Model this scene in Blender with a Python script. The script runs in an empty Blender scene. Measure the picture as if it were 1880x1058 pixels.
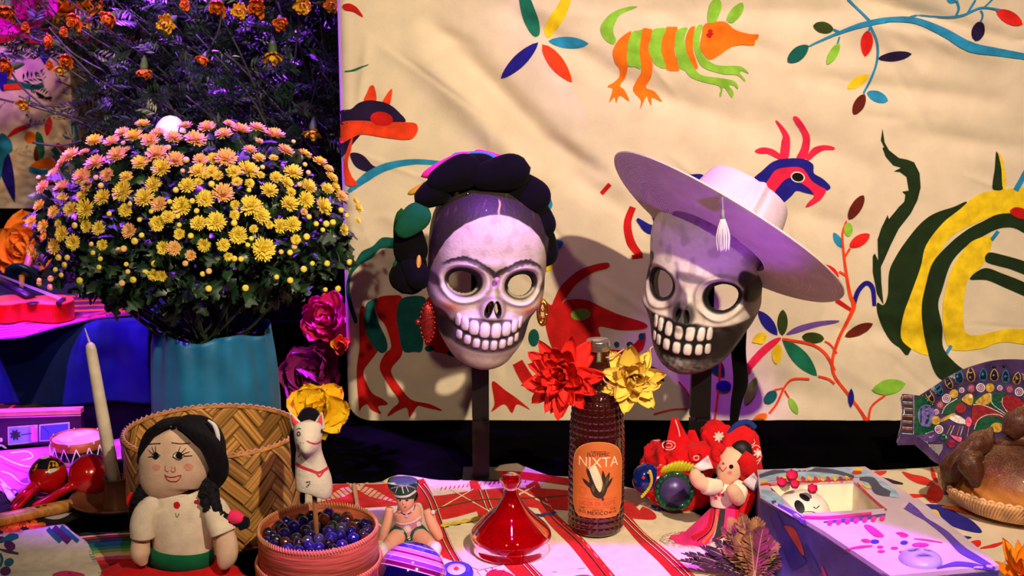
import bpy, math, random
import numpy as np
from mathutils import Vector, Matrix
from mathutils.bvhtree import BVHTree
from mathutils.geometry import delaunay_2d_cdt
PI = math.pi
random.seed(7); rng = np.random.default_rng(7)
SC = bpy.context.scene
COL = SC.collection
# ------------------------------------------------------------------ camera
H = .82; PITCH = math.radians(13.0); F = 2583.0
cam_d = bpy.data.cameras.new('camera'); cam = bpy.data.objects.new('camera', cam_d); COL.objects.link(cam)
cam.location = (0, 0, H); cam.rotation_euler = (PI/2-PITCH, 0, 0)
cam_d.sensor_width = 36; cam_d.lens = 36*F/1880; cam_d.clip_start = .05
cam_d.dof.use_dof = True; cam_d.dof.focus_distance = 2.03; cam_d.dof.aperture_fstop = 9
SC.camera = cam
SC.view_settings.view_transform = 'Standard'; SC.view_settings.look = 'None'
SC.view_settings.gamma = 1; SC.view_settings.use_curve_mapping = False; SC.view_settings.exposure = 0
w = bpy.data.worlds.new('dim_hall'); SC.world = w; w.use_nodes = True
w.node_tree.nodes['Background'].inputs[0].default_value = (.30, .13, .42, 1)
w.node_tree.nodes['Background'].inputs[1].default_value = .03
def lamp(name, kind, loc, target, power, color, size=.1, angle=40, blend=.3):
    d = bpy.data.lights.new(name, kind); o = bpy.data.objects.new(name, d); COL.objects.link(o)
    o.location = loc; o.rotation_euler = (Vector(target)-Vector(loc)).to_track_quat('-Z', 'Y').to_euler()
    d.energy = power; d.color = color
    if kind == 'SPOT': d.spot_size = math.radians(angle); d.spot_blend = blend; d.shadow_soft_size = size
    if kind == 'AREA': d.size = size
    return o
WARM = (1, .80, .54); VIO = (.33, .04, 1.0); MAG = (.62, .07, 1.0)
lamp('warm_key_spot', 'SPOT', (.72, .12, 1.84), (.22, 2.30, .34), 335, WARM, .025, 54, 1.0)
lamp('warm_fill_spot', 'SPOT', (-.50, -.1, 1.85), (.12, 2.3, .3), 72, WARM, .04, 54, .9)
lamp('warm_left_fill', 'SPOT', (-.6, 1.5, 1.7), (-1.0, 2.9, .25), 85, (1, .58, .30), .04, 34, .6)  # added fill that brightens the far orange flower; no such source seen
lamp('violet_back_spot', 'SPOT', (-.68, 2.80, 2.3), (-.58, 2.50, .45), 1500, VIO, .03, 26.5, .6)
lamp('violet_left_spot', 'SPOT', (-1.2, 1.6, 2.3), (-.92, 2.72, .15), 220, VIO, .03, 25, .5)
lamp('magenta_far_left_fill', 'SPOT', (-1.5, 2.3, 1.5), (-1.22, 3.35, .72), 90, MAG, .02, 26, .5)  # added to light up the pink flower on the far box; no source seen
lamp('magenta_left_spot', 'SPOT', (-1.3, 1.4, 2.2), (-.86, 2.42, 0), 340, MAG, .02, 15.5, .3)
lamp('violet_spot_on_braid', 'SPOT', (-.03, 1.50, 2.1), (-.045, 2.09, .47), 330, (.36, .04, 1.0), .012, 8.2, .35)
lamp('violet_spot_on_hat', 'SPOT', (.34, 1.45, 2.05), (.33, 2.13, .50), 130, (.5, .08, 1.0), .015, 12, .4)
lamp('violet_wide_spot', 'SPOT', (-.75, 1.7, 2.0), (.62, 2.46, .5), 34, (.55, .14, 1.0), .05, 40, .8)
lamp('violet_low_spot_under_hat', 'SPOT', (.42, 1.5, .05), (.29, 2.06, .46), 12, (.40, .05, 1.0), .02, 24, .6)
lamp('violet_low_spot_under_chin', 'SPOT', (-.10, 1.5, .05), (-.04, 2.08, .34), 3, (.45, .08, 1.0), .02, 24, .6)
lamp('magenta_front_spot', 'SPOT', (.10, .85, 2.40), (.10, 1.22, 0), 500, MAG, .012, 30.2, .06)

# ------------------------------------------------------------------ pixel rays
CP, SP = math.cos(PITCH), math.sin(PITCH)
def rays(px, py):
    px = np.asarray(px, float); py = np.asarray(py, float)
    u = (px-940)/F; v = -(py-529)/F
    return np.stack([u, CP+v*SP, -SP+v*CP], -1)          # camera looks +Y, down by PITCH
O = np.array([0, 0, H])
def PY(px, py, Y):                                        # point at world y
    d = rays(px, py); return O + d*(Y/d[..., 1])[..., None]
def G(px, py, z=0.):                                      # point at height z
    d = rays(px, py); return O + d*((z-H)/d[..., 2])[..., None]
def V(*a): return np.array(a, float)

# ------------------------------------------------------------------ materials
def s2l(c):
    c = np.asarray(c, float)/255.; return np.where(c <= .04045, c/12.92, ((c+.055)/1.055)**2.4)
MATS = {}
def mat(key, c=(200, 200, 200), rough=.6, metal=0, trans=0, bump=.15, bs=200, var=.12, vs=30, sheen=0, coat=0, attr=False, spec=.5, ior=1.45, stretch=None, c2=None, thr=None, emit=0, sss=0):
    if key in MATS: return MATS[key]
    m = bpy.data.materials.new(key); m.use_nodes = True; nt = m.node_tree; N = nt.nodes; L = nt.links
    b = N['Principled BSDF']
    b.inputs['Roughness'].default_value = rough; b.inputs['Metallic'].default_value = metal
    b.inputs['Transmission Weight'].default_value = trans; b.inputs['IOR'].default_value = ior
    b.inputs['Sheen Weight'].default_value = sheen; b.inputs['Coat Weight'].default_value = coat
    b.inputs['Specular IOR Level'].default_value = spec
    if sss: b.inputs['Subsurface Weight'].default_value = sss; b.inputs['Subsurface Radius'].default_value = (.01, .006, .004)
    tc = N.new('ShaderNodeTexCoord'); mp = N.new('ShaderNodeMapping'); L.new(tc.outputs['Object'], mp.inputs[0])
    if stretch: mp.inputs['Scale'].default_value = stretch
    nz = N.new('ShaderNodeTexNoise'); nz.inputs['Scale'].default_value = vs; nz.inputs['Detail'].default_value = 4
    L.new(mp.outputs[0], nz.inputs['Vector'])
    mx = N.new('ShaderNodeMix'); mx.data_type = 'RGBA'; mx.blend_type = 'MIX'
    lin = s2l(c)
    if attr:
        at = N.new('ShaderNodeAttribute'); at.attribute_name = 'Col'
        hs = N.new('ShaderNodeHueSaturation'); L.new(at.outputs['Color'], hs.inputs['Color'])
        mr = N.new('ShaderNodeMapRange'); mr.inputs[3].default_value = 1-var; mr.inputs[4].default_value = 1+var
        L.new(nz.outputs[0], mr.inputs[0]); L.new(mr.outputs[0], hs.inputs['Value']); L.new(hs.outputs[0], b.inputs['Base Color'])
    else:
        rp = N.new('ShaderNodeValToRGB')
        lo, hi = (thr or (.35, .65)); rp.color_ramp.elements[0].position = lo; rp.color_ramp.elements[1].position = hi
        a = s2l(c2) if c2 is not None else lin*(1-var*1.5); d = lin if c2 is not None else np.minimum(lin*(1+var), 1)
        rp.color_ramp.elements[0].color = (*a, 1); rp.color_ramp.elements[1].color = (*d, 1)
        L.new(nz.outputs[0], rp.inputs[0]); L.new(rp.outputs[0], b.inputs['Base Color'])
    if bump:
        n2 = N.new('ShaderNodeTexNoise'); n2.inputs['Scale'].default_value = bs; n2.inputs['Detail'].default_value = 3
        L.new(mp.outputs[0], n2.inputs['Vector'])
        bp = N.new('ShaderNodeBump'); bp.inputs['Strength'].default_value = bump; bp.inputs['Distance'].default_value = .002
        L.new(n2.outputs[0], bp.inputs['Height']); L.new(bp.outputs[0], b.inputs['Normal'])
    MATS[key] = m; return m
def cloth(key, c, **k):
    a = dict(rough=.9, bump=.35, bs=700, var=.08, vs=60, sheen=.05, spec=.2); a.update(k); return mat(key, c, **a)

# ------------------------------------------------------------------ objects
ORG = {}
def meta(o, label=None, cat=None, group=None, kind=None):
    if label: o['label'] = label
    if cat: o['category'] = cat
    if group: o['group'] = group
    if kind: o['kind'] = kind
    return o
def thing(name, loc, label, cat, group=None):
    o = bpy.data.objects.new(name, None); COL.objects.link(o); o.location = loc; o.empty_display_size = .01
    ORG[o.name] = np.array(loc, float); return meta(o, label, cat, group)
def mesh(name, v, f, m, smooth=True, col=None, fm=None):
    me = bpy.data.meshes.new(name); me.from_pydata(np.asarray(v).tolist(), [], f.tolist() if isinstance(f, np.ndarray) else f)
    for mm in (m if isinstance(m, (list, tuple)) else [m]): me.materials.append(mm)
    if fm is not None: me.polygons.foreach_set('material_index', np.asarray(fm, dtype=np.int32))
    if smooth: me.polygons.foreach_set('use_smooth', [True]*len(me.polygons))
    if col is not None:
        ca = me.color_attributes.new('Col', 'FLOAT_COLOR', 'POINT')
        c = np.ones((len(v), 4)); c[:, :3] = s2l(np.clip(col, 0, 255)); ca.data.foreach_set('color', c.ravel())
    me.update(); return me
def part(name, vf, m, parent=None, smooth=True, col=None, org=None, fm=None):
    v, f = vf[0], vf[1]; v = np.asarray(v, float)
    if parent is not None: L = ORG[parent.name]
    else: L = np.array(org if org is not None else [*v.mean(0)[:2], v[:, 2].min()], float)
    o = bpy.data.objects.new(name, mesh(name, v-L, f, m, smooth, col, fm)); COL.objects.link(o)
    if parent is not None: o.parent = parent
    else: o.location = L
    ORG[o.name] = L; return o
def inst(name, me, parent, M, label=None):                # M world matrix (4x4 Matrix); shares mesh
    o = bpy.data.objects.new(name, me); COL.objects.link(o)
    if parent is not None: o.parent = parent; M = Matrix.Translation(-Vector(ORG[parent.name])) @ M
    o.matrix_basis = M; return o
def join(*parts):
    V_, F_, n = [], [], 0
    for v, f in parts:
        V_.append(np.asarray(v, float)); F_ += [tuple(int(i)+n for i in q) for q in f]; n += len(v)
    return np.concatenate(V_), F_
# ---- shape makers: all return (verts, faces)
def gridf(nu, nv, cu=False, cv=False, off=0):
    f = []
    for i in range(nu if cu else nu-1):
        for j in range(nv if cv else nv-1):
            i2 = (i+1) % nu; j2 = (j+1) % nv
            f.append((off+i*nv+j, off+i2*nv+j, off+i2*nv+j2, off+i*nv+j2))
    return f
def lathe(prof, n=48, c=(0, 0, 0), sx=1, sy=1):
    p = np.array(prof, float); a = np.arange(n)*2*PI/n
    v = np.stack([np.outer(np.cos(a), p[:, 0])*sx, np.outer(np.sin(a), p[:, 0])*sy, np.tile(p[:, 1], (n, 1))], -1).reshape(-1, 3)+np.array(c)
    return v, gridf(n, len(p), cu=True)
def box(x0, x1, y0, y1, z0, z1, bev=0):
    v = [(x, y, z) for x in (x0, x1) for y in (y0, y1) for z in (z0, z1)]
    return np.array(v, float), [(0, 1, 3, 2), (4, 6, 7, 5), (0, 4, 5, 1), (2, 3, 7, 6), (0, 2, 6, 4), (1, 5, 7, 3)]
def ell(c, r, n=24, m=16, R=None):
    t = np.linspace(0, PI, m+1)[1:-1]; a = np.arange(n)*2*PI/n
    v = [(0, 0, 1)]+[(math.sin(tt)*math.cos(aa), math.sin(tt)*math.sin(aa), math.cos(tt)) for tt in t for aa in a]+[(0, 0, -1)]
    f = [(0, 1+i, 1+(i+1) % n) for i in range(n)]
    for k in range(m-2):
        for i in range(n): f.append((1+k*n+i, 1+(k+1)*n+i, 1+(k+1)*n+(i+1) % n, 1+k*n+(i+1) % n))
    e = 1+(m-2)*n; last = 1+(m-1)*n
    f += [(last, e+(i+1) % n, e+i) for i in range(n)]
    v = np.array(v)*np.array(r)
    if R is not None: v = v@np.array(R).T
    return v+np.array(c), f
def catmull(P, n=8, closed=False):
    P = np.asarray(P, float); k = len(P); out = []
    rngk = range(k if closed else k-1)
    for i in rngk:
        if closed: a, b, c, d = P[(i-1) % k], P[i], P[(i+1) % k], P[(i+2) % k]
        else: a, b, c, d = P[max(i-1, 0)], P[i], P[i+1], P[min(i+2, k-1)]
        for t in np.arange(n)/n:
            out.append(.5*((2*b)+(c-a)*t+(2*a-5*b+4*c-d)*t*t+(3*b-a-3*c+d)*t**3))
    if not closed: out.append(P[-1])
    return np.array(out)
def tube(path, r, n=12, r2=None, sm=0, up=None, cap=True):
    P = np.asarray(path, float); r = np.broadcast_to(np.asarray(r, float), (len(P),)).copy()
    r2 = r.copy() if r2 is None else np.broadcast_to(np.asarray(r2, float), (len(P),)).copy()
    if sm:
        Q = np.concatenate([P, r[:, None], r2[:, None]], 1); Q = catmull(Q, sm); P, r, r2 = Q[:, :3], np.abs(Q[:, 3]), np.abs(Q[:, 4])
    T = np.gradient(P, axis=0); T /= np.linalg.norm(T, axis=1)[:, None]+1e-12
    u = np.array(up, float) if up is not None else (V(0, 0, 1) if abs(T[0][2]) < .9 else V(0, 1, 0))
    vs = []; a = np.arange(n)*2*PI/n
    for i in range(len(P)):
        s = np.cross(T[i], u); s /= np.linalg.norm(s)+1e-12; w_ = np.cross(s, T[i]); u = w_ if up is None else u
        vs.append(P[i]+np.outer(np.cos(a)*r[i], s)+np.outer(np.sin(a)*r2[i], w_))
    k = len(P); v = np.concatenate(vs); f = gridf(k, n, cv=True)
    if cap: f += [tuple(range(n)), tuple(range(k*n-1, k*n-n-1, -1))]
    return v, f
def xf(vf, R=None, t=(0, 0, 0), s=1):
    v = np.asarray(vf[0])*s
    if R is not None: v = v@np.array(R).T
    return v+np.array(t), vf[1]
def rot(ax, deg): return np.array(Matrix.Rotation(math.radians(deg), 3, ax))
def prism(poly, fn, th):                                  # polygon (2D) -> solid; fn maps (u,v,w)->xyz
    n = len(poly); a = [fn(u, v, 0) for u, v in poly]; b = [fn(u, v, th) for u, v in poly]
    return np.array(a+b), [tuple(range(n-1, -1, -1)), tuple(range(n, 2*n))]+[(i, (i+1) % n, n+(i+1) % n, n+i) for i in range(n)]
def inpoly(pts, poly):
    x, y = pts[:, 0], pts[:, 1]; r = np.zeros(len(pts), bool); n = len(poly)
    for i in range(n):
        x1, y1 = poly[i]; x2, y2 = poly[(i+1) % n]
        c = ((y1 > y) != (y2 > y)) & (x < (x2-x1)*(y-y1)/((y2-y1) or 1e-9)+x1); r ^= c
    return r
def tri(poly, step):                                      # triangulate polygon with interior points
    poly = np.asarray(poly, float); n = len(poly)
    seg = []
    for i in range(n):
        a, b = poly[i], poly[(i+1) % n]; k = max(1, int(np.linalg.norm(b-a)/step)); seg += [a+(b-a)*t/k for t in range(k)]
    poly2 = np.array(seg); mn, mx = poly.min(0), poly.max(0)
    gx, gy = np.meshgrid(np.arange(mn[0]+step/2, mx[0], step), np.arange(mn[1]+step/2, mx[1], step))
    g = np.stack([gx.ravel(), gy.ravel()], 1)
    g = g[inpoly(g, poly)] if len(g) else g
    pts = np.concatenate([poly2, g]) if len(g) else poly2
    r = delaunay_2d_cdt([Vector(p) for p in pts], [(i, (i+1) % len(poly2)) for i in range(len(poly2))], [], 1, 1e-5)
    return np.array([tuple(p) for p in r[0]]), r[2]
# ---- print on a surface: polygons (photo pixels) laid as thin paint on target meshes
class Surf:
    def __init__(s, *objs):
        V_, F_, n = [], [], 0
        for o in objs:
            me = o.data; v = np.empty(len(me.vertices)*3); me.vertices.foreach_get('co', v); v = v.reshape(-1, 3)+ORG[o.name]
            V_.append(v); F_ += [tuple(i+n for i in p.vertices) for p in me.polygons]; n += len(v)
        s.b = BVHTree.FromPolygons(np.concatenate(V_).tolist(), F_); s.o = Vector((0, 0, H))
    def hit(s, px, py, off=.0006, last=None):
        d = Vector(rays(px, py)).normalized(); h = s.b.ray_cast(s.o, d)
        if h[0] is None: return None
        n = h[1] if h[1].dot(d) < 0 else -h[1]
        return np.array(h[0]+n*off)
def paint(name, polys, m, surf, parent, off=.0006, step=9, stuff=False, label=None):
    VV, FF, n = [], [], 0
    for p in polys:
        try: v2, f = tri(p, step)
        except Exception: continue
        v3 = []; ok = []
        for q in v2:
            h = surf.hit(q[0], q[1], off); ok.append(h is not None); v3.append(h if h is not None else V(0, 0, 0))
        f = [t for t in f if all(ok[i] for i in t)]
        # drop triangles that jump across a depth break
        f = [t for t in f if max(abs(v3[t[0]][1]-v3[t[1]][1]), abs(v3[t[1]][1]-v3[t[2]][1]), abs(v3[t[0]][1]-v3[t[2]][1])) < .03]
        if not f: continue
        VV += v3; FF += [tuple(i+n for i in t) for t in f]; n += len(v3)
    if not FF: return None
    used = sorted({i for t in FF for i in t}); mp = {a: b for b, a in enumerate(used)}
    o = part(name, (np.array([VV[i] for i in used]), [tuple(mp[i] for i in t) for t in FF]), m, parent)
    if stuff: o['kind'] = 'stuff'
    if label: o['label'] = label
    return o
def sm(*pts, n=5): return catmull(np.array(pts, float).reshape(-1, 2), n, True)
def leaf2(x0, y0, x1, y1, w, tip=.9, n=12, fat=.5):       # leaf outline from stem end to tip
    a, b = V(x0, y0), V(x1, y1); d = b-a; nn = V(-d[1], d[0])/np.linalg.norm(d); t = np.linspace(0, 1, n)
    prof = np.sin(PI*t**(1 if fat == .5 else fat*1.6))**tip*w/2
    return np.concatenate([a+np.outer(t, d)+np.outer(prof, nn), (a+np.outer(t, d)-np.outer(prof, nn))[-2:0:-1]])
def stroke2(pts, w, n=6):
    P = catmull(np.array(pts, float).reshape(-1, 2), n); w_ = np.interp(np.linspace(0, 1, len(P)), np.linspace(0, 1, np.size(w)) if np.size(w) > 1 else [0, 1], np.atleast_1d(w) if np.size(w) > 1 else [w, w])
    T = np.gradient(P, axis=0); T /= np.linalg.norm(T, axis=1)[:, None]+1e-9; nn = np.stack([-T[:, 1], T[:, 0]], 1)*(w_/2)[:, None]
    return np.concatenate([P+nn, (P-nn)[::-1]])
def el2(cx, cy, rx, ry, a=0, n=20):
    t = np.arange(n)*2*PI/n; a = math.radians(a); x, y = rx*np.cos(t), ry*np.sin(t)
    return np.stack([cx+x*math.cos(a)-y*math.sin(a), cy+x*math.sin(a)+y*math.cos(a)], 1)
def sst(a, b, x): t = np.clip((x-a)/(b-a), 0, 1); return t*t*(3-2*t)
def text2(s, name, m, parent, place, size=.01):          # lettering as real curve-made mesh; place(verts Nx3)->world
    cu = bpy.data.curves.new(name, 'FONT'); cu.body = s; cu.size = 1; cu.align_x = 'CENTER'; cu.align_y = 'CENTER'; cu.resolution_u = 3
    t = bpy.data.objects.new(name, cu); me = bpy.data.meshes.new_from_object(t)
    v = np.array([tuple(p.co) for p in me.vertices]); f = [tuple(p.vertices) for p in me.polygons]
    bpy.data.objects.remove(t)
    return part(name, (place(v*size), f), m, parent, smooth=False)
# ================================================================== SETTING
blackm = cloth('black_velvet', (7, 6, 8), rough=1, bump=.2, bs=300, var=.3, vs=8, spec=0, sheen=0)
o = part('floor', box(-2.2, 2.2, .6, 5.2, -.05, 0), blackm, smooth=False); meta(o, 'black cloth covered display stage under everything', kind='structure')
o = part('wall_back', box(-2.4, 2.4, 4.6, 4.7, -.05, 2.2), mat('dark_wall', (12, 8, 16), rough=1, bump=0), smooth=False); meta(o, 'dark curtain wall far behind', kind='structure')
# long low riser at the back left
o = part('trim_1', box(-1.7, -.275, 2.60, 3.14, .0, .150), blackm, smooth=False); meta(o, 'low black riser behind the table on the left', kind='structure')
o = part('trim_2', box(-1.7, -.34, 3.15, 4.2, .0, .268), blackm, smooth=False); meta(o, 'higher black riser at the back left', kind='structure')

# ================================================================== MAIN PAINTED PANEL
PYF = 2.46
def crease(x, z, x0, z0, x1, z1, w, h, soft=1):
    # a fold line from (x0,z0) to (x1,z1): h high, w wide, fading at both ends
    dx, dz = x1-x0, z1-z0; L = math.hypot(dx, dz); t = ((x-x0)*dx+(z-z0)*dz)/L**2; d = ((x-x0)*dz-(z-z0)*dx)/L
    return h*np.exp(-(d/w)**2)*np.clip(np.sin(PI*np.clip(t, 0, 1)), 0, 1)**.7
def px_panel(px, py): p = PY(px, py, PYF); return p[..., 0], p[..., 2]
FOLDS = []
for a in [(765, 20, 1090, 340, .022, -.012), (735, 60, 1010, 350, .03, .012), (900, 0, 1180, 170, .02, -.008), (1100, 130, 1420, 260, .022, -.008),
          (880, 200, 1190, 420, .022, -.007), (1560, -10, 1880, 85, .016, -.010), (1540, 20, 1860, 110, .02, .008), (1040, 20, 1880, 25, .02, -.005),
          (1440, 140, 1860, 190, .018, -.006), (1640, 240, 1900, 280, .018, -.005), (1180, 20, 1460, 110, .016, -.005), (1000, 250, 1120, 330, .014, -.006),
          (680, 60, 640, 260, .01, .004), (1440, 380, 1600, 430, .02, -.004), (1560, 600, 1800, 640, .02, -.005), (1380, 690, 1560, 760, .03, -.004),
          (1240, 150, 1640, 330, .03, -.006), (1480, 60, 1700, 130, .03, -.005), (700, 400, 760, 700, .03, -.004), (1000, 640, 1060, 770, .03, -.004)]:
    (x0, z0), (x1, z1) = px_panel(a[0], a[1]), px_panel(a[2], a[3]); FOLDS.append((x0, z0, x1, z1, a[4], a[5]))
_r = random.Random(3)
for k in range(60):
    x0 = _r.uniform(-.3, 1.0); z0 = _r.uniform(0, .8); an = _r.gauss(-.55, .35); L_ = _r.uniform(.05, .22)
    FOLDS.append((x0, z0, x0+L_*math.cos(an), z0+L_*math.sin(an), _r.uniform(.004, .012), _r.choice((-1, 1))*_r.uniform(.0006, .0022)))
PXL = float(PY(628, 420, PYF)[0]); PXR = 1.15; PZB = .003; PZT = 1.0
def ph(x, z):
    h = np.zeros_like(x)
    for q in FOLDS: h = h+crease(x, z, *q[:5], q[5]*1.7)
    return h+.0015*np.sin(x*23+z*11)
nu, nv = 460, 300
U = np.linspace(0, 1, nu); Vv = np.linspace(PZB, PZT, nv)
u, z = np.meshgrid(U, Vv, indexing='ij')
RAD = .022; CW = .045
arc = RAD*PI/2; tot = arc+.05+(PXR-PXL-RAD)
s = u*tot - (arc+.05)                                       # s<0 : wrapped side
x = np.where(s >= 0, PXL+RAD+s, 0.); y = np.full_like(x, PYF)
ang = np.clip(-s/RAD, 0, PI/2)
xa = PXL+RAD-RAD*np.sin(ang); ya = PYF+RAD-RAD*np.cos(ang)
back = np.clip(-s-arc, 0, 1); x = np.where(s < 0, xa, x); y = np.where(s < 0, ya+back, y)
y = np.where(s >= 0, y-ph(x, z)*sst(0, .03, s), y)
# rounded lower left corner and a slightly uneven hem
cr = np.clip((PXL+CW-x)/CW, 0, 1); zb = PZB+CW*(1-np.sqrt(np.clip(1-cr**2, 0, 1)))*.9
z = zb+(z-PZB)*(PZT-zb)/(PZT-PZB)
pan = thing('painted_wall_hanging', (.4, PYF, PZB), 'large cream cloth panel hand painted with colourful animals and leaves, behind both masks', 'wall hanging')
creamc = cloth('cream_canvas', (232, 216, 190), bump=.5, bs=900, var=.05, vs=18)
face = part('cloth', (np.stack([x, y, z], -1).reshape(-1, 3), gridf(nu, nv)), creamc, pan)
part('board', box(PXL+.03, PXR, PYF+.03, PYF+.07, PZB+.03, PZT), mat('board_wood', (90, 70, 50)), pan, smooth=False)
S = Surf(face)
PC = dict(green=(22, 112, 84), teal=(14, 92, 86), lime=(140, 200, 62), olive=(50, 66, 22), yel=(246, 208, 30), org=(250, 120, 20), red=(226, 34, 28), vermil=(240, 66, 26),
          cr=(200, 22, 22), pink=(234, 36, 76), blue=(36, 140, 190), navy=(30, 24, 140), ink=(34, 18, 60), mar=(100, 28, 16), viol=(110, 74, 160), dg=(28, 48, 20), black=(14, 12, 14), white=(240, 230, 215))
def pm(k): return cloth('paint_'+k, PC[k], bump=.3, bs=500, var=.14, vs=45, rough=.8)
LY = [0]
def pn(k, *polys, name='painted_motif', par=None, surf=None):
    LY[0] += 1
    for p in polys: paint(name, [p], pm(k), surf or S, par or pan, off=.0008+.0002*(LY[0] % 14), step=7)
L2 = leaf2
# flower top
pn('green', sm(953, 0, 962, 40, 978, 66, 990, 64, 990, 40, 980, 12, 970, -8, 955, -8)); pn('yel', sm(1000, 62, 1002, 44, 1022, 12, 1036, -8, 1047, -4, 1044, 14, 1030, 42, 1008, 69))
pn('blue', L2(1006, 76, 1081, 80, 22, .7)); pn('navy', L2(988, 78, 920, 144, 24, .7)); pn('vermil', L2(995, 82, 1050, 151, 26, .7, fat=.55))
pn('cr', sm(630, 10, 640, 6, 655, 13, 667, 31, 650, 22, 634, 18)); pn('green', stroke2([634, 131, 652, 128, 676, 118], [1, 4, 1]))
# fox top left
pn('vermil', sm(668, 186, 674, 168, 680, 157, 688, 160, 691, 187)); pn('vermil', sm(702, 190, 712, 170, 720, 163, 719, 178, 714, 195))
pn('ink', sm(627, 204, 645, 200, 662, 187, 685, 184, 712, 190, 732, 205, 744, 224, 700, 226, 650, 224, 627, 228))
pn('vermil', sm(627, 226, 660, 221, 700, 224, 745, 224, 764, 227, 767, 240, 758, 253, 740, 256, 700, 251, 668, 246, 648, 252, 632, 262, 627, 258))
pn('cr', el2(701, 218, 21, 13, 8)); pn('vermil', sm(648, 250, 645, 275, 640, 300, 646, 322, 656, 338, 640, 340, 634, 320, 634, 296, 640, 270))
pn('ink', sm(662, 245, 650, 262, 636, 280, 628, 288, 628, 260, 640, 248)); pn('ink', sm(643, 284, 652, 280, 668, 286, 684, 303, 694, 308, 690, 316, 672, 315, 652, 305))
pn('blue', stroke2([640, 352, 672, 326, 710, 306, 760, 297, 812, 300], [6, 16, 14, 10, 8]))
# armadillo
pn('lime', sm(1170, 12, 1150, 13, 1126, 22, 1110, 36, 1102, 52, 1108, 70, 1124, 81, 1131, 74, 1126, 60, 1128, 45, 1140, 26))
ob = [sm(1159, 60, 1152, 60, 1134, 75, 1125, 95, 1130, 115, 1138, 125, 1137, 140, 1126, 152, 1115, 159, 1124, 165, 1118, 188, 1128, 178, 1131, 189, 1138, 176, 1155, 186, 1146, 166, 1138, 158, 1148, 142, 1153, 120, 1151, 90),
      sm(1178, 55, 1192, 53, 1198, 58, 1192, 90, 1198, 118, 1196, 140, 1186, 160, 1202, 168, 1215, 187, 1204, 182, 1196, 180, 1195, 194, 1190, 184, 1186, 178, 1175, 200, 1176, 184, 1162, 166, 1170, 145, 1178, 128, 1173, 90),
      sm(1220, 54, 1235, 50, 1244, 54, 1238, 90, 1247, 125, 1240, 130, 1222, 125, 1214, 90), sm(1266, 52, 1276, 49, 1274, 60, 1272, 90, 1281, 122, 1274, 124, 1262, 100, 1258, 74)]
pn('org', *ob)
pn('lime', sm(1160, 60, 1172, 56, 1178, 57, 1174, 90, 1177, 124, 1166, 122, 1152, 118, 1152, 86), sm(1200, 54, 1222, 53, 1216, 70, 1214, 95, 1222, 124, 1204, 120, 1195, 105, 1190, 88, 1196, 66),
   sm(1246, 54, 1262, 52, 1256, 70, 1260, 95, 1275, 125, 1290, 138, 1330, 144, 1350, 150, 1355, 163, 1346, 156, 1338, 157, 1346, 168, 1344, 179, 1336, 168, 1328, 160, 1324, 176, 1321, 174, 1321, 158, 1290, 150, 1268, 141, 1258, 130, 1246, 122, 1240, 90, 1239, 66),
   sm(1280, 48, 1290, 47, 1284, 70, 1287, 95, 1302, 112, 1320, 120, 1356, 121, 1368, 127, 1374, 135, 1362, 130, 1358, 134, 1368, 146, 1366, 149, 1354, 138, 1330, 136, 1300, 128, 1285, 118, 1276, 98, 1272, 70))
pn('org', sm(1292, 46, 1305, 41, 1330, 40, 1346, 52, 1360, 58, 1378, 62, 1392, 63, 1391, 70, 1386, 74, 1384, 83, 1360, 83, 1342, 87, 1322, 100, 1304, 109, 1292, 100, 1285, 86, 1288, 64))
pn('cr', sm(1298, 58, 1303, 53, 1309, 56, 1308, 66, 1302, 71, 1296, 66)); pn('lime', sm(1300, 40, 1299, 24, 1304, 5, 1312, -3, 1322, 0, 1324, 12, 1318, 32, 1312, 41), sm(1334, 37, 1340, 20, 1352, 8, 1362, 4, 1365, 13, 1360, 28, 1345, 42))
# blue branch top right
B_ = lambda *a: stroke2(list(a[:-1]), a[-1])
pn('blue', B_(1484, 85, 1530, 64, 1580, 46, 1630, 38, 1680, 40, 1730, 60, 1780, 86, 1830, 96, 1884, 104, [3, 5, 9, 9, 11, 15, 16, 13, 11]), name='painted_branch')
pn('blue', B_(1556, -2, 1575, 18, 1598, 40, 4), B_(1668, 35, 1690, 28, 1740, 30, 1770, 26, 1800, 14, 1835, 18, 4), B_(1530, 54, 1545, 60, 4), B_(1541, 67, 1537, 80, 3), B_(1598, 47, 1610, 75, 1610, 110, 1600, 140, 1585, 172, 4),
   B_(1598, 47, 1594, 58, 3), B_(1754, 30, 1760, 15, 1756, 0, 4), B_(1775, 25, 1790, 0, 4), B_(1805, 14, 1822, -2, 3), B_(1800, 18, 1804, 28, 1800, 40, 3), name='painted_branch')
pn('olive', L2(1530, 54, 1492, 47, 20, .6)); pn('teal', L2(1483, 83, 1446, 114, 24, .6)); pn('lime', L2(1540, 79, 1518, 118, 16, .6)); pn('red', L2(1594, 55, 1588, 105, 23, .7, fat=.55))
pn('ink', L2(1611, 108, 1674, 99, 18, .6)); pn('yel', L2(1594, 137, 1555, 163, 18, .6)); pn('mar', L2(1587, 173, 1567, 211, 20, .6)); pn('blue', L2(1591, 170, 1630, 186, 20, .6), L2(1737, -8, 1755, 4, 16))
pn('ink', L2(1801, 38, 1790, 77, 24, .5)); pn('red', L2(1828, 19, 1877, 45, 24, .6))
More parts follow.
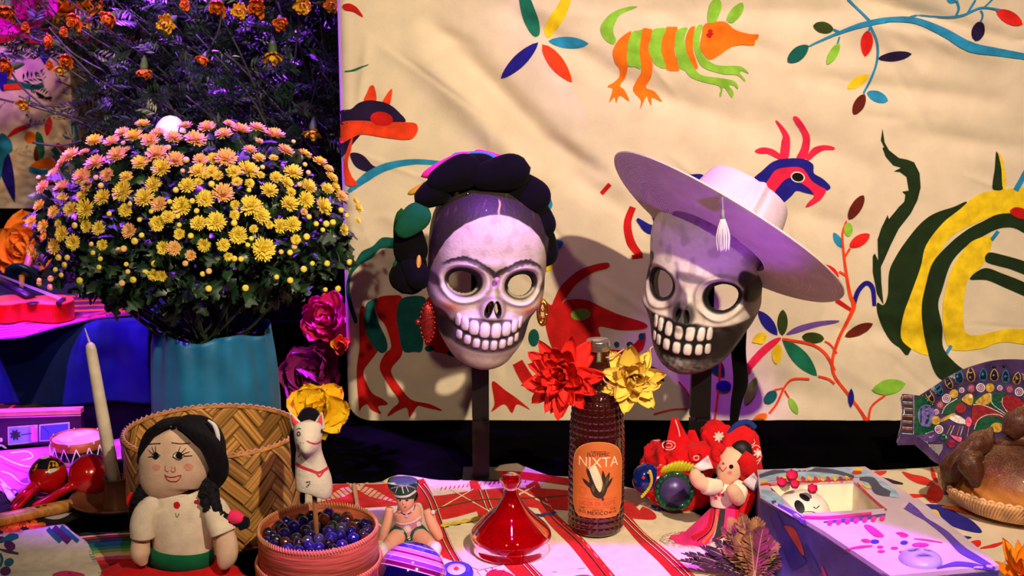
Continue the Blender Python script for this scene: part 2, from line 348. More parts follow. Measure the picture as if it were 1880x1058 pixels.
# deer (blue/pink)
pn('pink', sm(1424, 222, 1430, 224, 1446, 244, 1450, 262, 1446, 292, 1432, 292, 1434, 262, 1436, 248), sm(1456, 217, 1464, 214, 1478, 232, 1487, 252, 1484, 280, 1478, 292, 1462, 290, 1470, 272, 1473, 248),
   sm(1385, 277, 1400, 271, 1420, 275, 1436, 288, 1430, 292, 1410, 283, 1394, 282), sm(1480, 290, 1492, 272, 1512, 266, 1530, 269, 1531, 274, 1512, 276, 1498, 284, 1486, 294))
pn('navy', sm(1383, 332, 1398, 314, 1420, 296, 1446, 291, 1474, 292, 1492, 302, 1494, 318, 1510, 328, 1524, 342, 1519, 349, 1506, 346, 1496, 356, 1480, 354, 1462, 350, 1452, 360, 1430, 376, 1410, 364))
pn('pink', sm(1399, 346, 1410, 330, 1424, 312, 1446, 307, 1470, 308, 1482, 320, 1490, 332, 1505, 342, 1516, 349, 1508, 364, 1490, 376, 1479, 379, 1484, 370, 1494, 359, 1484, 345, 1470, 336, 1454, 326, 1438, 332, 1418, 356, 1408, 358))
pn('white', el2(1464, 325, 13.2, 10, 12)); pn('black', el2(1464, 325, 11, 8, 12))
pn('navy', sm(1166, 312, 1178, 301, 1200, 297, 1225, 304, 1262, 318, 1300, 330, 1310, 420, 1200, 430, 1172, 410, 1172, 400, 1200, 408)); pn('pink', sm(1188, 316, 1215, 318, 1262, 334, 1290, 345, 1290, 370, 1240, 350))
pn('cr', B_(1104, 356, 1120, 338, 8), B_(1162, 380, 1152, 410, 1158, 445, 1176, 470, [12, 14, 16, 12]), B_(1160, 472, 1180, 470, 8))
# green/yellow beast right
pn('dg', np.array([(1620, 236), (1624, 262), (1632, 276), (1650, 290), (1665, 293), (1678, 298), (1688, 318), (1690, 345), (1684, 368), (1672, 392), (1650, 420), (1636, 448), (1622, 480), (1617, 490), (1618, 520), (1622, 560), (1610, 540), (1602, 500),
   (1602, 470), (1606, 465), (1612, 478), (1611, 440), (1618, 418), (1628, 398), (1629, 394), (1632, 402), (1650, 380), (1660, 370), (1662, 358), (1656, 352), (1668, 350), (1664, 325), (1652, 316), (1640, 315), (1654, 308), (1640, 304), (1626, 288), (1620, 272), (1623, 270), (1617, 258)]))
pn('dg', sm(1775, 372, 1750, 380, 1715, 392, 1690, 410, 1665, 440, 1645, 470, 1632, 500, 1630, 540, 1622, 560, 1610, 556, 1612, 580, 1630, 620, 1650, 638, 1672, 643, 1700, 500, 1740, 420))
pn('yel', sm(1860, 346, 1820, 350, 1790, 360, 1762, 384, 1730, 410, 1700, 450, 1690, 490, 1672, 540, 1658, 580, 1654, 620, 1672, 640, 1700, 652, 1704, 640, 1700, 560, 1710, 500, 1740, 440, 1790, 410, 1840, 392, 1890, 400, 1890, 348))
pn('dg', sm(1890, 430, 1860, 418, 1832, 420, 1800, 436, 1770, 455, 1745, 485, 1730, 530, 1722, 560, 1730, 600, 1732, 640, 1760, 672, 1790, 690, 1745, 700, 1720, 690, 1704, 650, 1694, 600, 1692, 560, 1700, 520, 1712, 482, 1740, 450, 1770, 425, 1800, 408, 1840, 392, 1890, 398))
pn('yel', sm(1816, 432, 1800, 436, 1780, 446, 1760, 470, 1744, 500, 1734, 540, 1730, 570, 1733, 610, 1742, 638, 1762, 644, 1800, 640, 1840, 628, 1895, 632, 1895, 608, 1850, 604, 1800, 614, 1775, 612, 1768, 590, 1770, 540, 1778, 510, 1800, 490, 1815, 465, 1820, 445))
pn('dg', sm(1814, 464, 1840, 468, 1890, 484, 1890, 505, 1850, 492, 1810, 480), sm(1780, 512, 1806, 492, 1840, 502, 1890, 524, 1890, 545, 1850, 530, 1812, 514), sm(1822, 345, 1826, 310, 1829, 278, 1838, 310, 1842, 345))
pn('yel', sm(1840, 345, 1838, 310, 1832, 280, 1842, 300, 1846, 345)); pn('cr', sm(1853, 388, 1865, 380, 1884, 386, 1890, 400, 1868, 400)); pn('blue', B_(1864, 350, 1890, 302, 10), B_(1820, 440, 1832, 424, 7), B_(1738, 648, 1746, 634, 6))
# red twig right of hat
R_ = 'vermil'
pn(R_, B_(1592, 775, 1580, 755, 1556, 722, 1532, 690, 1528, 660, 1540, 620, 1560, 580, 1567, 560, 1560, 540, 1553, 500, 1548, 460, 1546, 430, 1554, 405, [8, 5, 5, 5, 5, 6, 7, 8, 6, 5, 4, 4, 3]), name='painted_stem')
pn(R_, B_(1594, 770, 1600, 745, 1625, 725, 4), B_(1548, 475, 1560, 456, 4), B_(1554, 506, 1540, 498, 4), B_(1532, 704, 1520, 695, 1502, 690, 4), B_(1532, 680, 1516, 650, 1490, 632, 1450, 624, 1436, 622, 5), B_(1536, 648, 1524, 632, 1514, 626, 3),
   B_(1486, 695, 1456, 695, 1440, 710, 1426, 740, 1412, 758, 4), B_(1420, 716, 1436, 712, 3), B_(1440, 716, 1448, 730, 3), name='painted_stem')
pn('mar', L2(1558, 402, 1585, 358, 20, .55), L2(1550, 618, 1602, 593, 20, .7)); pn('lime', el2(1557, 421, 8, 13)); pn('blue', L2(1546, 456, 1530, 427, 14, .7)); pn('red', L2(1559, 454, 1597, 430, 21, .6), L2(1540, 508, 1500, 488, 22, .6))
pn('navy', B_(1567, 560, 1575, 535, 1590, 520, 1602, 530, 1605, 562, [8, 9, 9, 9, 7])); pn('cr', np.array([(1530, 542), (1534, 556), (1566, 575), (1566, 568)])); pn('viol', sm(1443, 614, 1462, 600, 1500, 590, 1538, 588, 1534, 593, 1500, 600, 1460, 612))
pn('olive', L2(1436, 616, 1437, 568, 19, .6), L2(1472, 618, 1513, 622, 20, .5)); pn('green', L2(1436, 621, 1500, 690, 28, .8, fat=.66)); pn('navy', L2(1427, 615, 1392, 570, 20, .7)); pn('yel', L2(1384, 625, 1408, 618, 20), L2(1428, 630, 1425, 668, 19, .6), L2(1380, 628, 1408, 612, 18))
pn('pink', sm(1434, 620, 1425, 632, 1400, 655, 1368, 690, 1368, 672, 1395, 640, 1420, 622)); pn('lime', L2(1368, 742, 1388, 692, 20, .7), L2(1448, 730, 1464, 760, 13, .6), L2(1600, 716, 1662, 704, 28, .7)); pn('teal', L2(1424, 718, 1404, 740, 20, .5))
pn('org', L2(1408, 760, 1380, 776, 16, .6)); pn('navy', L2(1562, 712, 1562, 748, 11, .8), el2(1328, 708, 14, 10)); pn('navy', L2(1220, 700, 1180, 672, 22), name='painted_leaf')
# red beast centre-left
pn('teal', sm(728, 440, 716, 436, 700, 437, 684, 452, 664, 462, 652, 482, 642, 500, 636, 530, 640, 560, 648, 585, 652, 594, 656, 588, 648, 560, 643, 530, 646, 505, 662, 486, 682, 474, 700, 456, 730, 456))
pn('cr', sm(664, 562, 660, 580, 660, 610, 660, 640, 655, 680, 658, 735, 660, 755, 664, 748, 674, 742, 682, 752, 700, 760, 694, 746, 712, 742, 702, 732, 684, 722, 672, 700, 668, 680, 690, 650, 700, 630, 690, 600, 676, 570),
   sm(688, 560, 695, 546, 720, 542, 738, 546, 732, 580, 736, 610, 738, 650, 718, 680, 736, 712, 756, 734, 790, 742, 812, 754, 780, 748, 766, 746, 752, 766, 745, 748, 712, 764, 720, 750, 732, 736, 714, 708, 697, 676, 706, 650, 718, 636, 708, 600, 694, 580),
   sm(786, 546, 820, 546, 900, 560, 900, 640, 830, 650, 790, 642, 778, 620, 776, 580), B_(950, 665, 975, 705, 1010, 718, [20, 24, 20]),
   sm(904, 700, 930, 718, 950, 732, 973, 752, 950, 742, 940, 758, 926, 742, 902, 756, 908, 740))
pn('teal', sm(680, 552, 692, 548, 688, 562, 694, 590, 708, 620, 711, 640, 700, 648, 684, 634, 672, 610, 668, 585, 672, 560), sm(738, 548, 780, 546, 776, 580, 776, 640, 760, 646, 740, 644, 732, 610, 728, 578), el2(788, 640, 8, 6), el2(840, 648, 20, 8), el2(980, 620, 10, 16))
pn('cr', sm(1116, 482, 1090, 486, 1060, 498, 1030, 525, 1018, 548, 1012, 560, 1000, 556, 1002, 600, 1015, 640, 1030, 650, 1050, 600, 1040, 580, 1032, 560, 1040, 545, 1060, 520, 1090, 500, 1116, 492),
   sm(1032, 560, 1045, 550, 1080, 552, 1130, 575, 1182, 592, 1184, 603, 1140, 606, 1100, 600, 1104, 625, 1090, 640, 1050, 636, 1034, 600))
pn('lime', el2(1066, 577, 18, 11, -4)); pn('cr', sm(1184, 610, 1180, 640, 1150, 655, 1120, 650, 1108, 640, 1140, 642, 1165, 630)); pn('teal', el2(1132, 632, 5, 5), el2(1156, 632, 6, 5), el2(1178, 618, 6, 7))
pn('blue', L2(1008, 456, 1034, 444, 20), L2(1000, 388, 1012, 366, 16)); pn('yel', L2(998, 492, 1006, 488, 18), el2(1006, 487, 9, 9)); pn('teal', L2(1300, 655, 1330, 690, 24)); pn(R_, B_(1200, 760, 1230, 752, 1260, 750, 3), B_(1245, 700, 1262, 720, 1270, 742, 3), B_(1322, 640, 1320, 700, 1312, 770, 4))

# ================================================================== REAR PAINTED BOX (left)
b2 = thing('painted_cloth_box', (-1.2, 3.2, .27), 'cream cloth covered box painted with birds and leaves, far back at the left edge', 'box')
xr = float(PY(133, 200, 3.2)[0])
f2 = part('cloth', join(box(-1.7, xr, 3.2, 3.6, .27, .645)), creamc, b2, smooth=False)
S2 = Surf(f2)
rp = part('red_cover', box(-1.7, xr+.22, 3.19, 3.62, .646, .66), cloth('red_cover', (190, 20, 40)), b2, smooth=False)
q2 = lambda k, *p: pn(k, *p, par=b2, surf=S2)
q2('navy', L2(0, 262, 28, 372, 26, .8, fat=.4)); q2('blue', sm(0, 250, 16, 252, 24, 272, 10, 290, 0, 330)); q2('mar', L2(2, 255, 10, 300, 14)); q2('red', B_(14, 252, 30, 240, 56, 230, [3, 10, 8]), L2(86, 250, 92, 212, 14)); q2('org', el2(56, 252, 11, 11))
q2('green', sm(66, 244, 78, 250, 82, 280, 74, 300, 68, 280)); q2('mar', L2(66, 268, 68, 300, 10)); q2('org', sm(58, 302, 76, 292, 90, 290, 104, 300, 100, 308, 60, 308)); q2('blue', sm(56, 306, 80, 312, 104, 306, 104, 314, 78, 320, 56, 316)); q2('org', L2(72, 330, 100, 334, 16))
q2('pink', B_(104, 264, 118, 275, 128, 290, 8)); q2('green', B_(98, 272, 112, 290, 122, 310, 10)); q2('viol', B_(98, 286, 110, 300, 116, 318, 6)); q2('blue', L2(132, 218, 140, 262, 9)); q2('navy', L2(80, 70, 84, 120, 18), sm(0, 100, 14, 108, 12, 160, 0, 160)); q2('vermil', B_(8, 160, 40, 158, 10)); q2('green', B_(10, 148, 60, 160, 80, 155, 10))
# ================================================================== MASKS
def ellm(x, z, cx, cz, rx, rz, a=0, p=2):
    a = math.radians(a); dx, dz = x-cx, z-cz; X = dx*math.cos(a)+dz*math.sin(a); Z = -dx*math.sin(a)+dz*math.cos(a)
    return (np.abs(X/rx)**p+np.abs(Z/rz)**p)**(1/p)
def mixc(c, col, m): return c*(1-m[..., None])+np.array(col, float)*m[..., None]
def nz2(x, z, s, seed=0):                                  # cheap smooth noise
    r = np.random.default_rng(seed); o_ = np.zeros_like(x)
    for k in range(7):
        a = r.uniform(0, 2*PI); q = s*r.uniform(.6, 1.8); o_ += np.sin((x*math.cos(a)+z*math.sin(a))*q+r.uniform(0, 6))
    return o_/4
def mask_mesh(Wt, Dt, feat, color, holes, nphi=300, nz=330, phm=104):
    zs = np.array([q[0] for q in Wt]); ws = np.array([q[1] for q in Wt]); zmin, zmax = zs.min(), zs.max()
    t = np.linspace(0, 1, nz); z1 = zmin+(zmax-zmin)*(1-np.cos(t*PI*.5+0))**1.0*0+ (zmax-zmin)*np.sin(t*PI/2)**1.0
    z1 = zmin+(zmax-zmin)*(.45*t+.55*np.sin(t*PI/2))
    # smooth profile lookups
    P = catmull(np.array(Wt, float), 10); W = np.interp(z1, P[:, 0], np.maximum(P[:, 1], .02))
    P = catmull(np.array(Dt, float), 10); D = np.interp(z1, P[:, 0], P[:, 1])
    ph_ = np.radians(np.linspace(-phm, phm, nphi))
    x = np.sin(ph_)[:, None]*W[None]; f = np.sign(np.cos(ph_))[:, None]*np.abs(np.cos(ph_))[:, None]**.82*D[None]
    z = np.tile(z1, (nphi, 1)); side = sst(.05, .5, np.cos(ph_))[:, None]*np.ones_like(z)
    f0 = f.copy(); f = f+feat(x, z)*side
    c = color(x, z, f)
    v = np.stack([x, -f, z], -1).reshape(-1, 3)*.01
    fa = np.array(gridf(nphi, nz)); xc = x.ravel()[fa].mean(1); zc = z.ravel()[fa].mean(1); fc = f.ravel()[fa].mean(1)
    keep = ~(holes(xc, zc) & (fc > 1)); fa = fa[keep]
    # thickness: inner skin
    vin = np.stack([x*.965, -(f-.45), z-.05], -1).reshape(-1, 3)*.01; n = len(v)
    cin = np.ones_like(c.reshape(-1, 3))*np.array([70, 55, 48])
    cnt = {}
    for q in fa:
        for a, b in ((q[0], q[1]), (q[1], q[2]), (q[2], q[3]), (q[3], q[0])):
            k = (min(a, b), max(a, b)); cnt[k] = None if k in cnt else (a, b)
    rim = [(b, a, a+n, b+n) for e in cnt.values() if e for a, b in [e]]
    F_ = [tuple(q) for q in fa.tolist()]+[tuple(i+n for i in q[::-1]) for q in fa.tolist()]+[tuple(int(i) for i in q) for q in rim]
    return np.concatenate([v, vin]), F_, np.concatenate([c.reshape(-1, 3), cin])
BONE = np.array([204, 188, 176.])
# ---------- woman mask
WT1 = [(-14.5, 2.8), (-13.7, 4.4), (-12.4, 5.5), (-10.2, 6.8), (-7, 7.6), (-4.5, 8.9), (-2.5, 9.3), (0, 9.2), (3, 9.3), (6, 9.3), (9, 8.7), (11.2, 7.2), (12.8, 5.1), (13.9, 2.6), (14.35, .1)]
DT1 = [(-14.5, 6.6), (-13.4, 8.2), (-10, 8.6), (-7, 8.8), (-4, 8.4), (0, 8.6), (4, 9.4), (7, 9.2), (10, 8.0), (12, 6.2), (13.4, 4.0), (14.35, 1.0)]
EX, EZ = 4.45, -.1
def teeth(x, z, rows, sharp=7.0):
    h = np.zeros_like(x); line = np.zeros_like(x)
    for cx, cz, rx, rz in rows:
        e = ellm(x, z, cx, cz, rx, rz, 0, 3.2); h = np.maximum(h, .55*np.sqrt(np.clip(1-e**2.2, 0, 1))); line = np.maximum(line, sst(1.04, .86, e))
    return h, line
TW = []
for sx in (-1, 1):
    for cx, rx in ((.87, .80), (2.5, .74), (3.85, .56), (4.85, .38)): TW += [(sx*cx, -7.05+.04*cx*cx, rx, 1.28-.05*cx)]
for cx, rx in ((-4.5, .42), (-3.3, .52), (-1.95, .56), (-.6, .54), (.75, .56), (2.1, .56), (3.35, .5), (4.45, .42)): TW += [(cx, -9.45+.05*cx*cx, rx, 0.92-.03*abs(cx))]
def feat1(x, z):
    h = np.zeros_like(x)
    for s_ in (-1, 1):
        e = ellm(x, z, s_*EX, EZ, 3.15, 2.75, -8*s_)
        h += .45*np.exp(-((e-1.12)/.13)**2) - 1.5*sst(1.02, .45, e)
        h += .9*np.exp(-(((x-s_*6.6)/2.2)**2+((z+3.9)/1.2)**2)); h -= 1.3*np.exp(-(((x-s_*6.6)/1.5)**2+((z+7.6)/2.3)**2))
    e = ellm(x, z, .15, -3.7, 1.75, 1.9); h += 1.25*sst(1.5, .5, e)*sst(-6.3, -4.9, z)
    h += .7*np.exp(-((x/1.1)**2+((z+1.2)/1.6)**2))
    for s_ in (-1, 1): h -= 1.3*sst(1.1, .4, ellm(x, z, .15+s_*.68, -3.7, .56, 1.42, 14*s_))
    h += .9*np.exp(-((x/6.4)**4+((z+8)/3.0)**4)); h += .5*np.exp(-((x/2.6)**2+((z+12)/1.4)**2))
    t, _ = teeth(x, z, TW); h += t
    h += .35*np.exp(-((z-3.1-.06*(6-np.abs(x))*0)/1.0)**2)*np.exp(-(x/7)**4)
    return h
def col1(x, z, f):
    c = np.ones(x.shape+(3,))*BONE; n1 = nz2(x, z, 1.1, 1); n2 = nz2(x, z, 6, 2)
    c += n1[..., None]*7+n2[..., None]*4
    # hair above a rounded hairline with centre parting
    hl = np.interp(np.abs(x), [0, 1.5, 3, 5, 6.5, 7.6, 8.3, 8.8, 9.1, 9.4], [10.7, 10.5, 10.0, 8.9, 7.5, 5.8, 4.0, 2.0, 0, -2.4])
    st = nz2(x*3.0+z*.7*np.sign(x), z*.5, 5, 5)
    hm = sst(-.12, .12, z-hl); c = mixc(c, (44, 34, 32), hm); c = mixc(c, (104, 84, 66), hm*sst(.55, 1.2, st)*.55)
    c = mixc(c, (190, 160, 110), hm*sst(.22, .1, np.abs(x+.12*np.sin(z*3)))*sst(12.8, 12.2, z))
    gr = sst(.1, .9, nz2(x, z, 2.2, 21)); c = mixc(c, (150, 132, 122), gr*.35*(1-hm)); c = mixc(c, (120, 100, 92), sst(6.4, 9.4, np.abs(x))*.55*(1-hm)); c = mixc(c, (110, 92, 84), sst(-11.6, -14, z)*.4)  # grey paint dirt, plus occlusion-like shading painted into the sides and chin
    # joined brow
    for s_ in (-1, 1):
        X = x*s_-.15; zb = np.where(X < 4.2, 1.75+2.1*np.sin(np.clip(X/4.9, 0, 1.2)*PI/2), 3.85-.16*(X-4.2)**2); th = .78-.06*X
        m = sst(th, th*.45, np.abs(z-zb)-.12*n2)*sst(-.3, .1, X)*sst(7.9, 7.0, X); c = mixc(c, (24, 18, 18), m*(.88+.12*np.sin(x*26+z*9)))
    c = mixc(c, (34, 26, 24), sst(.9, .3, ellm(x, z, .15, 1.45, .85, .9))*.75)
    for s_ in (-1, 1):
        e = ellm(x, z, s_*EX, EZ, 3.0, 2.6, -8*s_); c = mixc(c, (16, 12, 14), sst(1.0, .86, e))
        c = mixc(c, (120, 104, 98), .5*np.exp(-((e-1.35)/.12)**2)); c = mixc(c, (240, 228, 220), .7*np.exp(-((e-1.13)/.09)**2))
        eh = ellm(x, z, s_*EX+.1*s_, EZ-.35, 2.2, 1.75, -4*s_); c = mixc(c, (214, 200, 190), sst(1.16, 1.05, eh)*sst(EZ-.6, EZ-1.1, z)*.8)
        c = mixc(c, (238, 120, 84), .62*np.exp(-(((x-s_*6.1)/1.25)**2+((z+4.3)/.8)**2)))
        c = mixc(c, (22, 17, 24), sst(1.15, .75, ellm(x, z, s_*6.9, -7.7, 1.5, 2.6, -24*s_))*.97)
        c = mixc(c, (60, 46, 44), sst(1.2, .5, ellm(x, z, s_*8.9, -.9, 1.4, 1.1))*.85)
        c = mixc(c, (14, 10, 12), sst(1.15, .9, ellm(x, z, .15+s_*.68, -3.7, .56, 1.42, 14*s_)))
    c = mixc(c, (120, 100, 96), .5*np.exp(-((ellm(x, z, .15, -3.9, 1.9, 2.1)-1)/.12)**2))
    t, line = teeth(x, z, TW); band = sst(1.08, .95, ellm(x, z, 0, -8.15, 5.9, 2.75, 0, 3))*sst(-11.3, -10.4, z-.03*x*x)
    c = mixc(c, (58, 46, 46), band*(1-line)*.9); c = mixc(c, (14, 10, 12), band*(1-line)*np.exp(-((z+8.35-.045*x*x)/.22)**2)); c = mixc(c, (226, 212, 204), line)
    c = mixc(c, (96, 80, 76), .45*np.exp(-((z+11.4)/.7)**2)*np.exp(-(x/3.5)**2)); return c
def holes1(x, z):
    r = np.zeros(x.shape, bool)
    for s_ in (-1, 1): r |= ellm(x, z, s_*EX+.1*s_, EZ-.35, 2.15, 1.7, -4*s_) < 1; r |= ellm(x, z, .15+s_*.6, -3.75, .3, .9, 14*s_) < 1
    return r
maskm = mat('papier_mache', rough=.55, bump=.35, bs=260, var=.06, vs=90, attr=True, coat=.08)
def place(v, R, t): return v@R.T+t
R1 = rot('Z', 9)@rot('Y', 5.0)@rot('X', 4); T1 = PY(893, 494, 2.165)
m1 = thing('skull_mask', (*PY(880, 880, 2.165)[:2], .0), 'painted woman skull mask with joined eyebrow, black hair and pink cheeks on dark post', 'mask')
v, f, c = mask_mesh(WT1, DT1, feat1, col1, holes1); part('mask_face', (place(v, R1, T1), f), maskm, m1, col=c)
def wl(R, T):                                              # local cm (x, forward, z) -> world
    return lambda x, fwd, z: place(np.array([x, -fwd, z], float)*.01, R, T)
L1 = wl(R1, T1)
part('forehead_bead', ell(L1(.15, 9.9, 1.15), (.0042,)*3), mat('pearl', (225, 150, 190), rough=.2, coat=.8, bump=0), m1)
# braided crown of stuffed velvet rolls
velv = cloth('black_stuffed_velvet', (9, 7, 11), rough=.95, sheen=.02, spec=.1, bump=.2); pinkv = cloth('pink_felt', (235, 40, 140)); grnv = cloth('green_velvet', (8, 84, 52), sheen=.05); bluv = cloth('blue_felt', (40, 120, 200)); yelv = cloth('yellow_felt', (216, 164, 40))
def roll(px, py, fw, a, b, ang, m, name='braid_roll', d=.021, par=None):
    # stuffed lozenge centred at photo px, at depth Y; a,b half sizes in px
    Y = 2.165-fw*.01; cc = PY(px, py, Y); k = 1/1200.
    t = np.linspace(-1, 1, 15); R = rot('Y', ang); xs = t*a*k; rr = b*k*np.sqrt(np.clip(1-np.abs(t)**2.4, 0, 1))*(1+.12*np.sin(t*2.3)); rr = np.maximum(rr, .0006)
    P = np.stack([xs, 0*xs, .006*np.sin((t+1)*PI/2)*0+xs*0], 1)@R.T+cc
    return part(name, tube(P, rr, 20, rr*(d/(b*k)), up=(0, 1, 0)), m, par)
cr = thing('braided_headpiece', tuple(T1+V(0, 0, .13)), 'black stuffed velvet braid with green, pink and blue ends crowning the woman mask', 'headpiece')
for a in [(752, 500, 1, 44, 34, -110), (752, 445, 1, 50, 31, -84), (762, 500, 2, 36, 24, -60), (795, 355, 3, 38, 26, 28), (835, 322, 4.0, 55, 32, 22), (872, 305, 2.5, 44, 24, -8), (918, 320, 4.5, 57, 33, 12), (965, 355, 3.2, 50, 36, -42), (987, 402, 2.5, 42, 30, -75), (1000, 450, 1, 42, 24, -86), (868, 334, 2.2, 40, 20, 0), (872, 352, 1.0, 60, 14, 4)]:
    roll(a[0], a[1], a[2], a[3], a[4], -a[5] if False else -a[5], velv, par=cr)
for a, m_ in [((757, 406, 3.8, 40, 25, 45), grnv), ((736, 440, .2, 60, 14, 88), grnv), ((730, 500, 1, 26, 9, 90), grnv), ((820, 304, 2.0, 52, 13, 24), pinkv), ((905, 289, .5, 36, 9, -20), pinkv), ((775, 345, 1.2, 30, 8, 24), yelv), ((1007, 458, .4, 32, 9, -90), yelv), ((872, 287, 1.0, 42, 9, -4), bluv), ((768, 492, 2.6, 26, 5, 86), yelv), ((1004, 440, 0, 22, 7, -80), pinkv)]:
    roll(*a[:5], -a[5], m_, 'ribbon_end', par=cr, d=.010)
for px in (859, 894): part('pin_head', ell(PY(px, 356, 2.115), (.0022,)*3, 10, 8), mat('steel_pin', (200, 200, 205), metal=1, rough=.2, bump=0), cr)
# earrings
gold = mat('gold_metal', (225, 160, 50), metal=1, rough=.25, bump=.4, bs=150)
er = thing('hoop_earring', tuple(PY(996, 575, 2.13)), 'gold oval hoop earring on the right side of the woman mask', 'earring')
pc = PY(996, 574, 2.13); t = np.linspace(0, 2*PI, 33); part('hoop', tube(np.stack([pc[0]+.006*np.cos(t), pc[1]-.004*np.cos(t), pc[2]+.019*np.sin(t)], 1), .0035, 10), gold, er)
for k in range(3): part('stud', ell(PY(996, 556+k*14, 2.126), (.003,)*3, 10, 8), gold, er)
er = thing('beaded_earring', tuple(PY(785, 592, 2.12)), 'long red beaded earring hanging left of the woman mask', 'earring')
pc = PY(785, 592, 2.125); cop = mat('red_copper', (196, 60, 34), metal=.8, rough=.3, bump=.5, bs=400, c2=(120, 44, 34), vs=300)
part('pendant', ell(pc, (.011, .006, .030), 24, 20), cop, er)
for k in range(22):
    a = k*2*PI/22; part('bead', ell(pc+V(.0115*math.cos(a), -.002, .031*math.sin(a)), (.002,)*3, 8, 6), cop, er)
part('drop_bead', ell(PY(767, 592, 2.12), (.0045,)*3, 10, 8), cop, er)
# post
postm = mat('black_metal_post', (10, 8, 8), rough=.45, bump=.1)
def post(name, label, px, pyb, pyt, Y, wpx):
    x = float(PY(px, 700, Y)[0]); w_ = wpx/1180/2; zt = float(PY(px, pyt, Y)[2]); zn = float(PY(px, 768, Y)[2])
    t_ = thing(name, (x, Y, 0), label, 'stand')
    part('upright', box(x-w_, x+w_, Y-.006, Y+.012, zn+.003, zt), postm, t_, smooth=False)
    part('slotted_foot', box(x-w_, x+w_, Y-.008, Y+.014, 0, zn-.003), postm, t_, smooth=False)
    part('notch_core', box(x-w_+.011, x+w_, Y-.004, Y+.010, zn-.003, zn+.003), postm, t_, smooth=False)
    part('base_plate', box(x-.03, x+.03, Y-.02, Y+.04, 0, .004), postm, t_, smooth=False); return t_
post('mask_stand', 'dark upright post holding the woman mask, notch at the hem of the panel', 882, 880, 500, 2.172, 32)

# ---------- man mask with hat
WT2 = [(-14.4, 2.4), (-13.5, 4.3), (-11.8, 5.9), (-8.5, 7.4), (-6, 8.5), (-3.5, 9.2), (-1, 9.0), (2, 8.8), (5, 9.2), (8, 9.2), (11, 8.0), (13, 6.0), (14.4, 3.0), (15, .1)]
DT2 = [(-14.4, 7.2), (-13.0, 9.4), (-10, 10.2), (-7, 10.2), (-4, 9.8), (0, 9.8), (4, 10.2), (8, 9.8), (11, 8.4), (13.2, 5.6), (15, 1)]
EX2, EZ2 = 4.9, 0.
TM = []
for cx, rx in ((-4.5, .40), (-3.5, .5), (-1.95, .66), (-.2, .70), (1.55, .70), (3.15, .56), (4.3, .40)): TM += [(cx, -6.15+.02*cx*cx, rx, 1.28-.03*abs(cx)), (cx, -8.75+.02*cx*cx, rx*.95, 1.05-.02*abs(cx))]
def feat2(x, z):
    h = np.zeros_like(x)
    for s_ in (-1, 1):
        e = ellm(x, z, s_*EX2, EZ2, 3.0, 3.0); h += .55*np.exp(-((e-1.13)/.13)**2)-1.6*sst(1.02, .45, e)
        h += 1.3*np.exp(-(((x-s_*6.8)/2.6)**2+((z+4.1)/1.1)**2)); h -= 1.2*np.exp(-(((x-s_*7.2)/1.8)**2+((z+8)/2.4)**2))
    h += 1.4*sst(1.5, .5, ellm(x, z, 0, -3.3, 1.9, 2.1)) + .8*np.exp(-((x/1.3)**2+((z+.6)/1.8)**2))
    for s_ in (-1, 1): h -= 1.3*sst(1.1, .4, ellm(x, z, s_*.7, -3.4, .42, 1.2, 10*s_))
    h += .8*np.exp(-((x/6)**4+((z+7.5)/3.4)**4)); h += .7*np.exp(-((x/3.2)**2+((z+12)/1.6)**2)); h += .45*np.exp(-((z-3.3)/1.1)**2-(x/7)**4)
    h -= .5*np.exp(-((x/4)**2+((z+10.6)/.6)**2))
    t, _ = teeth(x, z, TM); return h+.8*t
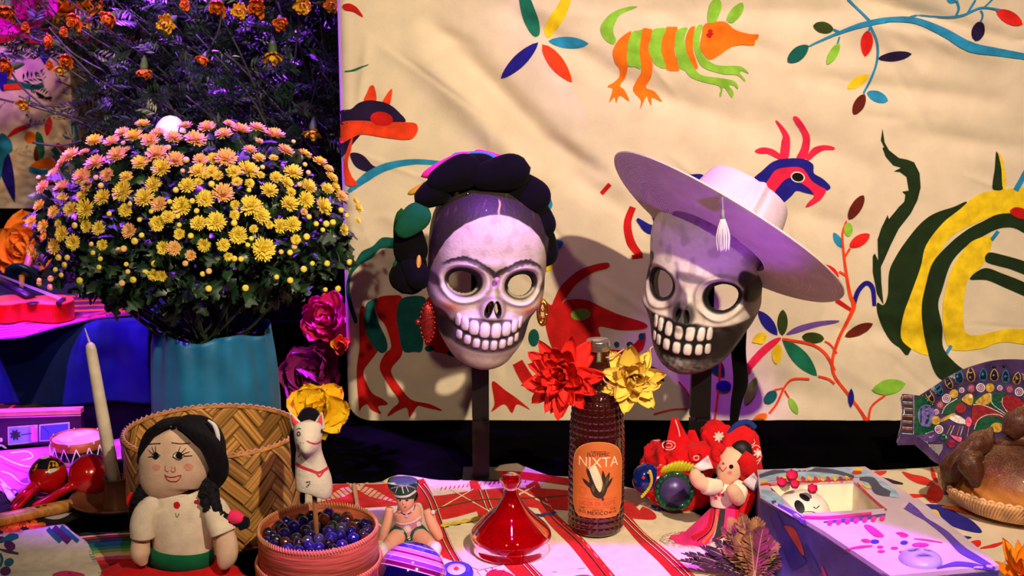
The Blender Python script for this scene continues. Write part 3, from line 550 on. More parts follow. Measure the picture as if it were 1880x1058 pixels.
def col2(x, z, f):
    c = np.ones(x.shape+(3,))*np.array([220, 206, 200.]); n1 = nz2(x, z, 1.2, 11); n2 = nz2(x, z, 7, 12); c += n1[..., None]*6+n2[..., None]*4
    K = (20, 17, 20)
    # dark beard and moustache
    up = -4.3-.10*np.abs(x)+.16*np.clip(np.abs(x)-4, 0, 9)**1.3
    m = sst(.35, -.25, z-up)*sst(-13.2, -9.5, z+.10*np.abs(x)+.5*n2); c = mixc(c, K, m*.93)
    c = mixc(c, K, .55*sst(.3, -1.5, z+9.5+.4*n1)*sst(6, 3, np.abs(x))*(.6+.4*sst(-.3, .5, n2)))
    gr = sst(.1, .9, nz2(x, z, 2.0, 31)); c = mixc(c, (140, 128, 122), gr*.35); c = mixc(c, (110, 98, 92), sst(7.2, 9.4, np.abs(x))*.45)  # paint dirt in grey blotches; occlusion-like shading painted toward the face sides
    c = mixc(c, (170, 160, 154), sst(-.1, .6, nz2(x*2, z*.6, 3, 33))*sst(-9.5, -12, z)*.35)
    for s_ in (-1, 1):
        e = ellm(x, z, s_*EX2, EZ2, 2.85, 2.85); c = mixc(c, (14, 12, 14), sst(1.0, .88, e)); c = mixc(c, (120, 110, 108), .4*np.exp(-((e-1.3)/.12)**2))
        c = mixc(c, K, sst(1.15, .85, ellm(x, z, s_*9.5, .6, 1.9, 2.0))*.97)       # temples
        c = mixc(c, K, sst(1.1, .8, ellm(x, z, s_*7.9, 2.6, .9, 2.0, 20*s_))*.8)
        c = mixc(c, (10, 8, 10), sst(1.2, .9, ellm(x, z, s_*.7, -3.4, .42, 1.2, 10*s_)))
    c = mixc(c, (44, 40, 42), sst(1.25, .8, ellm(x, z, 0, -3.2, 1.7, 2.1))*.8); c = mixc(c, (18, 16, 18), .9*sst(1.3, .7, ellm(x, z, 0, -5.2, 3.2, .6)))
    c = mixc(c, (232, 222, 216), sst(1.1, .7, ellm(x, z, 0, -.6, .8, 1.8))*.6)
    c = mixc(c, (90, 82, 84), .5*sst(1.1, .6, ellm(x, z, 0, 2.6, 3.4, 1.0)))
    t, line = teeth(x, z, TM); band = sst(1.06, .96, ellm(x, z, 0, -7.4, 5.6, 2.75, 0, 3)); c = mixc(c, (16, 14, 16), band*(1-line)); c = mixc(c, (236, 224, 220), line)
    return c
def holes2(x, z):
    r = np.zeros(x.shape, bool)
    for s_ in (-1, 1): r |= ellm(x, z, s_*EX2+.1*s_, EZ2-.2, 2.1, 2.15) < 1
    return r
R2 = rot('Z', -23)@rot('Y', 7.5)@rot('X', 3); T2 = PY(1295, 509, 2.20)
m2 = thing('skull_mask', (*PY(1290, 830, 2.20)[:2], 0), 'painted skull mask of a man with black beard and bared teeth, under the pale hat', 'mask')
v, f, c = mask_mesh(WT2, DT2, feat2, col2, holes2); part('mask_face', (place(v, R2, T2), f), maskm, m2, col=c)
post('mask_stand', 'dark upright post rising from the red bandana, holding the man mask', 1287, 830, 500, 2.20, 38)
# hanging strap behind the man mask
pth = [PY(1362, 560, 2.26), PY(1356, 640, 2.26), PY(1360, 700, 2.27), PY(1352, 740, 2.27), PY(1346, 786, 2.27)]
P = catmull(np.array(pth), 6); k = len(P); wv = np.interp(np.arange(k), [0, k*.5, k-1], [.012, .0125, .006])
vv = np.concatenate([np.stack([P[:, 0]+s_*wv, P[:, 1]+d_, P[:, 2]], 1) for s_, d_ in ((-1, 0), (1, 0), (1, .0016), (-1, .0016))]); st_f = [(a*k+i, ((a+1) % 4)*k+i, ((a+1) % 4)*k+i+1, a*k+i+1) for a in range(4) for i in range(k-1)]
o = part('strap', (vv, st_f), velv, None); meta(o, 'black fabric strap hanging behind the chin of the man mask', 'strap')
# hat
HC = PY(1321, 438, 2.12)
nrm = V(.53, .30, .76); nrm /= np.linalg.norm(nrm)
exx = V(.857, .0, -.515); exx = exx-nrm*exx.dot(nrm); exx /= np.linalg.norm(exx); eyy = np.cross(nrm, exx)
HR = np.stack([exx, eyy, nrm], 1)
straw = mat('pale_straw', (236, 220, 214), rough=.6, bump=0, var=.05)
def straw_ring_bump(m, axis_kind):
    nt = m.node_tree; b = nt.nodes['Principled BSDF']; tc = nt.nodes.new('ShaderNodeTexCoord'); wv = nt.nodes.new('ShaderNodeTexWave'); wv.wave_type = axis_kind
    if axis_kind == 'RINGS': wv.rings_direction = 'Z'
    else: wv.bands_direction = 'Z'
    wv.inputs['Scale'].default_value = 105; wv.inputs['Distortion'].default_value = .4; bp = nt.nodes.new('ShaderNodeBump'); bp.inputs['Distance'].default_value = .0012; bp.inputs['Strength'].default_value = .9
    nt.links.new(tc.outputs['Object'], wv.inputs[0]); nt.links.new(wv.outputs[1], bp.inputs['Height']); nt.links.new(bp.outputs[0], b.inputs['Normal'])
straw_ring_bump(straw, 'RINGS'); straw2 = mat('pale_straw_crown', (236, 220, 214), rough=.6, bump=0, var=.05); straw_ring_bump(straw2, 'BANDS')
hat = thing('straw_hat', tuple(HC), 'wide brimmed pale straw hat with flat crown tilted on the man mask', 'hat')
def hatobj(name, vf, m):                                   # keeps the hat frame as object axes so the rings follow the hat
    o = bpy.data.objects.new(name, mesh(name, vf[0], vf[1], m)); COL.objects.link(o); o.parent = hat; o.matrix_basis = Matrix(HR.tolist()).to_4x4(); ORG[o.name] = HC; return o
a = np.linspace(0, 2*PI, 121)[:-1]; rr = np.concatenate([np.linspace(.082, .202, 40), [.204, .203], np.linspace(.201, .082, 40)])
th = np.concatenate([np.zeros(40)+.0013, [.0006, -.0006], np.zeros(40)-.0013]); z0 = -.004+.016*((rr-.082)/.114)**2.2
A, Rr = np.meshgrid(a, rr, indexing='ij'); z = z0+th+.005*((Rr-.08)/.11)*np.cos(2*A+.5)
hatobj('brim', (np.stack([Rr*np.cos(A), Rr*np.sin(A), z], -1).reshape(-1, 3), gridf(120, len(rr), cu=True)), straw)
prof = [(.082, -.006), (.083, .01), (.080, .03), (.076, .055), (.071, .078), (.067, .088), (.062, .092), (.05, .0915), (.03, .090), (.0005, .089)]
P = catmull(np.array(prof), 8); a = np.linspace(0, 2*PI, 145)[:-1]; A, R_1 = np.meshgrid(a, P[:, 0], indexing='ij'); Z_ = np.tile(P[:, 1], (144, 1))
d = np.abs((A-(-PI/2+2*PI)+PI) % (2*PI)-PI); bumpd = .004*np.exp(-(d/.07)**2)-.002*np.exp(-((d-.17)/.06)**2)
pz = np.where(R_1 < .06, .003*np.exp(-(R_1*np.cos(A)/.006)**2)*(np.sin(A) < 0), 0)
hatobj('crown', (np.stack([(R_1+bumpd*(R_1 > .05))*np.cos(A), (R_1+bumpd*(R_1 > .05))*np.sin(A), Z_+pz], -1).reshape(-1, 3), gridf(144, len(P), cu=True)), straw2)
# tassel hanging in front of the hat
ts = PY(1327, 375, 1.938); tt = thing('hat_tassel', tuple(ts-V(0, 0, .07)), 'small white thread tassel hanging from the front of the straw hat brim', 'tassel')
wht = cloth('white_thread', (236, 224, 224), bump=.1)
ytip = float(ts[1]); part('cord', tube([PY(1326, 362, ytip), PY(1327, 384, ytip), PY(1327, 400, ytip)], .0012, 8, sm=4), cloth('grey_thread', (150, 150, 160)), tt)
part('bound_neck', tube([PY(1327, 386, ytip), PY(1327, 404, ytip)], [.0018, .0034], 10), cloth('grey_thread', (150, 150, 160)), tt)
sk = []
for k in range(46):
    a_ = k*2.399; q = .0028*math.sqrt(k/46); e = .0085*math.sqrt(k/46); jt = rng.uniform(-2, 4)
    p0 = PY(1327, 402, ytip)+V(q*math.cos(a_), q*math.sin(a_), 0); p2 = PY(1328, 458+jt, ytip)+V(e*math.cos(a_), e*math.sin(a_)*.8, 0); p1 = (p0+p2)/2+V(e*.5*math.cos(a_), e*.4*math.sin(a_), 0)
    sk.append(tube([p0, p1, p2], .0009, 5, sm=4))
o = part('thread_skirt', join(*sk), wht, tt); o['kind'] = 'stuff'
# ================================================================== TABLE CLOTHS
def gsheet(name, polypx, base, hf, m, label, cat, step=.012, th=.0010, smooth_poly=False):
    p = G(np.array(polypx, float)[:, 0], np.array(polypx, float)[:, 1], base)[:, :2]
    if smooth_poly: p = catmull(p, 4, True)
    v2, f = tri(p, step); z = base+hf(v2[:, 0], v2[:, 1])
    me_o = part(name, (np.column_stack([v2, z]), f), m, None); meta(me_o, label, cat)
    sd = me_o.modifiers.new('thickness', 'SOLIDIFY'); sd.thickness = th; sd.offset = -1; return me_o
def ridge(x, y, ax, ay, bx, by, w, h): return crease(x, y, ax, ay, bx, by, w, h)
def gp(px, py, z=0): p = G(px, py, z); return float(p[0]), float(p[1])
fa, fb = gp(905, 862), gp(1085, 884)
def hw(x, y):
    return .0012+.0012*np.sin(x*31+y*17)+.001*np.sin(y*43-x*12)+ridge(x, y, fa[0], fa[1], fb[0]+.03, fb[1], .013, .016)+ridge(x, y, *gp(690, 880), *gp(800, 892), .012, .008)+ridge(x, y, *gp(740, 1000), *gp(860, 940), .02, .002)
wv = gsheet('woven_tablecloth', [(560, 905), (600, 892), (650, 890), (700, 886), (745, 877), (790, 884), (840, 884), (905, 866), (930, 856), (960, 868), (1010, 878), (1060, 882), (1120, 890), (1200, 905), (1290, 950), (1395, 1000), (1398, 1120), (560, 1120)], .002, hw,
            cloth('cream_woven', (232, 214, 186), bump=.5, bs=1100, var=.05), 'cream handwoven tablecloth with red embroidered bands lying under bottle and red glass lid', 'tablecloth')
SW = Surf(wv); LW = [0]
def pw(k, *polys, name='woven_stripe', surf=None, par=None, step=10, stuff=False, off0=.0008):
    LW[0] += 1
    m = cloth('thread_'+k, WC[k], bump=.5, bs=900, var=.12, vs=80)
    if stuff: return paint(name, list(polys), m, surf or SW, par or wv, off=off0+.0001*(LW[0] % 12), step=step, stuff=True)
    for p in polys: paint(name, [p], m, surf or SW, par or wv, off=off0+.0001*(LW[0] % 12), step=step)
WC = dict(red=(206, 22, 24), cream=(236, 218, 190), dark=(24, 30, 26), blue=(26, 40, 110), yel=(226, 196, 50), grn=(66, 74, 34))
def ST(w, *a): return stroke2(list(a), w)
pw('red', sm(600, 896, 640, 890, 700, 890, 745, 884, 775, 908, 806, 911, 870, 902, 930, 897, 1000, 898, 1060, 904, 1120, 915, 1190, 935, 1200, 955, 1120, 948, 1060, 940, 1000, 935, 940, 930, 890, 936, 806, 955, 775, 925, 740, 928, 690, 932, 620, 934, 590, 930), name='embroidered_band')
pw('red', ST([14, 20, 24, 34, 40], 868, 883, 878, 910, 892, 950, 925, 1010, 985, 1075), ST([26, 26, 24, 26, 32], 765, 884, 785, 920, 806, 975, 825, 1020, 860, 1075), ST([24, 22, 26, 32], 975, 888, 1012, 950, 1062, 1000, 1122, 1075), ST([18, 20, 26, 34], 1130, 930, 1175, 985, 1220, 1025, 1275, 1080), ST([10, 14, 12], 870, 872, 960, 874, 1080, 892))
for a in [(885, 900, 905, 950, 942, 1010, 1000, 1075), (772, 890, 792, 920, 815, 985, 832, 1020, 866, 1075), (995, 915, 1022, 955, 1070, 1000, 1130, 1075), (1140, 945, 1180, 985, 1226, 1025, 1282, 1080)]:
    a = np.array(a, float).reshape(-1, 2)
    for dx, k, w_ in ((-6, 'dark', 1.6), (4, 'dark', 1.6), (-4.3, 'cream', 1.1), (5.8, 'cream', 1.1)): pw(k, stroke2((a+V(dx, 0)).ravel(), w_), name='woven_line')
# chevron stitches in the red band
ch = []
for cx, y0, w_, hh in ((848, 908, 34, 38), (962, 902, 34, 34), (655, 896, 60, 30)):
    for s_ in (-1, 1):
        for k in range(-3, 5):
            x0 = cx+k*7*s_; pts = [(x0, y0+4+k*4), (x0+s_*w_*.9, y0+hh*.55+k*4)]
            if y0+hh*.55+k*4 > y0+hh: continue
            for q in range(6):
                t0, t1 = q/6, (q+.72)/6; a_, b_ = V(*pts[0]), V(*pts[1]); ch.append(stroke2([*(a_+(b_-a_)*t0), *(a_+(b_-a_)*t1)], 1.5, 1))
for k in range(9): ch.append(stroke2([812+k*9, 944-k*1.6, 832+k*9, 912-k*1.2], 1.4, 2))
pw('cream', *ch, name='zigzag_stitches', step=30, stuff=True)
pw('red', *[stroke2([812+k*8, 896-k*.9, 809+k*8, 901-k*.9], 1.4, 1) for k in range(14)]+[stroke2([902+k*8, 886-k*.3, 899+k*8, 890-k*.3], 1.4, 1) for k in range(9)], name='dotted_stitches', step=30, stuff=True)
pw('grn', ST(2, 800, 936, 840, 927, 880, 920, 940, 917, 1000, 915, 1060, 908)); pw('yel', *[L2(808+k*18, 968-k*3.6, 828+k*18, 964-k*3.6, 7, .6) for k in range(5)], name='yellow_chain_stitch'); pw('blue', *[L2(975+k*15, 951-k*2, 992+k*15, 947-k*2, 6, .6) for k in range(3)], name='blue_chain_stitch'); pw('dark', *[ST(1.6, 812+k*22, 970-k*4.5, 824+k*22, 968-k*4.5) for k in range(4)])
# twisted cord lying across the cloth behind the marble box
a_ = np.linspace(0, 1, 80)
cd = G(650+a_*7, 890+a_*44, .007)
cs = []
for k in (0, PI): cs.append(tube(cd+np.stack([.0018*np.cos(a_*46+k), 0*a_, .0018*np.sin(a_*46+k)], 1), .0019, 8))
o = part('twisted_cord', join(*cs), cloth('tan_cord', (190, 140, 120))); meta(o, 'short tan twisted cord lying on the red band behind the marble box', 'cord')
# right cloth
hc = gp(1490, 838)
def hr(x, y): return .0008+.0014*np.sin(x*23+y*9)+.028*np.exp(-(((x-hc[0])/.06)**2+((y-hc[1])/.05)**2))
rc = gsheet('painted_tablecloth', [(1392, 888), (1440, 868), (1490, 862), (1550, 866), (1610, 866), (1700, 858), (1800, 846), (1960, 828), (2060, 1120), (1400, 1120)], .002, hr, creamc, 'cream tablecloth with painted red flowers and navy shapes, under bread and coffin', 'tablecloth')
SR = Surf(rc); pr = lambda k, *p: pn(k, *p, par=rc, surf=SR)
pr('red', sm(1656, 867, 1675, 872, 1700, 878, 1718, 892, 1690, 890, 1668, 880), sm(1708, 860, 1714, 863, 1722, 888, 1712, 880), sm(1706, 896, 1722, 892, 1731, 905, 1728, 918, 1712, 925, 1701, 915), ST([3, 8, 3], 1650, 912, 1675, 912, 1702, 911), ST([2, 7, 2], 1800, 1008, 1825, 1003, 1845, 996), sm(1777, 998, 1798, 993, 1800, 1003, 1786, 1008), sm(1600, 868, 1628, 866, 1618, 874, 1604, 876), sm(1622, 890, 1642, 892, 1640, 896, 1626, 896))
pr('navy', sm(1676, 928, 1700, 927, 1735, 930, 1760, 945, 1785, 958, 1803, 978, 1785, 978, 1750, 968, 1722, 950, 1700, 938), sm(1738, 980, 1760, 984, 1784, 988, 1770, 992, 1748, 988)); pr('ink', ST([2, 8, 2], 1606, 876, 1630, 884, 1658, 890))
pr('yel', sm(1690, 940, 1718, 938, 1728, 952, 1742, 966, 1722, 962, 1704, 952)); pr('org', sm(1728, 932, 1770, 934, 1790, 948, 1760, 942)); pr('vermil', ST(9, 1462, 862, 1478, 848, 1500, 846, 1514, 858)); pr('ink', ST(5, 1474, 864, 1492, 855, 1508, 862))
# serape
def hs(x, y): return .0015+.001*np.sin(y*60+x*20)
se = gsheet('striped_blanket', [(120, 985), (160, 980), (215, 976), (262, 974), (290, 1120), (150, 1120), (165, 1030), (150, 1005)], .003, hs, cloth('serape_black', (10, 8, 10)), 'striped woven blanket in green, yellow, pink and red under the rag doll', 'blanket')
SS = Surf(se)
rows = [(980, (220, 190, 90), 3), (984, (150, 40, 30), 3), (988, (14, 60, 36), 7), (995, (16, 110, 70), 8), (1003, (40, 150, 80), 6), (1009, (150, 170, 40), 5), (1014, (226, 200, 100), 4), (1018, (240, 190, 180), 4), (1022, (230, 90, 100), 6), (1028, (206, 20, 40), 8), (1036, (150, 10, 26), 8), (1044, (210, 30, 50), 16)]
for y0, cc, hh in rows:
    paint('woven_stripe', [np.array([(128, y0+8), (200, y0+1), (276, y0-3), (276, y0-3+hh), (200, y0+1+hh), (128, y0+8+hh)])], cloth('serape_%d' % y0, cc, bs=500, bump=.6), SS, se, off=.0007+.00003*(y0 % 10), step=12)
# orange printed cloth & cream blouse
oc = gsheet('flower_print_cloth', [(-60, 950), (-20, 905), (30, 905), (120, 925), (150, 945), (105, 968), (60, 985), (-60, 1000)], .002, lambda x, y: .001*np.sin(x*40), cloth('black_print', (16, 12, 14)), 'black cloth printed with orange marigolds under the bamboo flute', 'cloth')
So = Surf(oc); og = cloth('print_orange', (240, 110, 20)); od = cloth('print_deep_orange', (196, 60, 12)); wp = cloth('print_white', (200, 190, 190))
for cx, cy, r in ((45, 972, 46), (10, 955, 20)):
    for k in range(3):
        R_ = r*(1-.3*k)
        for i in range(12):
            a0 = i*PI/6+k*.26; paint('printed_petal', [L2(cx+R_*.45*math.cos(a0), cy+R_*.16*math.sin(a0), cx+R_*math.cos(a0), cy+R_*.36*math.sin(a0), R_*.26, .5)], og if (i+k) % 3 else od, So, oc, off=.0006+.0002*k, step=9)
paint('printed_leaf', [L2(82, 952, 132, 942, 14)], wp, So, oc)
def hb(x, y): return .002+.0022*np.sin(x*38+y*30)+.0016*np.sin(y*75-x*20)+.004*np.exp(-((y-gp(60, 1000)[1])/.02)**2)
bl = gsheet('embroidered_blouse', [(-60, 990), (0, 985), (50, 976), (90, 972), (118, 968), (140, 988), (160, 1003), (176, 1030), (190, 1062), (190, 1130), (-60, 1130)], .006, hb, cloth('cream_blouse', (226, 212, 194), bump=.5), 'cream embroidered blouse with purple and teal trim lying in the lower left corner', 'clothing')
Sb = Surf(bl)
def pb(k, c, *p, nm='embroidery'): 
    for q in p: paint(nm, [q], cloth('emb_'+k, c, bump=.6), Sb, bl, off=.0009+.0001*(len(k) % 5), step=9)
pb('teal', (16, 100, 130), ST(8, 88, 972, 100, 985, 112, 996), ST(7, 112, 968, 128, 982, 144, 996), ST([2, 14, 6], 0, 996, 20, 988, 34, 986)); pb('purplex', (84, 20, 100), ST(13, 98, 970, 114, 984, 128, 996))
pb('purple', (84, 20, 100), L2(8, 998, 28, 1008, 16, .4), ST([2, 6, 3], 0, 1010, 16, 1014, 34, 1018), L2(0, 1052, 20, 1048, 16, .4), el2(2, 992, 8, 6)); pb('teal', (16, 100, 130), L2(8, 1038, 25, 1030, 14, .4), ST(5, 0, 1018, 4, 1030, 0, 1042)); pb('pink', (220, 40, 110), sm(98, 1056, 118, 1050, 140, 1052, 156, 1058, 130, 1066, 100, 1066)); pb('blue', (40, 30, 120), el2(130, 1054, 4, 2))
bd = [ST(1.2, 176+k*.0+0.9*i, 1004+i*4.2+k, 184+.9*i, 1003+i*4.2+k) for i in range(13) for k in (0,)]
for i in range(14):
    q = G(160+i*2.1, 1003+i*4.2, .009); 
    part('edge_stitch', tube([q+V(-.003, 0, .001), q+V(.003, .001, .001)], .0007, 5), cloth('grey_thread', (150, 150, 160)), bl)
# magenta-lit printed sheet
ms = gsheet('printed_paper_board', [(-60, 835), (0, 828), (60, 822), (150, 815), (262, 800), (262, 838), (150, 850), (60, 940), (40, 930), (0, 900), (-60, 900)], .002, lambda x, y: 0*x, mat('pale_pink_paper', (206, 96, 206), rough=.7, bump=.05), 'pale pink printed paper sheet with white scroll outlines beneath maracas and drum', 'paper sheet')
Sm = Surf(ms); wl_ = cloth('scroll_white', (250, 235, 250)); vl_ = cloth('scroll_violet', (170, 60, 200))
for a in [(0, 838, 30, 852, 60, 858, 100, 850), (2, 866, 20, 872, 40, 888, 64, 892, 70, 905), (20, 832, 50, 830, 60, 840, 40, 846), (0, 880, 14, 894, 30, 905), (96, 824, 110, 832, 118, 830)]: paint('printed_scroll', [stroke2(a, 2.4)], wl_, Sm, ms)
for a in [(4, 850, 30, 862, 56, 870), (10, 905, 26, 900, 40, 912), (80, 835, 100, 842)]: paint('printed_scroll', [stroke2(a, 3)], vl_, Sm, ms)
wh = gsheet('white_cut_ribbon', [(0, 888), (10, 886), (22, 905), (40, 925), (30, 932), (14, 915)], .005, lambda x, y: 0*x, cloth('ribbon_white', (230, 225, 235)), 'narrow white ribbon strip lying left of the maraca handles', 'ribbon')

# ================================================================== BASKET
BC = V(*G(388, 792, .150)); BC[2] = 0; BRX, BRY, BH = .130, .122, .150
sp = mat('bamboo_splint', attr=True, rough=.42, bump=.25, bs=400, var=.08, vs=60); sp2 = mat('bamboo_rim', (190, 128, 62), rough=.5, bump=.5, bs=90, var=.2, vs=90)
bk = thing('woven_basket', tuple(BC), 'large round bamboo basket in herringbone weave standing behind the rag doll', 'basket')
def bpt(th, h, dr=0):
    k = 1-.05*(1-h/BH)-.05*max(0, 1-h/.03)**2; return BC+V((BRX*k+dr)*math.cos(th), (BRY*k+dr)*math.sin(th), h)
th = np.linspace(0, 2*PI, 97)[:-1]; hs_ = np.linspace(.002, BH-.003, 12)
for dr, nm in ((-.0042, 'wall'),):
    v = np.array([bpt(t_, h, dr+o_) for t_ in th for h, o_ in [(hh, .0012) for hh in hs_]+[(hh, -.0012) for hh in hs_[::-1]]]); part(nm, (v, gridf(96, 24, cu=True, cv=True)), sp2, bk)
part('base', lathe([(.0001, .004), (.11, .004), (.119, .006), (.119, .002), (.0001, .001)], 64, tuple(BC), 1, .94), sp2, bk)
s_ = .0215; Rm = .128; NC = 6
per = 2*PI*Rm; ncell = round(per/(s_*math.sqrt(2)*3)); s_ = per/(math.sqrt(2)*3*ncell)
def floatmesh(kind, ci, cj, side):
    # ci,cj lattice start; kind 0 runs along j, 1 runs along i ; a=(u+h)/r2, b=(u-h)/r2
    L_, W_ = 3*s_, s_*.94; nl, nw = 9, 9; vv = []; r2_ = math.sqrt(2)
    for p in range(nl):
        for q in range(nw):
            tl, tw = p/(nl-1), q/(nw-1)
            al = tl*L_*.995; aw = (tw-.5)*W_
            if kind == 0: a, b = (ci+.5)*s_+aw, cj*s_+al
            else: a, b = ci*s_+al, (cj+.5)*s_+aw
            u, h = (a+b)/r2_, (a-b)/r2_
            bulge = .0024*math.sin(PI*min(max(tl, .04), .96))**.5+.0004*math.cos(tw*2*PI*5)-(.001 if q in (0, nw-1) else 0)
            vv.append((u/Rm, h, bulge))
    return vv, gridf(nl, nw)
cnt = 0
for side in (1, -1):
    for i in range(-2, 60):
        for j in range(-60, 60):
            for kind in (0, 1):
                if (kind == 0 and (i+j) % 6 != 0) or (kind == 1 and (i+j) % 6 != 3): continue
                # centre
                a, b = ((i+.5)*s_, (j+1.5)*s_) if kind == 0 else ((i+1.5)*s_, (j+.5)*s_)
                u, h = (a+b)/math.sqrt(2), (a-b)/math.sqrt(2)
                if not (0 <= u < per-1e-6) or not (-.02 < h < BH+.02): continue
                vv, ff = floatmesh(kind, i, j, side)
                ths = u/Rm; fx = math.sin(ths)
                if side == 1 and fx > .35: continue         # the outer back is never seen
                if side == -1 and (fx < -.25): continue
                hh = np.array([q[1] for q in vv])
                if (hh > BH).all() or (hh < 0).all(): continue
                v = np.array([bpt(q[0], min(max(q[1], .003), BH-.001), (-.0016+q[2]) if side == 1 else (-.0066-q[2])) for q in vv])
                gr = rng.uniform(.62, 1.1, 9)*rng.uniform(.85, 1.08); gr[[0, 8]] *= .5; part('splint', (v, ff), sp, bk, col=np.array([np.array((214, 156, 84))*gr[q_ % 9] for q_ in range(len(v))])); cnt += 1
t_ = np.linspace(0, 2*PI, 200)
part('rim_band', tube(np.array([bpt(q, BH, -.004) for q in t_]), .0042, 8, .003, up=(0, 0, 1), cap=False), sp2, bk)
tw = [bpt(q, BH+.0035, -.004+.0016*math.cos(q*70)) + V(0, 0, .0014*math.sin(q*70)) for q in np.linspace(0, 2*PI, 900)]
part('rim_cord', tube(np.array(tw), .0014, 5, cap=False), cloth('pink_cord', (214, 150, 150)), bk)

# ================================================================== BARK BOX WITH MARBLES
XC = V(*G(584, 968, .079)); XC[2] = .004; ARX, ARY = .0805, .086
bark = mat('birch_bark', (186, 92, 62), rough=.5, bump=.5, bs=60, stretch=(.4, .4, 6), var=.25, vs=40)
bx = thing('bark_box', tuple(XC), 'round bark box with laced rim and base, filled with marbles', 'box')
def lat(prof, nm, n=96, m=bark): return part(nm, lathe([(r, z) for r, z in prof], n, tuple(XC), ARX/.0805, ARY/.0805), m, bx)
lat([(.0775, .004), (.0775, .075), (.0785, .0762), (.0800, .0762), (.0805, .075), (.0805, .004), (.0775, .004)], 'side_wall')
lat([(.0001, .003), (.078, .003), (.078, .0015), (.0001, .0015)], 'bottom'); lat([(.0812, .001), (.0812, .030), (.082, .0312), (.0848, .0312), (.0855, .03), (.0855, .001), (.0812, .001)], 'base_ring')
lacem = mat('root_lacing', (206, 140, 100), rough=.6)
for nm, R_, z_, n_ in (('rim_lacing', .0792, .0766, 120), ('base_lacing', .0834, .0316, 110)):
    L_ = []
    for k in range(n_):
        a = 2*PI*k/n_; b = a+.035; kx, ky = ARX/.0805, ARY/.0805
        pts = [XC+V((R_-.0022)*kx*math.cos(a), (R_-.0022)*ky*math.sin(a), z_-.003), XC+V(R_*kx*math.cos((a+b)/2), R_*ky*math.sin((a+b)/2), z_+.0012), XC+V((R_+.0022)*kx*math.cos(b), (R_+.0022)*ky*math.sin(b), z_-.0045)]
        L_.append(tube(pts, .0009, 5, sm=3))
    o = part(nm, join(*L_), lacem, bx); o['kind'] = 'stuff'
def marblem(k, c, c2, tr=.35): return mat('marble_glass_'+k, c, rough=.06, bump=0, c2=c2, vs=110, thr=(.45, .6), coat=1, spec=1, trans=tr, ior=1.6, metal=.25)
MM = [marblem('blue', (30, 30, 150), (8, 8, 40)), marblem('indigo', (60, 50, 190), (14, 10, 60)), marblem('smoke', (70, 70, 100), (14, 14, 24)), marblem('amber', (150, 60, 20), (14, 10, 20)), marblem('green', (50, 80, 40), (10, 14, 24)), marblem('clear', (180, 180, 230), (90, 90, 160), .8), marblem('black', (24, 22, 40), (6, 6, 12), .1)]
MMe = [mesh('marble', *ell((0, 0, 0), (1, 1, 1), 24, 14), m_) for m_ in MM]
rr_ = random.Random(5); placed = []
def addm(zbase, n, spacing, lim):
    tries = 0; c = 0
    while c < n and tries < 9000:
        tries += 1; a = rr_.uniform(0, 2*PI); q = math.sqrt(rr_.random())*lim; x, y = q*math.cos(a), q*math.sin(a)*1.06; r = rr_.uniform(.0072, .0094); z = zbase+rr_.uniform(-.0015, .0015)+.006*(1-(q/lim)**2)
        if math.hypot(x+.002, y-.0) < r+.004: continue
        if all((x-p[0])**2+(y-p[1])**2+(z-p[2])**2 > ((r+p[3])*spacing)**2 for p in placed):
            placed.append((x, y, z, r)); c += 1
addm(.052, 85, .96, .070); addm(.0660, 110, .93, .0705)
MNM = ['blue', 'indigo', 'smoky grey', 'amber brown', 'greenish', 'pale violet', 'near-black']
wts = [5, 5, 4, 1, 1, 2, 4]; mm_ = []
SEC = ['right', 'back right', 'back', 'back left', 'left', 'front left', 'front', 'front right']
for p in placed:
    k = rr_.choices(range(7), wts)[0]
    M = Matrix.Translation((XC[0]+p[0], XC[1]+p[1], p[2])) @ Matrix.Rotation(rr_.uniform(0, 6), 4, (rr_.random(), rr_.random(), .3)) @ Matrix.Scale(p[3], 4)
    o = inst('glass_marble', MMe[k], None, M); q = math.hypot(p[0], p[1]); low = p[2] < .0605
    where = 'beside the horse stick' if q < .022 else ('midway to the %s rim' % SEC[int(round(math.atan2(p[1], p[0])/(PI/4))) % 8] if q < .050 else 'against the %s rim' % SEC[int(round(math.atan2(p[1], p[0])/(PI/4))) % 8])
    mm_.append((o, '%s marble %s of the bark box%s' % (MNM[k], where, ', lower layer' if low else ''), p))
byl = {}
for o, l_, p in mm_: byl.setdefault(l_, []).append((p[0], o))
for l_, L_ in byl.items():
    L_.sort(key=lambda q: q[0]); n_ = len(L_)
    for i, (_, o) in enumerate(L_):
        if n_ == 1: w_ = ''
        else: w_ = ', '+(['leftmost', 'rightmost'] if n_ == 2 else ['leftmost', 'middle', 'rightmost'] if n_ == 3 else ['leftmost', 'second from left', 'third from left', 'fourth from left', 'fifth from left', 'sixth from left', 'seventh from left', 'eighth from left'])[i]+' such'
        meta(o, l_.replace('of the bark box', 'of the box')+w_, 'marble', 'glass marbles heaped in the bark box')
# dark felt bed under the marbles
part('fill_pad', lathe([(.0001, .036), (.076, .036), (.0765, .004), (.0001, .004)], 48, tuple(XC), ARX/.0805, ARY/.0805), cloth('dark_felt', (20, 16, 40)), bx)

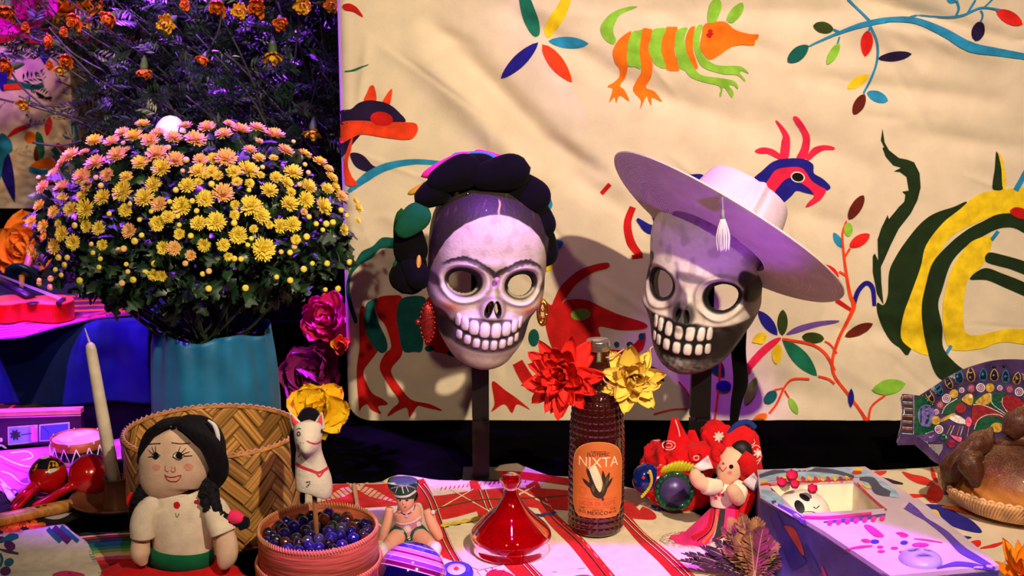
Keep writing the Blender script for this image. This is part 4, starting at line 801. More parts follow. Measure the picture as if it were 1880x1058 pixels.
# ---- toy horse head on a stick
HY = float(XC[1])
hp = lambda px, py, d=0: PY(px, py, HY+d)
hh = thing('toy_horse_head', tuple(XC+V(-.002, 0, .03)), 'white painted toy horse head with pink bridle on a wooden stick standing in the marbles', 'toy')
hw_ = mat('white_plaster', (226, 212, 200), rough=.7, bump=.5, bs=150, var=.08)
hv, hf_ = tube([hp(576, 903), hp(577, 898), hp(575, 880), hp(571, 858), hp(568, 838), hp(567, 820), hp(566, 803, -.004), hp(566, 790, -.006), hp(566, 779, -.002), hp(566, 772, 0)], [.022, .0245, .0245, .0215, .0185, .0165, .018, .019, .016, .004], 40, [.015, .017, .017, .015, .0145, .016, .0205, .020, .015, .004], sm=5, up=(0, -1, 0))
# pull the muzzle forward
c0 = hp(568, 800); dd = hv-c0; g = np.exp(-((dd[:, 0]/.013)**2+(dd[:, 2]+.006)**2/.014**2))*(dd[:, 1] < 0); hv[:, 1] -= .016*g; hv[:, 2] -= .004*g
hb_ = part('head_and_neck', (hv, hf_), hw_, hh); SH = Surf(hb_)
for s_, px, tip in ((-1, 547, (532, 757)), (1, 585, (591, 757))):
    e = part('ear', tube([hp(px, 786, .002), hp((px+tip[0])/2, 772, .002), hp(*tip, 0)], [.0085, .0055, .0006], 14, [.004, .003, .0005], sm=4, up=(0, -1, 0)), hw_, hh)
    part('inner_ear', tube([hp(px, 782, -.004), hp((px+tip[0])/2, 773, -.0025), hp(tip[0]+(px-tip[0])*.2, 762, -.002)], [.0048, .003, .0006], 10, [.0012, .001, .0004], up=(0, -1, 0)), cloth('pink_paint', (230, 70, 90)), e)
fur = cloth('black_fur', (14, 8, 26), bump=1, bs=300)
part('forelock', tube([hp(553, 770, .010), hp(562, 760, .008), hp(573, 760, .008), hp(583, 768, .010)], [.006, .008, .008, .006], 16, sm=4), fur, hh)
part('mane', tube([hp(548, 775, .014), hp(541, 800, .014), hp(542, 830, .014), hp(544, 860, .016), hp(549, 885, .017)], [.006, .007, .006, .0065, .004], 14, sm=4), fur, hh)
def ph_(c, *p, nm='painted_mark'):
    for q in p: paint(nm, [q], mat('hp_%d%d%d' % c, c, rough=.6), SH, hh, off=.0008, step=6)
ph_((216, 40, 70), ST(5, 542, 850, 556, 858, 572, 864, 584, 868, 596, 863, 602, 858), ST(3, 580, 866, 586, 875, 594, 866), ST(2.6, 563, 810, 572, 814, 582, 814, 590, 809)); ph_((40, 30, 90), el2(549, 797, 3.5, 4.5), ST(1.2, 545, 790, 549, 787, 553, 788), el2(590, 792, 2, 4)); ph_((226, 212, 200), el2(549, 797, 1.6, 2.2))
for k in range(26): ph_((60, 40, 70), el2(545+rng.uniform(0, 12), 812+rng.uniform(0, 32), .9, .9, n=6), nm='speckle')
for k in range(8): ph_((40, 24, 100), el2(567+rng.uniform(-5, 5), 889+rng.uniform(-5, 5), 1.4, 1.2, n=6), nm='speckle')
part('stick', tube([XC+V(-.002, 0, .030), hp(577, 900)], .0033, 8), mat('pale_wood', (170, 110, 60), stretch=(4, 4, .5), var=.3), hh)

# ================================================================== SEATED CLAY DOLL
DYc = 1.915
dp = lambda px, py, d=0: PY(px, py, DYc+d)
cd_ = thing('jointed_clay_doll', (*dp(752, 1000)[:2], .003), 'seated pink clay doll with green painted hat and jointed limbs behind the glass ball', 'doll')
pk = mat('pink_clay', (222, 158, 140), rough=.6, bump=.3, bs=120, var=.06); dgn = mat('dark_green_glaze', (16, 70, 52), rough=.35, var=.1); wg = mat('white_glaze', (226, 214, 220), rough=.4)
tor = part('torso', tube([dp(752, 1000), dp(750, 985), dp(750, 968), dp(750, 952), dp(748, 938), dp(745, 930), dp(744, 924)], [.018, .021, .0185, .0195, .0195, .013, .010], 32, [.014, .016, .0145, .014, .013, .010, .009], sm=5, up=(0, -1, 0)), pk, cd_)
hd_ = part('head', tube([dp(746, 940, -.003), dp(744, 934, -.004), dp(744, 924, -.004), dp(744, 912, -.003), dp(744, 900, 0)], [.005, .009, .0125, .013, .011], 28, [.005, .009, .012, .012, .010], sm=5, up=(0, -1, 0)), pk, cd_)
part('hair', tube([dp(758, 904, .006), dp(759, 912, .006), dp(756, 922, .007)], [.006, .007, .003], 14, sm=4), mat('black_glaze', (14, 10, 16), rough=.3), cd_)
hat2 = part('hat', tube([dp(744, 915, 0), dp(744, 910, 0), dp(743, 898, 0), dp(740, 888, 0), dp(740, 883, 0)], [.0135, .0155, .0185, .0225, .0215], 32, [.0135, .0155, .017, .018, .016], sm=5, up=(0, -1, 0)), dgn, cd_); SHt = Surf(hat2)
part('hat_crown', ell(dp(740, 883, .0), (.021, .016, .0045), 32, 12), mat('blue_glaze', (90, 90, 200), rough=.4), cd_)
def pd(c, s, *p, nm='painted_mark', off=.0007):
    for q in p: paint(nm, [q], mat('cd_%d%d%d' % c, c, rough=.5), s, cd_, off=off, step=5)
pd((226, 214, 226), SHt, ST(3, 712, 887, 725, 889, 745, 890, 765, 886), ST(4, 724, 909, 735, 912, 750, 910, 763, 901), ST(1, 730, 895, 726, 905), ST(2, 738, 893, 741, 906), ST(1.2, 745, 892, 750, 903)); pd((150, 110, 200), SHt, ST(2.4, 718, 897, 735, 893, 752, 893, 762, 897))
ST_ = Surf(tor); SHd = Surf(hd_)
pd((14, 60, 44), ST_, sm(728, 978, 740, 984, 752, 986, 768, 975, 778, 978, 776, 995, 760, 1004, 738, 1002, 728, 990)); pd((196, 120, 150), ST_, sm(727, 961, 745, 965, 770, 954, 772, 968, 768, 976, 755, 984, 740, 982, 730, 974), off=.001)
pd((226, 200, 226), ST_, ST(3, 727, 958, 740, 962, 758, 958, 772, 948), *[L2(748, 971, 748+8*math.cos(k*PI/5), 971+8*math.sin(k*PI/5), 3) for k in range(10)], ST(1.5, 748, 988, 765, 981), ST(1.5, 750, 991, 764, 985), el2(768, 962, 4, 5), off=.0014); pd((40, 20, 50), ST_, ST(1.5, 732, 938, 745, 945, 758, 938, 762, 928), off=.001); pd((210, 160, 240), ST_, el2(747, 947, 3, 3.5), el2(756, 938, 2.5, 2.5), el2(735, 940, 2.5, 2.5), off=.0016); pd((250, 230, 100), ST_, el2(748, 971, 2, 2), off=.002)
pd((30, 20, 60), SHd, el2(735, 919, 2, 1.3), el2(747, 919, 3, 1.5), ST(.9, 731, 916, 735, 914.5, 738, 915.5), ST(.9, 743, 915, 747, 914, 751, 915)); pd((190, 40, 70), SHd, el2(744, 931, 2.2, 1.1))
part('nose', ell(dp(741, 924, -.0155), (.002, .0022, .003), 10, 8), pk, cd_)
part('arm', tube([dp(715, 933, -.004), dp(713, 950, -.004), dp(708, 970, -.006), dp(702, 990, -.008), dp(699, 1003, -.01)], [.0055, .0065, .0068, .006, .0025], 16, sm=4), pk, cd_); part('arm', tube([dp(783, 936, -.004), dp(790, 955, -.004), dp(800, 975, -.006), dp(808, 990, -.006)], [.0055, .0078, .008, .0055], 16, sm=4), pk, cd_)
part('shoulder_pin', ell(dp(795, 941, -.008), (.0035, .0025, .0035), 10, 8), wg, cd_)
for a, hand in (([(738, 1000, 0), (722, 1003, -.03), (708, 1008, -.055)], (700, 1012)), ([(764, 1002, 0), (780, 1003, -.028), (795, 1007, -.05)], (802, 1012))):
    pts = [dp(x_, y_ - 2, d_) for x_, y_, d_ in a]; pts = [V(q[0], q[1], max(q[2], .012)) for q in pts]
    l_ = part('leg', tube(pts, [.0125, .0115, .0085], 18, sm=5), pk, cd_); e = pts[-1]; part('boot', ell(e+V(-.004 if hand[0] < 750 else .004, -.010, .001), (.009, .010, .011), 16, 12), wg, l_); part('shorts_leg', tube([pts[0], pts[0]*.5+pts[1]*.5], [.0152, .0138], 18), dgn, l_)

# ================================================================== GLASS BALL, YO-YO, CARDS, RED LID
bc = V(*G(756, 1060, .046)); 
ball = thing('striped_glass_ball', (bc[0], bc[1], .003), 'large shiny violet and pink striped glass ball in front of the clay doll', 'ornament')
t_ = np.linspace(0, PI, 65); dk = rot('X', -28)@rot('Y', 14); pv, pf = ell((0, 0, 0), (.0445,)*3, 64, 64); zz = pv[:, 2]/.0445
bands = [(-1.1, (10, 8, 60)), (.12, (236, 214, 240)), (.15, (120, 10, 90)), (.27, (236, 214, 240)), (.29, (150, 60, 200)), (.42, (236, 214, 240)), (.44, (216, 130, 226)), (.55, (120, 10, 90)), (.60, (220, 120, 230)), (.70, (236, 214, 240)), (.72, (70, 40, 190)), (.84, (236, 214, 240)), (.86, (50, 20, 150)), (.95, (90, 10, 60))]
cc = np.zeros((len(pv), 3))
for z0_, c_ in bands: cc[zz > z0_] = c_
pv2, pf2 = lathe([(.0445*math.sin(q), .0445*math.cos(q)) for q in np.linspace(.0001, PI-.0001, 260)], 72); zz = pv2[:, 2]/.0445; cc = np.zeros((len(pv2), 3))
for z0_, c_ in bands: cc[zz > z0_] = c_
part('glass_shell', (pv2@dk.T+bc+V(0, 0, .001), pf2), mat('striped_glass', attr=True, rough=.08, bump=0, var=.02, coat=1, spec=.8), ball, col=cc); 
yy = V(*G(838, 1056, .012)); yo = thing('painted_yoyo', (yy[0], yy[1], .003), 'small round toy with blue rim, white centre and red button beside the striped ball', 'toy')
Ry = rot('X', 12); mk = lambda pr_: xf(lathe(pr_, 48), Ry, yy)
part('body', mk([(.0001, -.009), (.018, -.009), (.022, -.004), (.0235, .002), (.022, .007), (.018, .009), (.0125, .0095)]), mat('blue_lacquer', (60, 50, 190), rough=.25, coat=.5), yo); part('face_disc', mk([(.0001, .0096), (.0125, .0098), (.0128, .0085)]), mat('white_lacquer', (230, 200, 220), rough=.4), yo); part('button', xf(ell((0, 0, .0105), (.0035, .0035, .002), 16, 10), Ry, yy), mat('red_wood_bead', (190, 50, 40)), yo)
for i, (cor, lb) in enumerate((([(872, 1030, 0), (830, 1029, 0), (790, 1075, 0), (860, 1075, 0)][::1], 'white picture card partly hidden by the small blue toy'), ([(876, 1048), (924, 1037), (955, 1066), (905, 1085)], 'white picture card with red prickly fruit in front of the red glass lid'), ([(1013, 1051), (1075, 1043), (1110, 1075), (1040, 1090)], 'white picture card at the lower edge below the bottle'))):
    if i == 0: cor = [(815, 1024), (878, 1046), (860, 1080), (795, 1070)]
    q = np.array([G(x_, y_, .0048) for x_, y_, *_ in cor]); v = np.concatenate([q, q-V(0, 0, .0006)])
    o = part('picture_card', (v, [(0, 1, 2, 3), (7, 6, 5, 4)]+[(k, (k+1) % 4, 4+(k+1) % 4, 4+k) for k in range(4)]), mat('card_white', (232, 222, 226), rough=.6, bump=.05), smooth=False); meta(o, lb, 'card')
    SC_ = Surf(o); ins = np.array([np.array(c_[:2], float) for c_ in cor]); ct = ins.mean(0)
    for k in range(4): a_, b_ = ct+(ins[k]-ct)*.97, ct+(ins[(k+1) % 4]-ct)*.97; paint('border_line', [stroke2([*a_, *b_], .8, 1)], mat('ink_line', (60, 50, 70)), SC_, o, off=.0003, step=30)
    if i == 1:
        paint('printed_fruit', [sm(892, 1056, 902, 1049, 920, 1048, 940, 1055, 950, 1070, 900, 1070)], mat('print_red', (206, 30, 60)), SC_, o, off=.0004, step=8)
        for a_ in ((895, 1051, 890, 1047), (905, 1049, 903, 1043), (918, 1048, 928, 1050), (898, 1050, 912, 1046)): paint('printed_spine', [stroke2(a_, 1.6, 2)], mat('print_crimson', (150, 20, 60)), SC_, o, off=.0006)
        paint('printed_fork', [stroke2([918, 1060, 926, 1046], 1, 2)], mat('print_crimson', (150, 20, 60)), SC_, o, off=.0008)
    if i == 2: paint('printed_fruit', [sm(1050, 1060, 1075, 1056, 1090, 1062, 1080, 1075, 1050, 1072)], mat('print_red', (206, 30, 60)), SC_, o, off=.0004); 
LC = V(*G(938, 1000, .012)); LC[2] = .0055
lid = thing('red_glass_lid', tuple(LC), 'tall red glass lid with round knob standing on the woven tablecloth', 'glassware')
rg = mat('ruby_glass', (206, 2, 8), rough=.04, trans=.8, bump=0, var=.02, ior=1.22, spec=.5, coat=.4)
zl = lambda py: float(PY(938, py, LC[1])[2])-.0035
kz = zl(886); out = [(.0545, 0), (.0535, .009), (.0555, .0135), (.0575, .020), (.0565, .0265), (.052, .033), (.045, .040), (.036, .049), (.027, .058), (.0185, .069), (.0115, .081), (.0080, .092), (.0072, kz-.013), (.0085, kz-.0115), (.0120, kz-.007), (.0142, kz), (.0135, kz+.006), (.0085, kz+.0105), (.0003, kz+.0118)]
OP = catmull(np.array(out), 5); OP[:, 0] = np.maximum(OP[:, 0], .0003); inn = [(.0003, .078), (.005, .074), (.012, .066), (.021, .055), (.030, .046), (.040, .036), (.048, .028), (.0525, .020), (.0505, .0125), (.0495, .008), (.0505, 0)]
part('glass_dome', lathe(np.concatenate([OP[::-1], [(.0530, -.0006)], catmull(np.array(inn), 4)[::-1]]), 80, tuple(LC)), rg, lid)

# ================================================================== BOTTLE
BY = 1.952; BX = float(PY(1096, 800, BY)[0]); zb_ = lambda py: float(PY(1096, py, BY)[2])
bo = thing('liqueur_bottle', (BX, BY, .003), 'tall amber glass bottle with bead texture and orange corn liqueur label', 'bottle')
pts = [(.0001, .004), (.034, .004), (.0385, .007), (.0405, .014), (.0408, .05), (.0402, .10), (.0398, .14), (.0385, zb_(770)), (.0355, zb_(735)), (.0295, zb_(705)), (.0225, zb_(684)), (.0172, zb_(668)), (.0150, zb_(660)), (.0142, zb_(650)), (.0140, zb_(638)), (.0001, zb_(637))]
P = catmull(np.array(pts[1:-1]), 14); P = np.concatenate([[pts[0]], P, [pts[-1]]])
nA = 200; a = np.arange(nA)*2*PI/nA
arc_ = np.concatenate([[0], np.cumsum(np.linalg.norm(np.diff(P, axis=0), axis=1))]); si = np.interp(np.linspace(0, arc_[-1], 240), arc_, np.arange(len(P))); PP = np.stack([np.interp(si, np.arange(len(P)), P[:, k]) for k in (0, 1)], 1)
rowp = .0098; A, Z_ = np.meshgrid(a, PP[:, 1], indexing='ij'); Rr = np.tile(PP[:, 0], (nA, 1)); amp = .0024*sst(.006, .012, Z_)*sst(zb_(664), zb_(676), Z_)
amp = amp*np.where((np.abs(A-1.5*PI) < 1.0) & (Z_ > zb_(933)) & (Z_ < zb_(793)), .0, 1.)
kern = (np.abs(np.cos(A*13)))**.45*(np.abs(np.sin(PI*(Z_/rowp+.5*0))))**.5
Rb = Rr+amp*(kern-.6)
part('textured_body', (np.stack([BX+Rb*np.cos(A), BY+Rb*np.sin(A), Z_], -1).reshape(-1, 3), gridf(nA, len(PP), cu=True)), mat('amber_bottle_glass', (84, 26, 12), rough=.06, trans=.6, bump=0, ior=1.5, var=.02, spec=.8, coat=.6), bo)
liq = [(max(r-.0035, .0001), z+.002) for r, z in PP if z < zb_(664)]
part('dark_liquid', lathe([(.0001, .008)]+liq[6:]+[(.0001, zb_(666))], 60, (BX, BY, 0)), mat('dark_liqueur', (40, 9, 5), rough=.35, bump=0, spec=.3), bo)
part('neck_ring', lathe([(.0146, -.0014), (.0168, -.0006), (.0168, .0006), (.0146, .0014)], 40, (BX, BY, zb_(663))), MATS['amber_bottle_glass'], bo)
capm = mat('silver_cap', (200, 196, 190), metal=.9, rough=.25, bump=0)
zc = zb_(640); zt = zb_(626)
part('metal_cap', lathe([(.0001, zc-.002), (.0165, zc-.002), (.0172, zc), (.0165, zc+.002), (.0176, zc+.004), (.0176, zt-.004), (.0168, zt-.002), (.0172, zt), (.0165, zt+.0015), (.0001, zt+.0015)], 48, (BX, BY, 0)), capm, bo)
CYL = lambda r: (lambda v: np.stack([BX+r*np.sin(v[:, 0]/r), BY-r*np.cos(v[:, 0]/r), v[:, 1]], 1))
Rl = .0424; PH0 = 0.0
def lab(poly, m, r=Rl, nm='label_print', step=.004, par=None):
    v2, f = tri(poly, step); return part(nm, (CYL(r)(v2), f), m, par or bo)
zl0, zl1 = zb_(931), zb_(795); zr = zl1-zl0; W_ = .0405
lw = [(-W_, zl0+.020), (-W_, zl1-.040)]+[(-W_*math.cos(q), zl1-.040+.040*math.sin(q)**.9) for q in np.linspace(0, PI, 17)]+[(W_, zl0+.018), (W_*.86, zl0+.004), (W_*.7, zl0), (-W_*.7, zl0), (-W_*.86, zl0+.005)]
lb = lab(np.array(lw), mat('label_orange', (208, 112, 48), rough=.5, bump=.1, var=.06), nm='label', r=Rl)
lb2 = lab(np.array(lw)*V(1.035, 1)+V(0, 0)+np.sign(np.array(lw)-V(0, (zl0+zl1)/2))*V(0, .0007), mat('label_edge', (240, 160, 90)), r=Rl-.0003, nm='label_border', par=lb)
blk = mat('print_black', (24, 22, 26), bump=0); cre = mat('print_cream', (240, 214, 180), bump=0); pnk = mat('print_rose', (206, 70, 50), bump=0)
def txt(s, x, z, size, m, sx=1): return text2(s, 'label_lettering', m, lb, lambda v: CYL(Rl+.0006)(np.stack([v[:, 0]*sx+x, v[:, 1]+z], 1)), size)
zz_ = lambda py: zb_(py)
txt('NIXTA', 0, zz_(832), .0215, cre, .98); txt('JILOTEPEC', 0, zz_(817.5), .0072, blk); txt('ELABORADO EN', 0, zz_(812), .0030, blk); txt('LICOR DE ELOTE', 0, zz_(906), .0090, pnk, .82); txt('MEXICO', 0, zz_(923), .0082, blk); txt('HECHO EN', 0, zz_(917), .0030, blk)
txt('CONT.', -.0235, zz_(915), .0034, blk); txt('70 CL', -.0235, zz_(921.5), .0058, blk, .9); txt('LICOR', .0235, zz_(917), .0034, blk); txt('30% VOL', .0235, zz_(923), .0048, blk, .8)
cx_ = lambda px: (px-1096)/1290.*1.03
def lp(m, poly, r, nm): q = np.array([(cx_(x_), zz_(y_)) for x_, y_ in poly]); return lab(q, m, r, nm, .005, lb)
husk = mat('print_husk', (44, 34, 22), bump=0); hk2 = mat('print_husk_light', (84, 76, 30), bump=0)
for p in [sm(1082, 842, 1080, 870, 1084, 885, 1090, 893, 1102, 896, 1110, 888, 1115, 870, 1117, 850, 1104, 868, 1098, 880), L2(1088, 880, 1066, 862, 7, .6), L2(1092, 878, 1074, 842, 8, .6), L2(1106, 884, 1124, 860, 6, .6), L2(1108, 880, 1104, 845, 8), ST([3, 5], 1102, 890, 1106, 900)]: lp(husk, p, Rl+.0003, 'printed_husk')
for p in [L2(1088, 886, 1086, 870, 6), L2(1104, 886, 1106, 868, 7), L2(1110, 876, 1114, 856, 5)]: lp(hk2, p, Rl+.0007, 'printed_husk')
lp(mat('print_corn', (232, 214, 160), bump=0), sm(1084, 838, 1090, 836, 1098, 850, 1104, 868, 1100, 884, 1094, 878, 1086, 862, 1081, 846), Rl+.0009, 'printed_corn_ear')
kk = []
for i in range(5):
    for j in range(11):
        t = j/11; cx = 1085+t*13+(i-2)*3.2*(1-.55*t); cy = 840+t*38+(i-2)*-.6; kk.append(tuple((cx_(cx), zz_(cy))))
V0, F0 = [], []
for n_, (x_, z_) in enumerate(kk): V0 += [(x_-.0009, z_-.0010), (x_+.0009, z_-.0010), (x_+.0009, z_+.0010), (x_-.0009, z_+.0010)]; F0.append((4*n_, 4*n_+1, 4*n_+2, 4*n_+3))
o = part('printed_kernels', (CYL(Rl+.0012)(np.array(V0)), F0), mat('print_kernel', (250, 246, 220), bump=0), lb, smooth=False); o['kind'] = 'stuff'
t = np.linspace(0, 2*PI, 30); 
for rr0, rr1 in ((.0058, .0053),):
    ring = np.concatenate([np.stack([rr0*np.cos(t)-.0225, rr0*np.sin(t)+zz_(884)], 1), np.stack([rr1*np.cos(t)-.0225, rr1*np.sin(t)+zz_(884)], 1)]); part('label_seal', (CYL(Rl+.0006)(ring), [(i, i+1, 31+i, 30+i) for i in range(29)]), pnk, lb)
for z_ in (898, 913): part('label_rule', (CYL(Rl+.0006)(np.array([(x_, zz_(z_)+d_) for x_ in np.linspace(-.030, .030, 14) for d_ in (0, .0004)])), gridf(14, 2)), pnk, lb)
CYn = lambda v: np.stack([BX+.0153*np.sin(v[:, 0]/.0153), BY-.0153*np.cos(v[:, 0]/.0153), v[:, 1]], 1)
part('tax_strip', (np.concatenate([CYn(np.array([(x_, z_) for x_ in np.linspace(-.0028, .0036, 4) for z_ in (zb_(660), zb_(641))]))]), gridf(4, 2)), mat('strip_paper', (96, 104, 70)), bo)
text2('NIXTA', 'strip_lettering', cre, bo, lambda v: CYn(np.stack([v[:, 1]+.0004, -v[:, 0]+zb_(650)], 1)+V(0, 0))+V(0, -.0006, 0), .004)

# ---- paper flowers
def petal_mesh(L, W, curl, cup, point, m, name='petal', seed=0, ruff=.0):
    r = random.Random(seed); nu_, nv_ = 9, 7; vv = []
    for i in range(nu_):
        t = i/(nu_-1); w_ = W*(math.sin(PI*min(.999, t**.75*(1-.12*point)))**(.6+.9*point))*(1 if i else .25)+.0004*(1-t)
        if point > .5: w_ = W*(4*t*(1-t))**.8*(1.15-.5*t) if t < 1 else .0003; w_ = max(w_, .08*W*(1-t))
        for j in range(nv_):
            s = (j/(nv_-1)-.5)*2; x = s*w_*.5; y = L*t
            z = curl*L*t*t+cup*W*s*s*.5*math.sin(PI*t*.9)+ruff*L*math.sin(s*7+seed)*t*t+r.uniform(-1, 1)*L*.012
            if i == nu_-1: y -= ruff*L*1.5*abs(math.sin(s*5+seed))
            vv.append((x, y, z))
    return mesh(name, np.array(vv), gridf(nu_, nv_), m)
def paper_flower(name, c, R, axis, m, label, layers, point, seed, ruff=.05, cat='paper flower', group=None, squash=(1, 1, 1), W=.8):
    t_ = thing(name, tuple(c), label, cat, group); r = random.Random(seed); ax = Vector(axis).normalized(); q0 = ax.to_track_quat('Z', 'Y').to_matrix().to_4x4()
    ms_ = [petal_mesh(1, W, cu, .35, point, m, 'petal', seed+k, ruff) for k, cu in enumerate((.15, .45, -.2, .3))]
    for li, (n, ln, tilt) in enumerate(layers):
        for k in range(n):
            a = 2*PI*(k+r.uniform(-.3, .3))/n+li*.7; tl = math.radians(tilt+r.uniform(-9, 9)); s = R*ln*r.uniform(.85, 1.12)
            M = Matrix.Translation(Vector(c))@q0@Matrix.Rotation(a, 4, 'Z')@Matrix.Rotation(tl, 4, 'X')@Matrix.Rotation(r.uniform(-.35, .35), 4, 'Y')@Matrix.Diagonal((s, s, s, 1))
            inst('petal', ms_[r.randrange(4)], t_, M)
    return t_
redp = mat('red_tissue', (240, 34, 24), rough=.7, bump=.2, sss=0, vs=60, var=.15); yelp = mat('cream_yellow_tissue', (246, 206, 84), rough=.7, bump=.2, vs=60)
fr = paper_flower('red_paper_flower', PY(1035, 692, 1.93), .056, (-.25, -1, .3), redp, 'spiky red paper flower tied to the left of the bottle neck', [(13, 1.1, 0), (12, 1.0, 22), (12, .92, 38), (10, .75, 56), (6, .55, 74)], 1, 31, .05, W=.46)
fy = paper_flower('yellow_paper_flower', PY(1156, 697, 1.935), .044, (.2, -1, .2), yelp, 'pale yellow paper flower tied to the right of the bottle neck', [(10, 1.15, 0), (10, 1.0, 24), (9, .85, 42), (8, .7, 58), (6, .5, 74)], 1, 44, .07, W=.6)
part('long_tip', tube([PY(1180, 690, 1.93), PY(1190, 675, 1.93), PY(1195, 655, 1.93), PY(1193, 642, 1.93), PY(1199, 636, 1.93)], [.005, .005, .003, .0015, .0004], 8, [.0008]*5, sm=4), yelp, fy)
tw_ = cloth('twine', (214, 170, 140)); t_ = thing('raffia_tie', (BX, BY-.017, zb_(668)), 'thin pale raffia tie holding both paper flowers to the bottle neck', 'string')
for q in ([(1062, 676, 1.93), (1075, 680, 1.925), (1092, 686, 1.925), (1110, 688, 1.925), (1135, 690, 1.93)], [(1106, 688, 1.926), (1110, 700, 1.92), (1122, 708, 1.915), (1130, 712, 1.92)], [(1112, 657, 1.93), (1126, 654, 1.93), (1140, 645, 1.935), (1146, 641, 1.935)]): part('strand', tube([PY(*z_) for z_ in q], .0012, 6, sm=4), tw_, t_)
# ================================================================== LEFT SIDE: stage cloths and far objects
bluec = cloth('royal_blue_cloth', (14, 38, 118), bump=.3, sheen=.1, var=.15, vs=12)
# blue cloth draped over the riser front
nx, nt_ = 120, 40; xx = np.linspace(-1.35, float(PY(272, 640, 2.56)[0]), nx); prof_t = np.linspace(0, 1, nt_)
vs_ = []
for x_ in xx:
    for t in prof_t:
        top = .16
        if t < .45: yv = 2.86-(2.86-2.585)*(t/.45); zv = .157+.0015*math.sin(x_*40+yv*20)
        else:
            q = (t-.45)/.55; fold = .010*math.sin(x_*34+1.2*math.sin(x_*9))*sst(0, .5, q)+.012*math.sin(x_*13+1)*q
            yv = 2.578-.012*math.sin(min(q*4, 1)*PI/2)-fold-.01*q; zv = .157-.006*min(q*6, 1)-.150*q+.001
        vs_.append((x_, float(yv), float(zv)))
bc_ = part('draped_blue_cloth', (np.array(vs_), gridf(nx, nt_)), bluec); meta(bc_, 'royal blue cloth draped over the low riser at the left', 'cloth'); bc_.modifiers.new('thickness', 'SOLIDIFY').thickness = .0012
def flat(name, poly, z, m, label, cat, th=.0012, hf=lambda x, y: 0*x, step=.02): return gsheet(name, poly, z, hf, m, label, cat, step, th)
net = flat('net_runner', [(-30, 625), (-30, 545), (60, 548), (130, 540), (250, 545), (262, 576), (170, 586), (110, 600), (40, 620)], .162, cloth('runner_purple', (110, 20, 110)), 'pink and orange netted runner under the red ukulele', 'textile')
Sn = Surf(net); pkn = cloth('net_pink', (200, 50, 120)); orn = cloth('net_orange', (226, 110, 40))
for k in range(6): paint('net_band', [stroke2([-20, 604+k*5-8, 60, 600+k*4-8, 130, 590+k*2-6, 250, 570+k*1.2-6], 3)], pkn, Sn, net, off=.0006, step=12)
o = paint('net_knots', [stroke2([8+q*8, 590+((q*37) % 5)-q*.6, 6+q*8, 618-q*1.6], 1.8, 1) for q in range(28)], pkn, Sn, net, off=.0009, step=30, stuff=True)
for k in range(4): paint('net_band', [stroke2([128, 545+k*9, 200, 543+k*9, 250, 550+k*8], 3.4)], orn, Sn, net, off=.0007, step=12)
paint('net_knots', [stroke2([132+q*7, 543, 130+q*7, 578], 2, 1) for q in range(17)], orn, Sn, net, off=.001, step=30, stuff=True)
flat('striped_shawl', [(-60, 560), (-60, 480), (60, 468), (190, 476), (240, 520), (180, 540), (60, 545)], .160, cloth('shawl_dark', (46, 40, 80)), 'dark shawl lying behind the ukulele on the blue cloth', 'cloth')
for q, cc in enumerate(((200, 90, 60), (40, 110, 110), (180, 180, 170))): 
    pass
# ukulele
UZ = .165; uy = 2.70; ux = lambda px, py: G(px, py, .20)[:2]
uk = thing('red_ukulele', (*ux(84, 560), UZ), 'small red toy ukulele with dark neck lying left on the pink netted runner', 'instrument')
body = sm(136, 552, 120, 543, 92, 542, 66, 546, 44, 545, 20, 542, -8, 548, -16, 560, -4, 572, 20, 572, 44, 566, 70, 570, 100, 572, 128, 564, n=5)
b2_ = np.array([ux(x_, 550+(y_-556)*.6) for x_, y_ in body]); redl = mat('red_lacquer', (214, 24, 20), rough=.25, coat=.4, bump=0); 
part('soundbox', prism(b2_, lambda u, v, w_: (u, v, UZ+w_), .034), redl, uk, smooth=False); b3 = b2_.mean(0)+(b2_-b2_.mean(0))*.985
part('top_board', prism(b3, lambda u, v, w_: (u, v, UZ+.034+w_), .0015), mat('pink_red_top', (240, 90, 90), rough=.3, coat=.4), uk, smooth=False); part('sound_hole', lathe([(.0001, UZ+.0358), (.012, UZ+.0358), (.012, UZ+.0352)], 24, (*ux(60, 557), 0)), mat('hole_dark', (8, 4, 6)), uk)
nk0, nk1 = V(*ux(56, 550), UZ+.042), V(*ux(-40, 505), UZ+.046); part('neck', tube([nk0, nk1], [.012, .008], 8, [.005, .005], up=(0, 0, 1)), mat('dark_wood_neck', (40, 24, 60), rough=.35), uk); part('bridge', box(*sorted((ux(112, 556)[0]-.004, ux(112, 556)[0]+.004)), ux(112, 556)[1]-.018, ux(112, 556)[1]+.018, UZ+.0355, UZ+.041), MATS['dark_wood_neck'], uk, smooth=False)
for k in range(4): part('string', tube([V(*ux(112, 556), UZ+.043)+V(0, -.008+.005*k, 0), nk1+V(0, -.004+.0025*k, .006)], .0005, 5), mat('nylon', (200, 170, 210), rough=.3), uk)
# spinning top
tc_ = PY(42, 506, 2.86); Rt = rot('X', -58)@rot('Y', 8); dgl = mat('dark_green_lacquer', (8, 54, 56), rough=.3, coat=.4, bump=0)
sp_ = thing('spinning_top', tuple(PY(40, 535, 2.86)), 'dark green wooden spinning top with pink stem leaning behind the ukulele', 'toy')
part('disc', xf(lathe([(.0001, .006), (.020, .007), (.034, .010), (.037, .006), (.036, 0), (.028, -.004), (.010, -.008), (.0001, -.009)], 48), Rt@rot('X', 180), tc_), dgl, sp_)
part('stem', tube([tc_+V(.003, .002, .006), PY(52, 480, 2.875), PY(57, 461, 2.885)], [.0075, .0075, .007], 16), mat('pink_lacquer', (236, 120, 190), rough=.35), sp_); part('foot', tube([tc_-V(0, .006, -.002), PY(40, 532, 2.845)], [.006, .005], 12), mat('raw_yellow_wood', (226, 160, 40)), sp_)
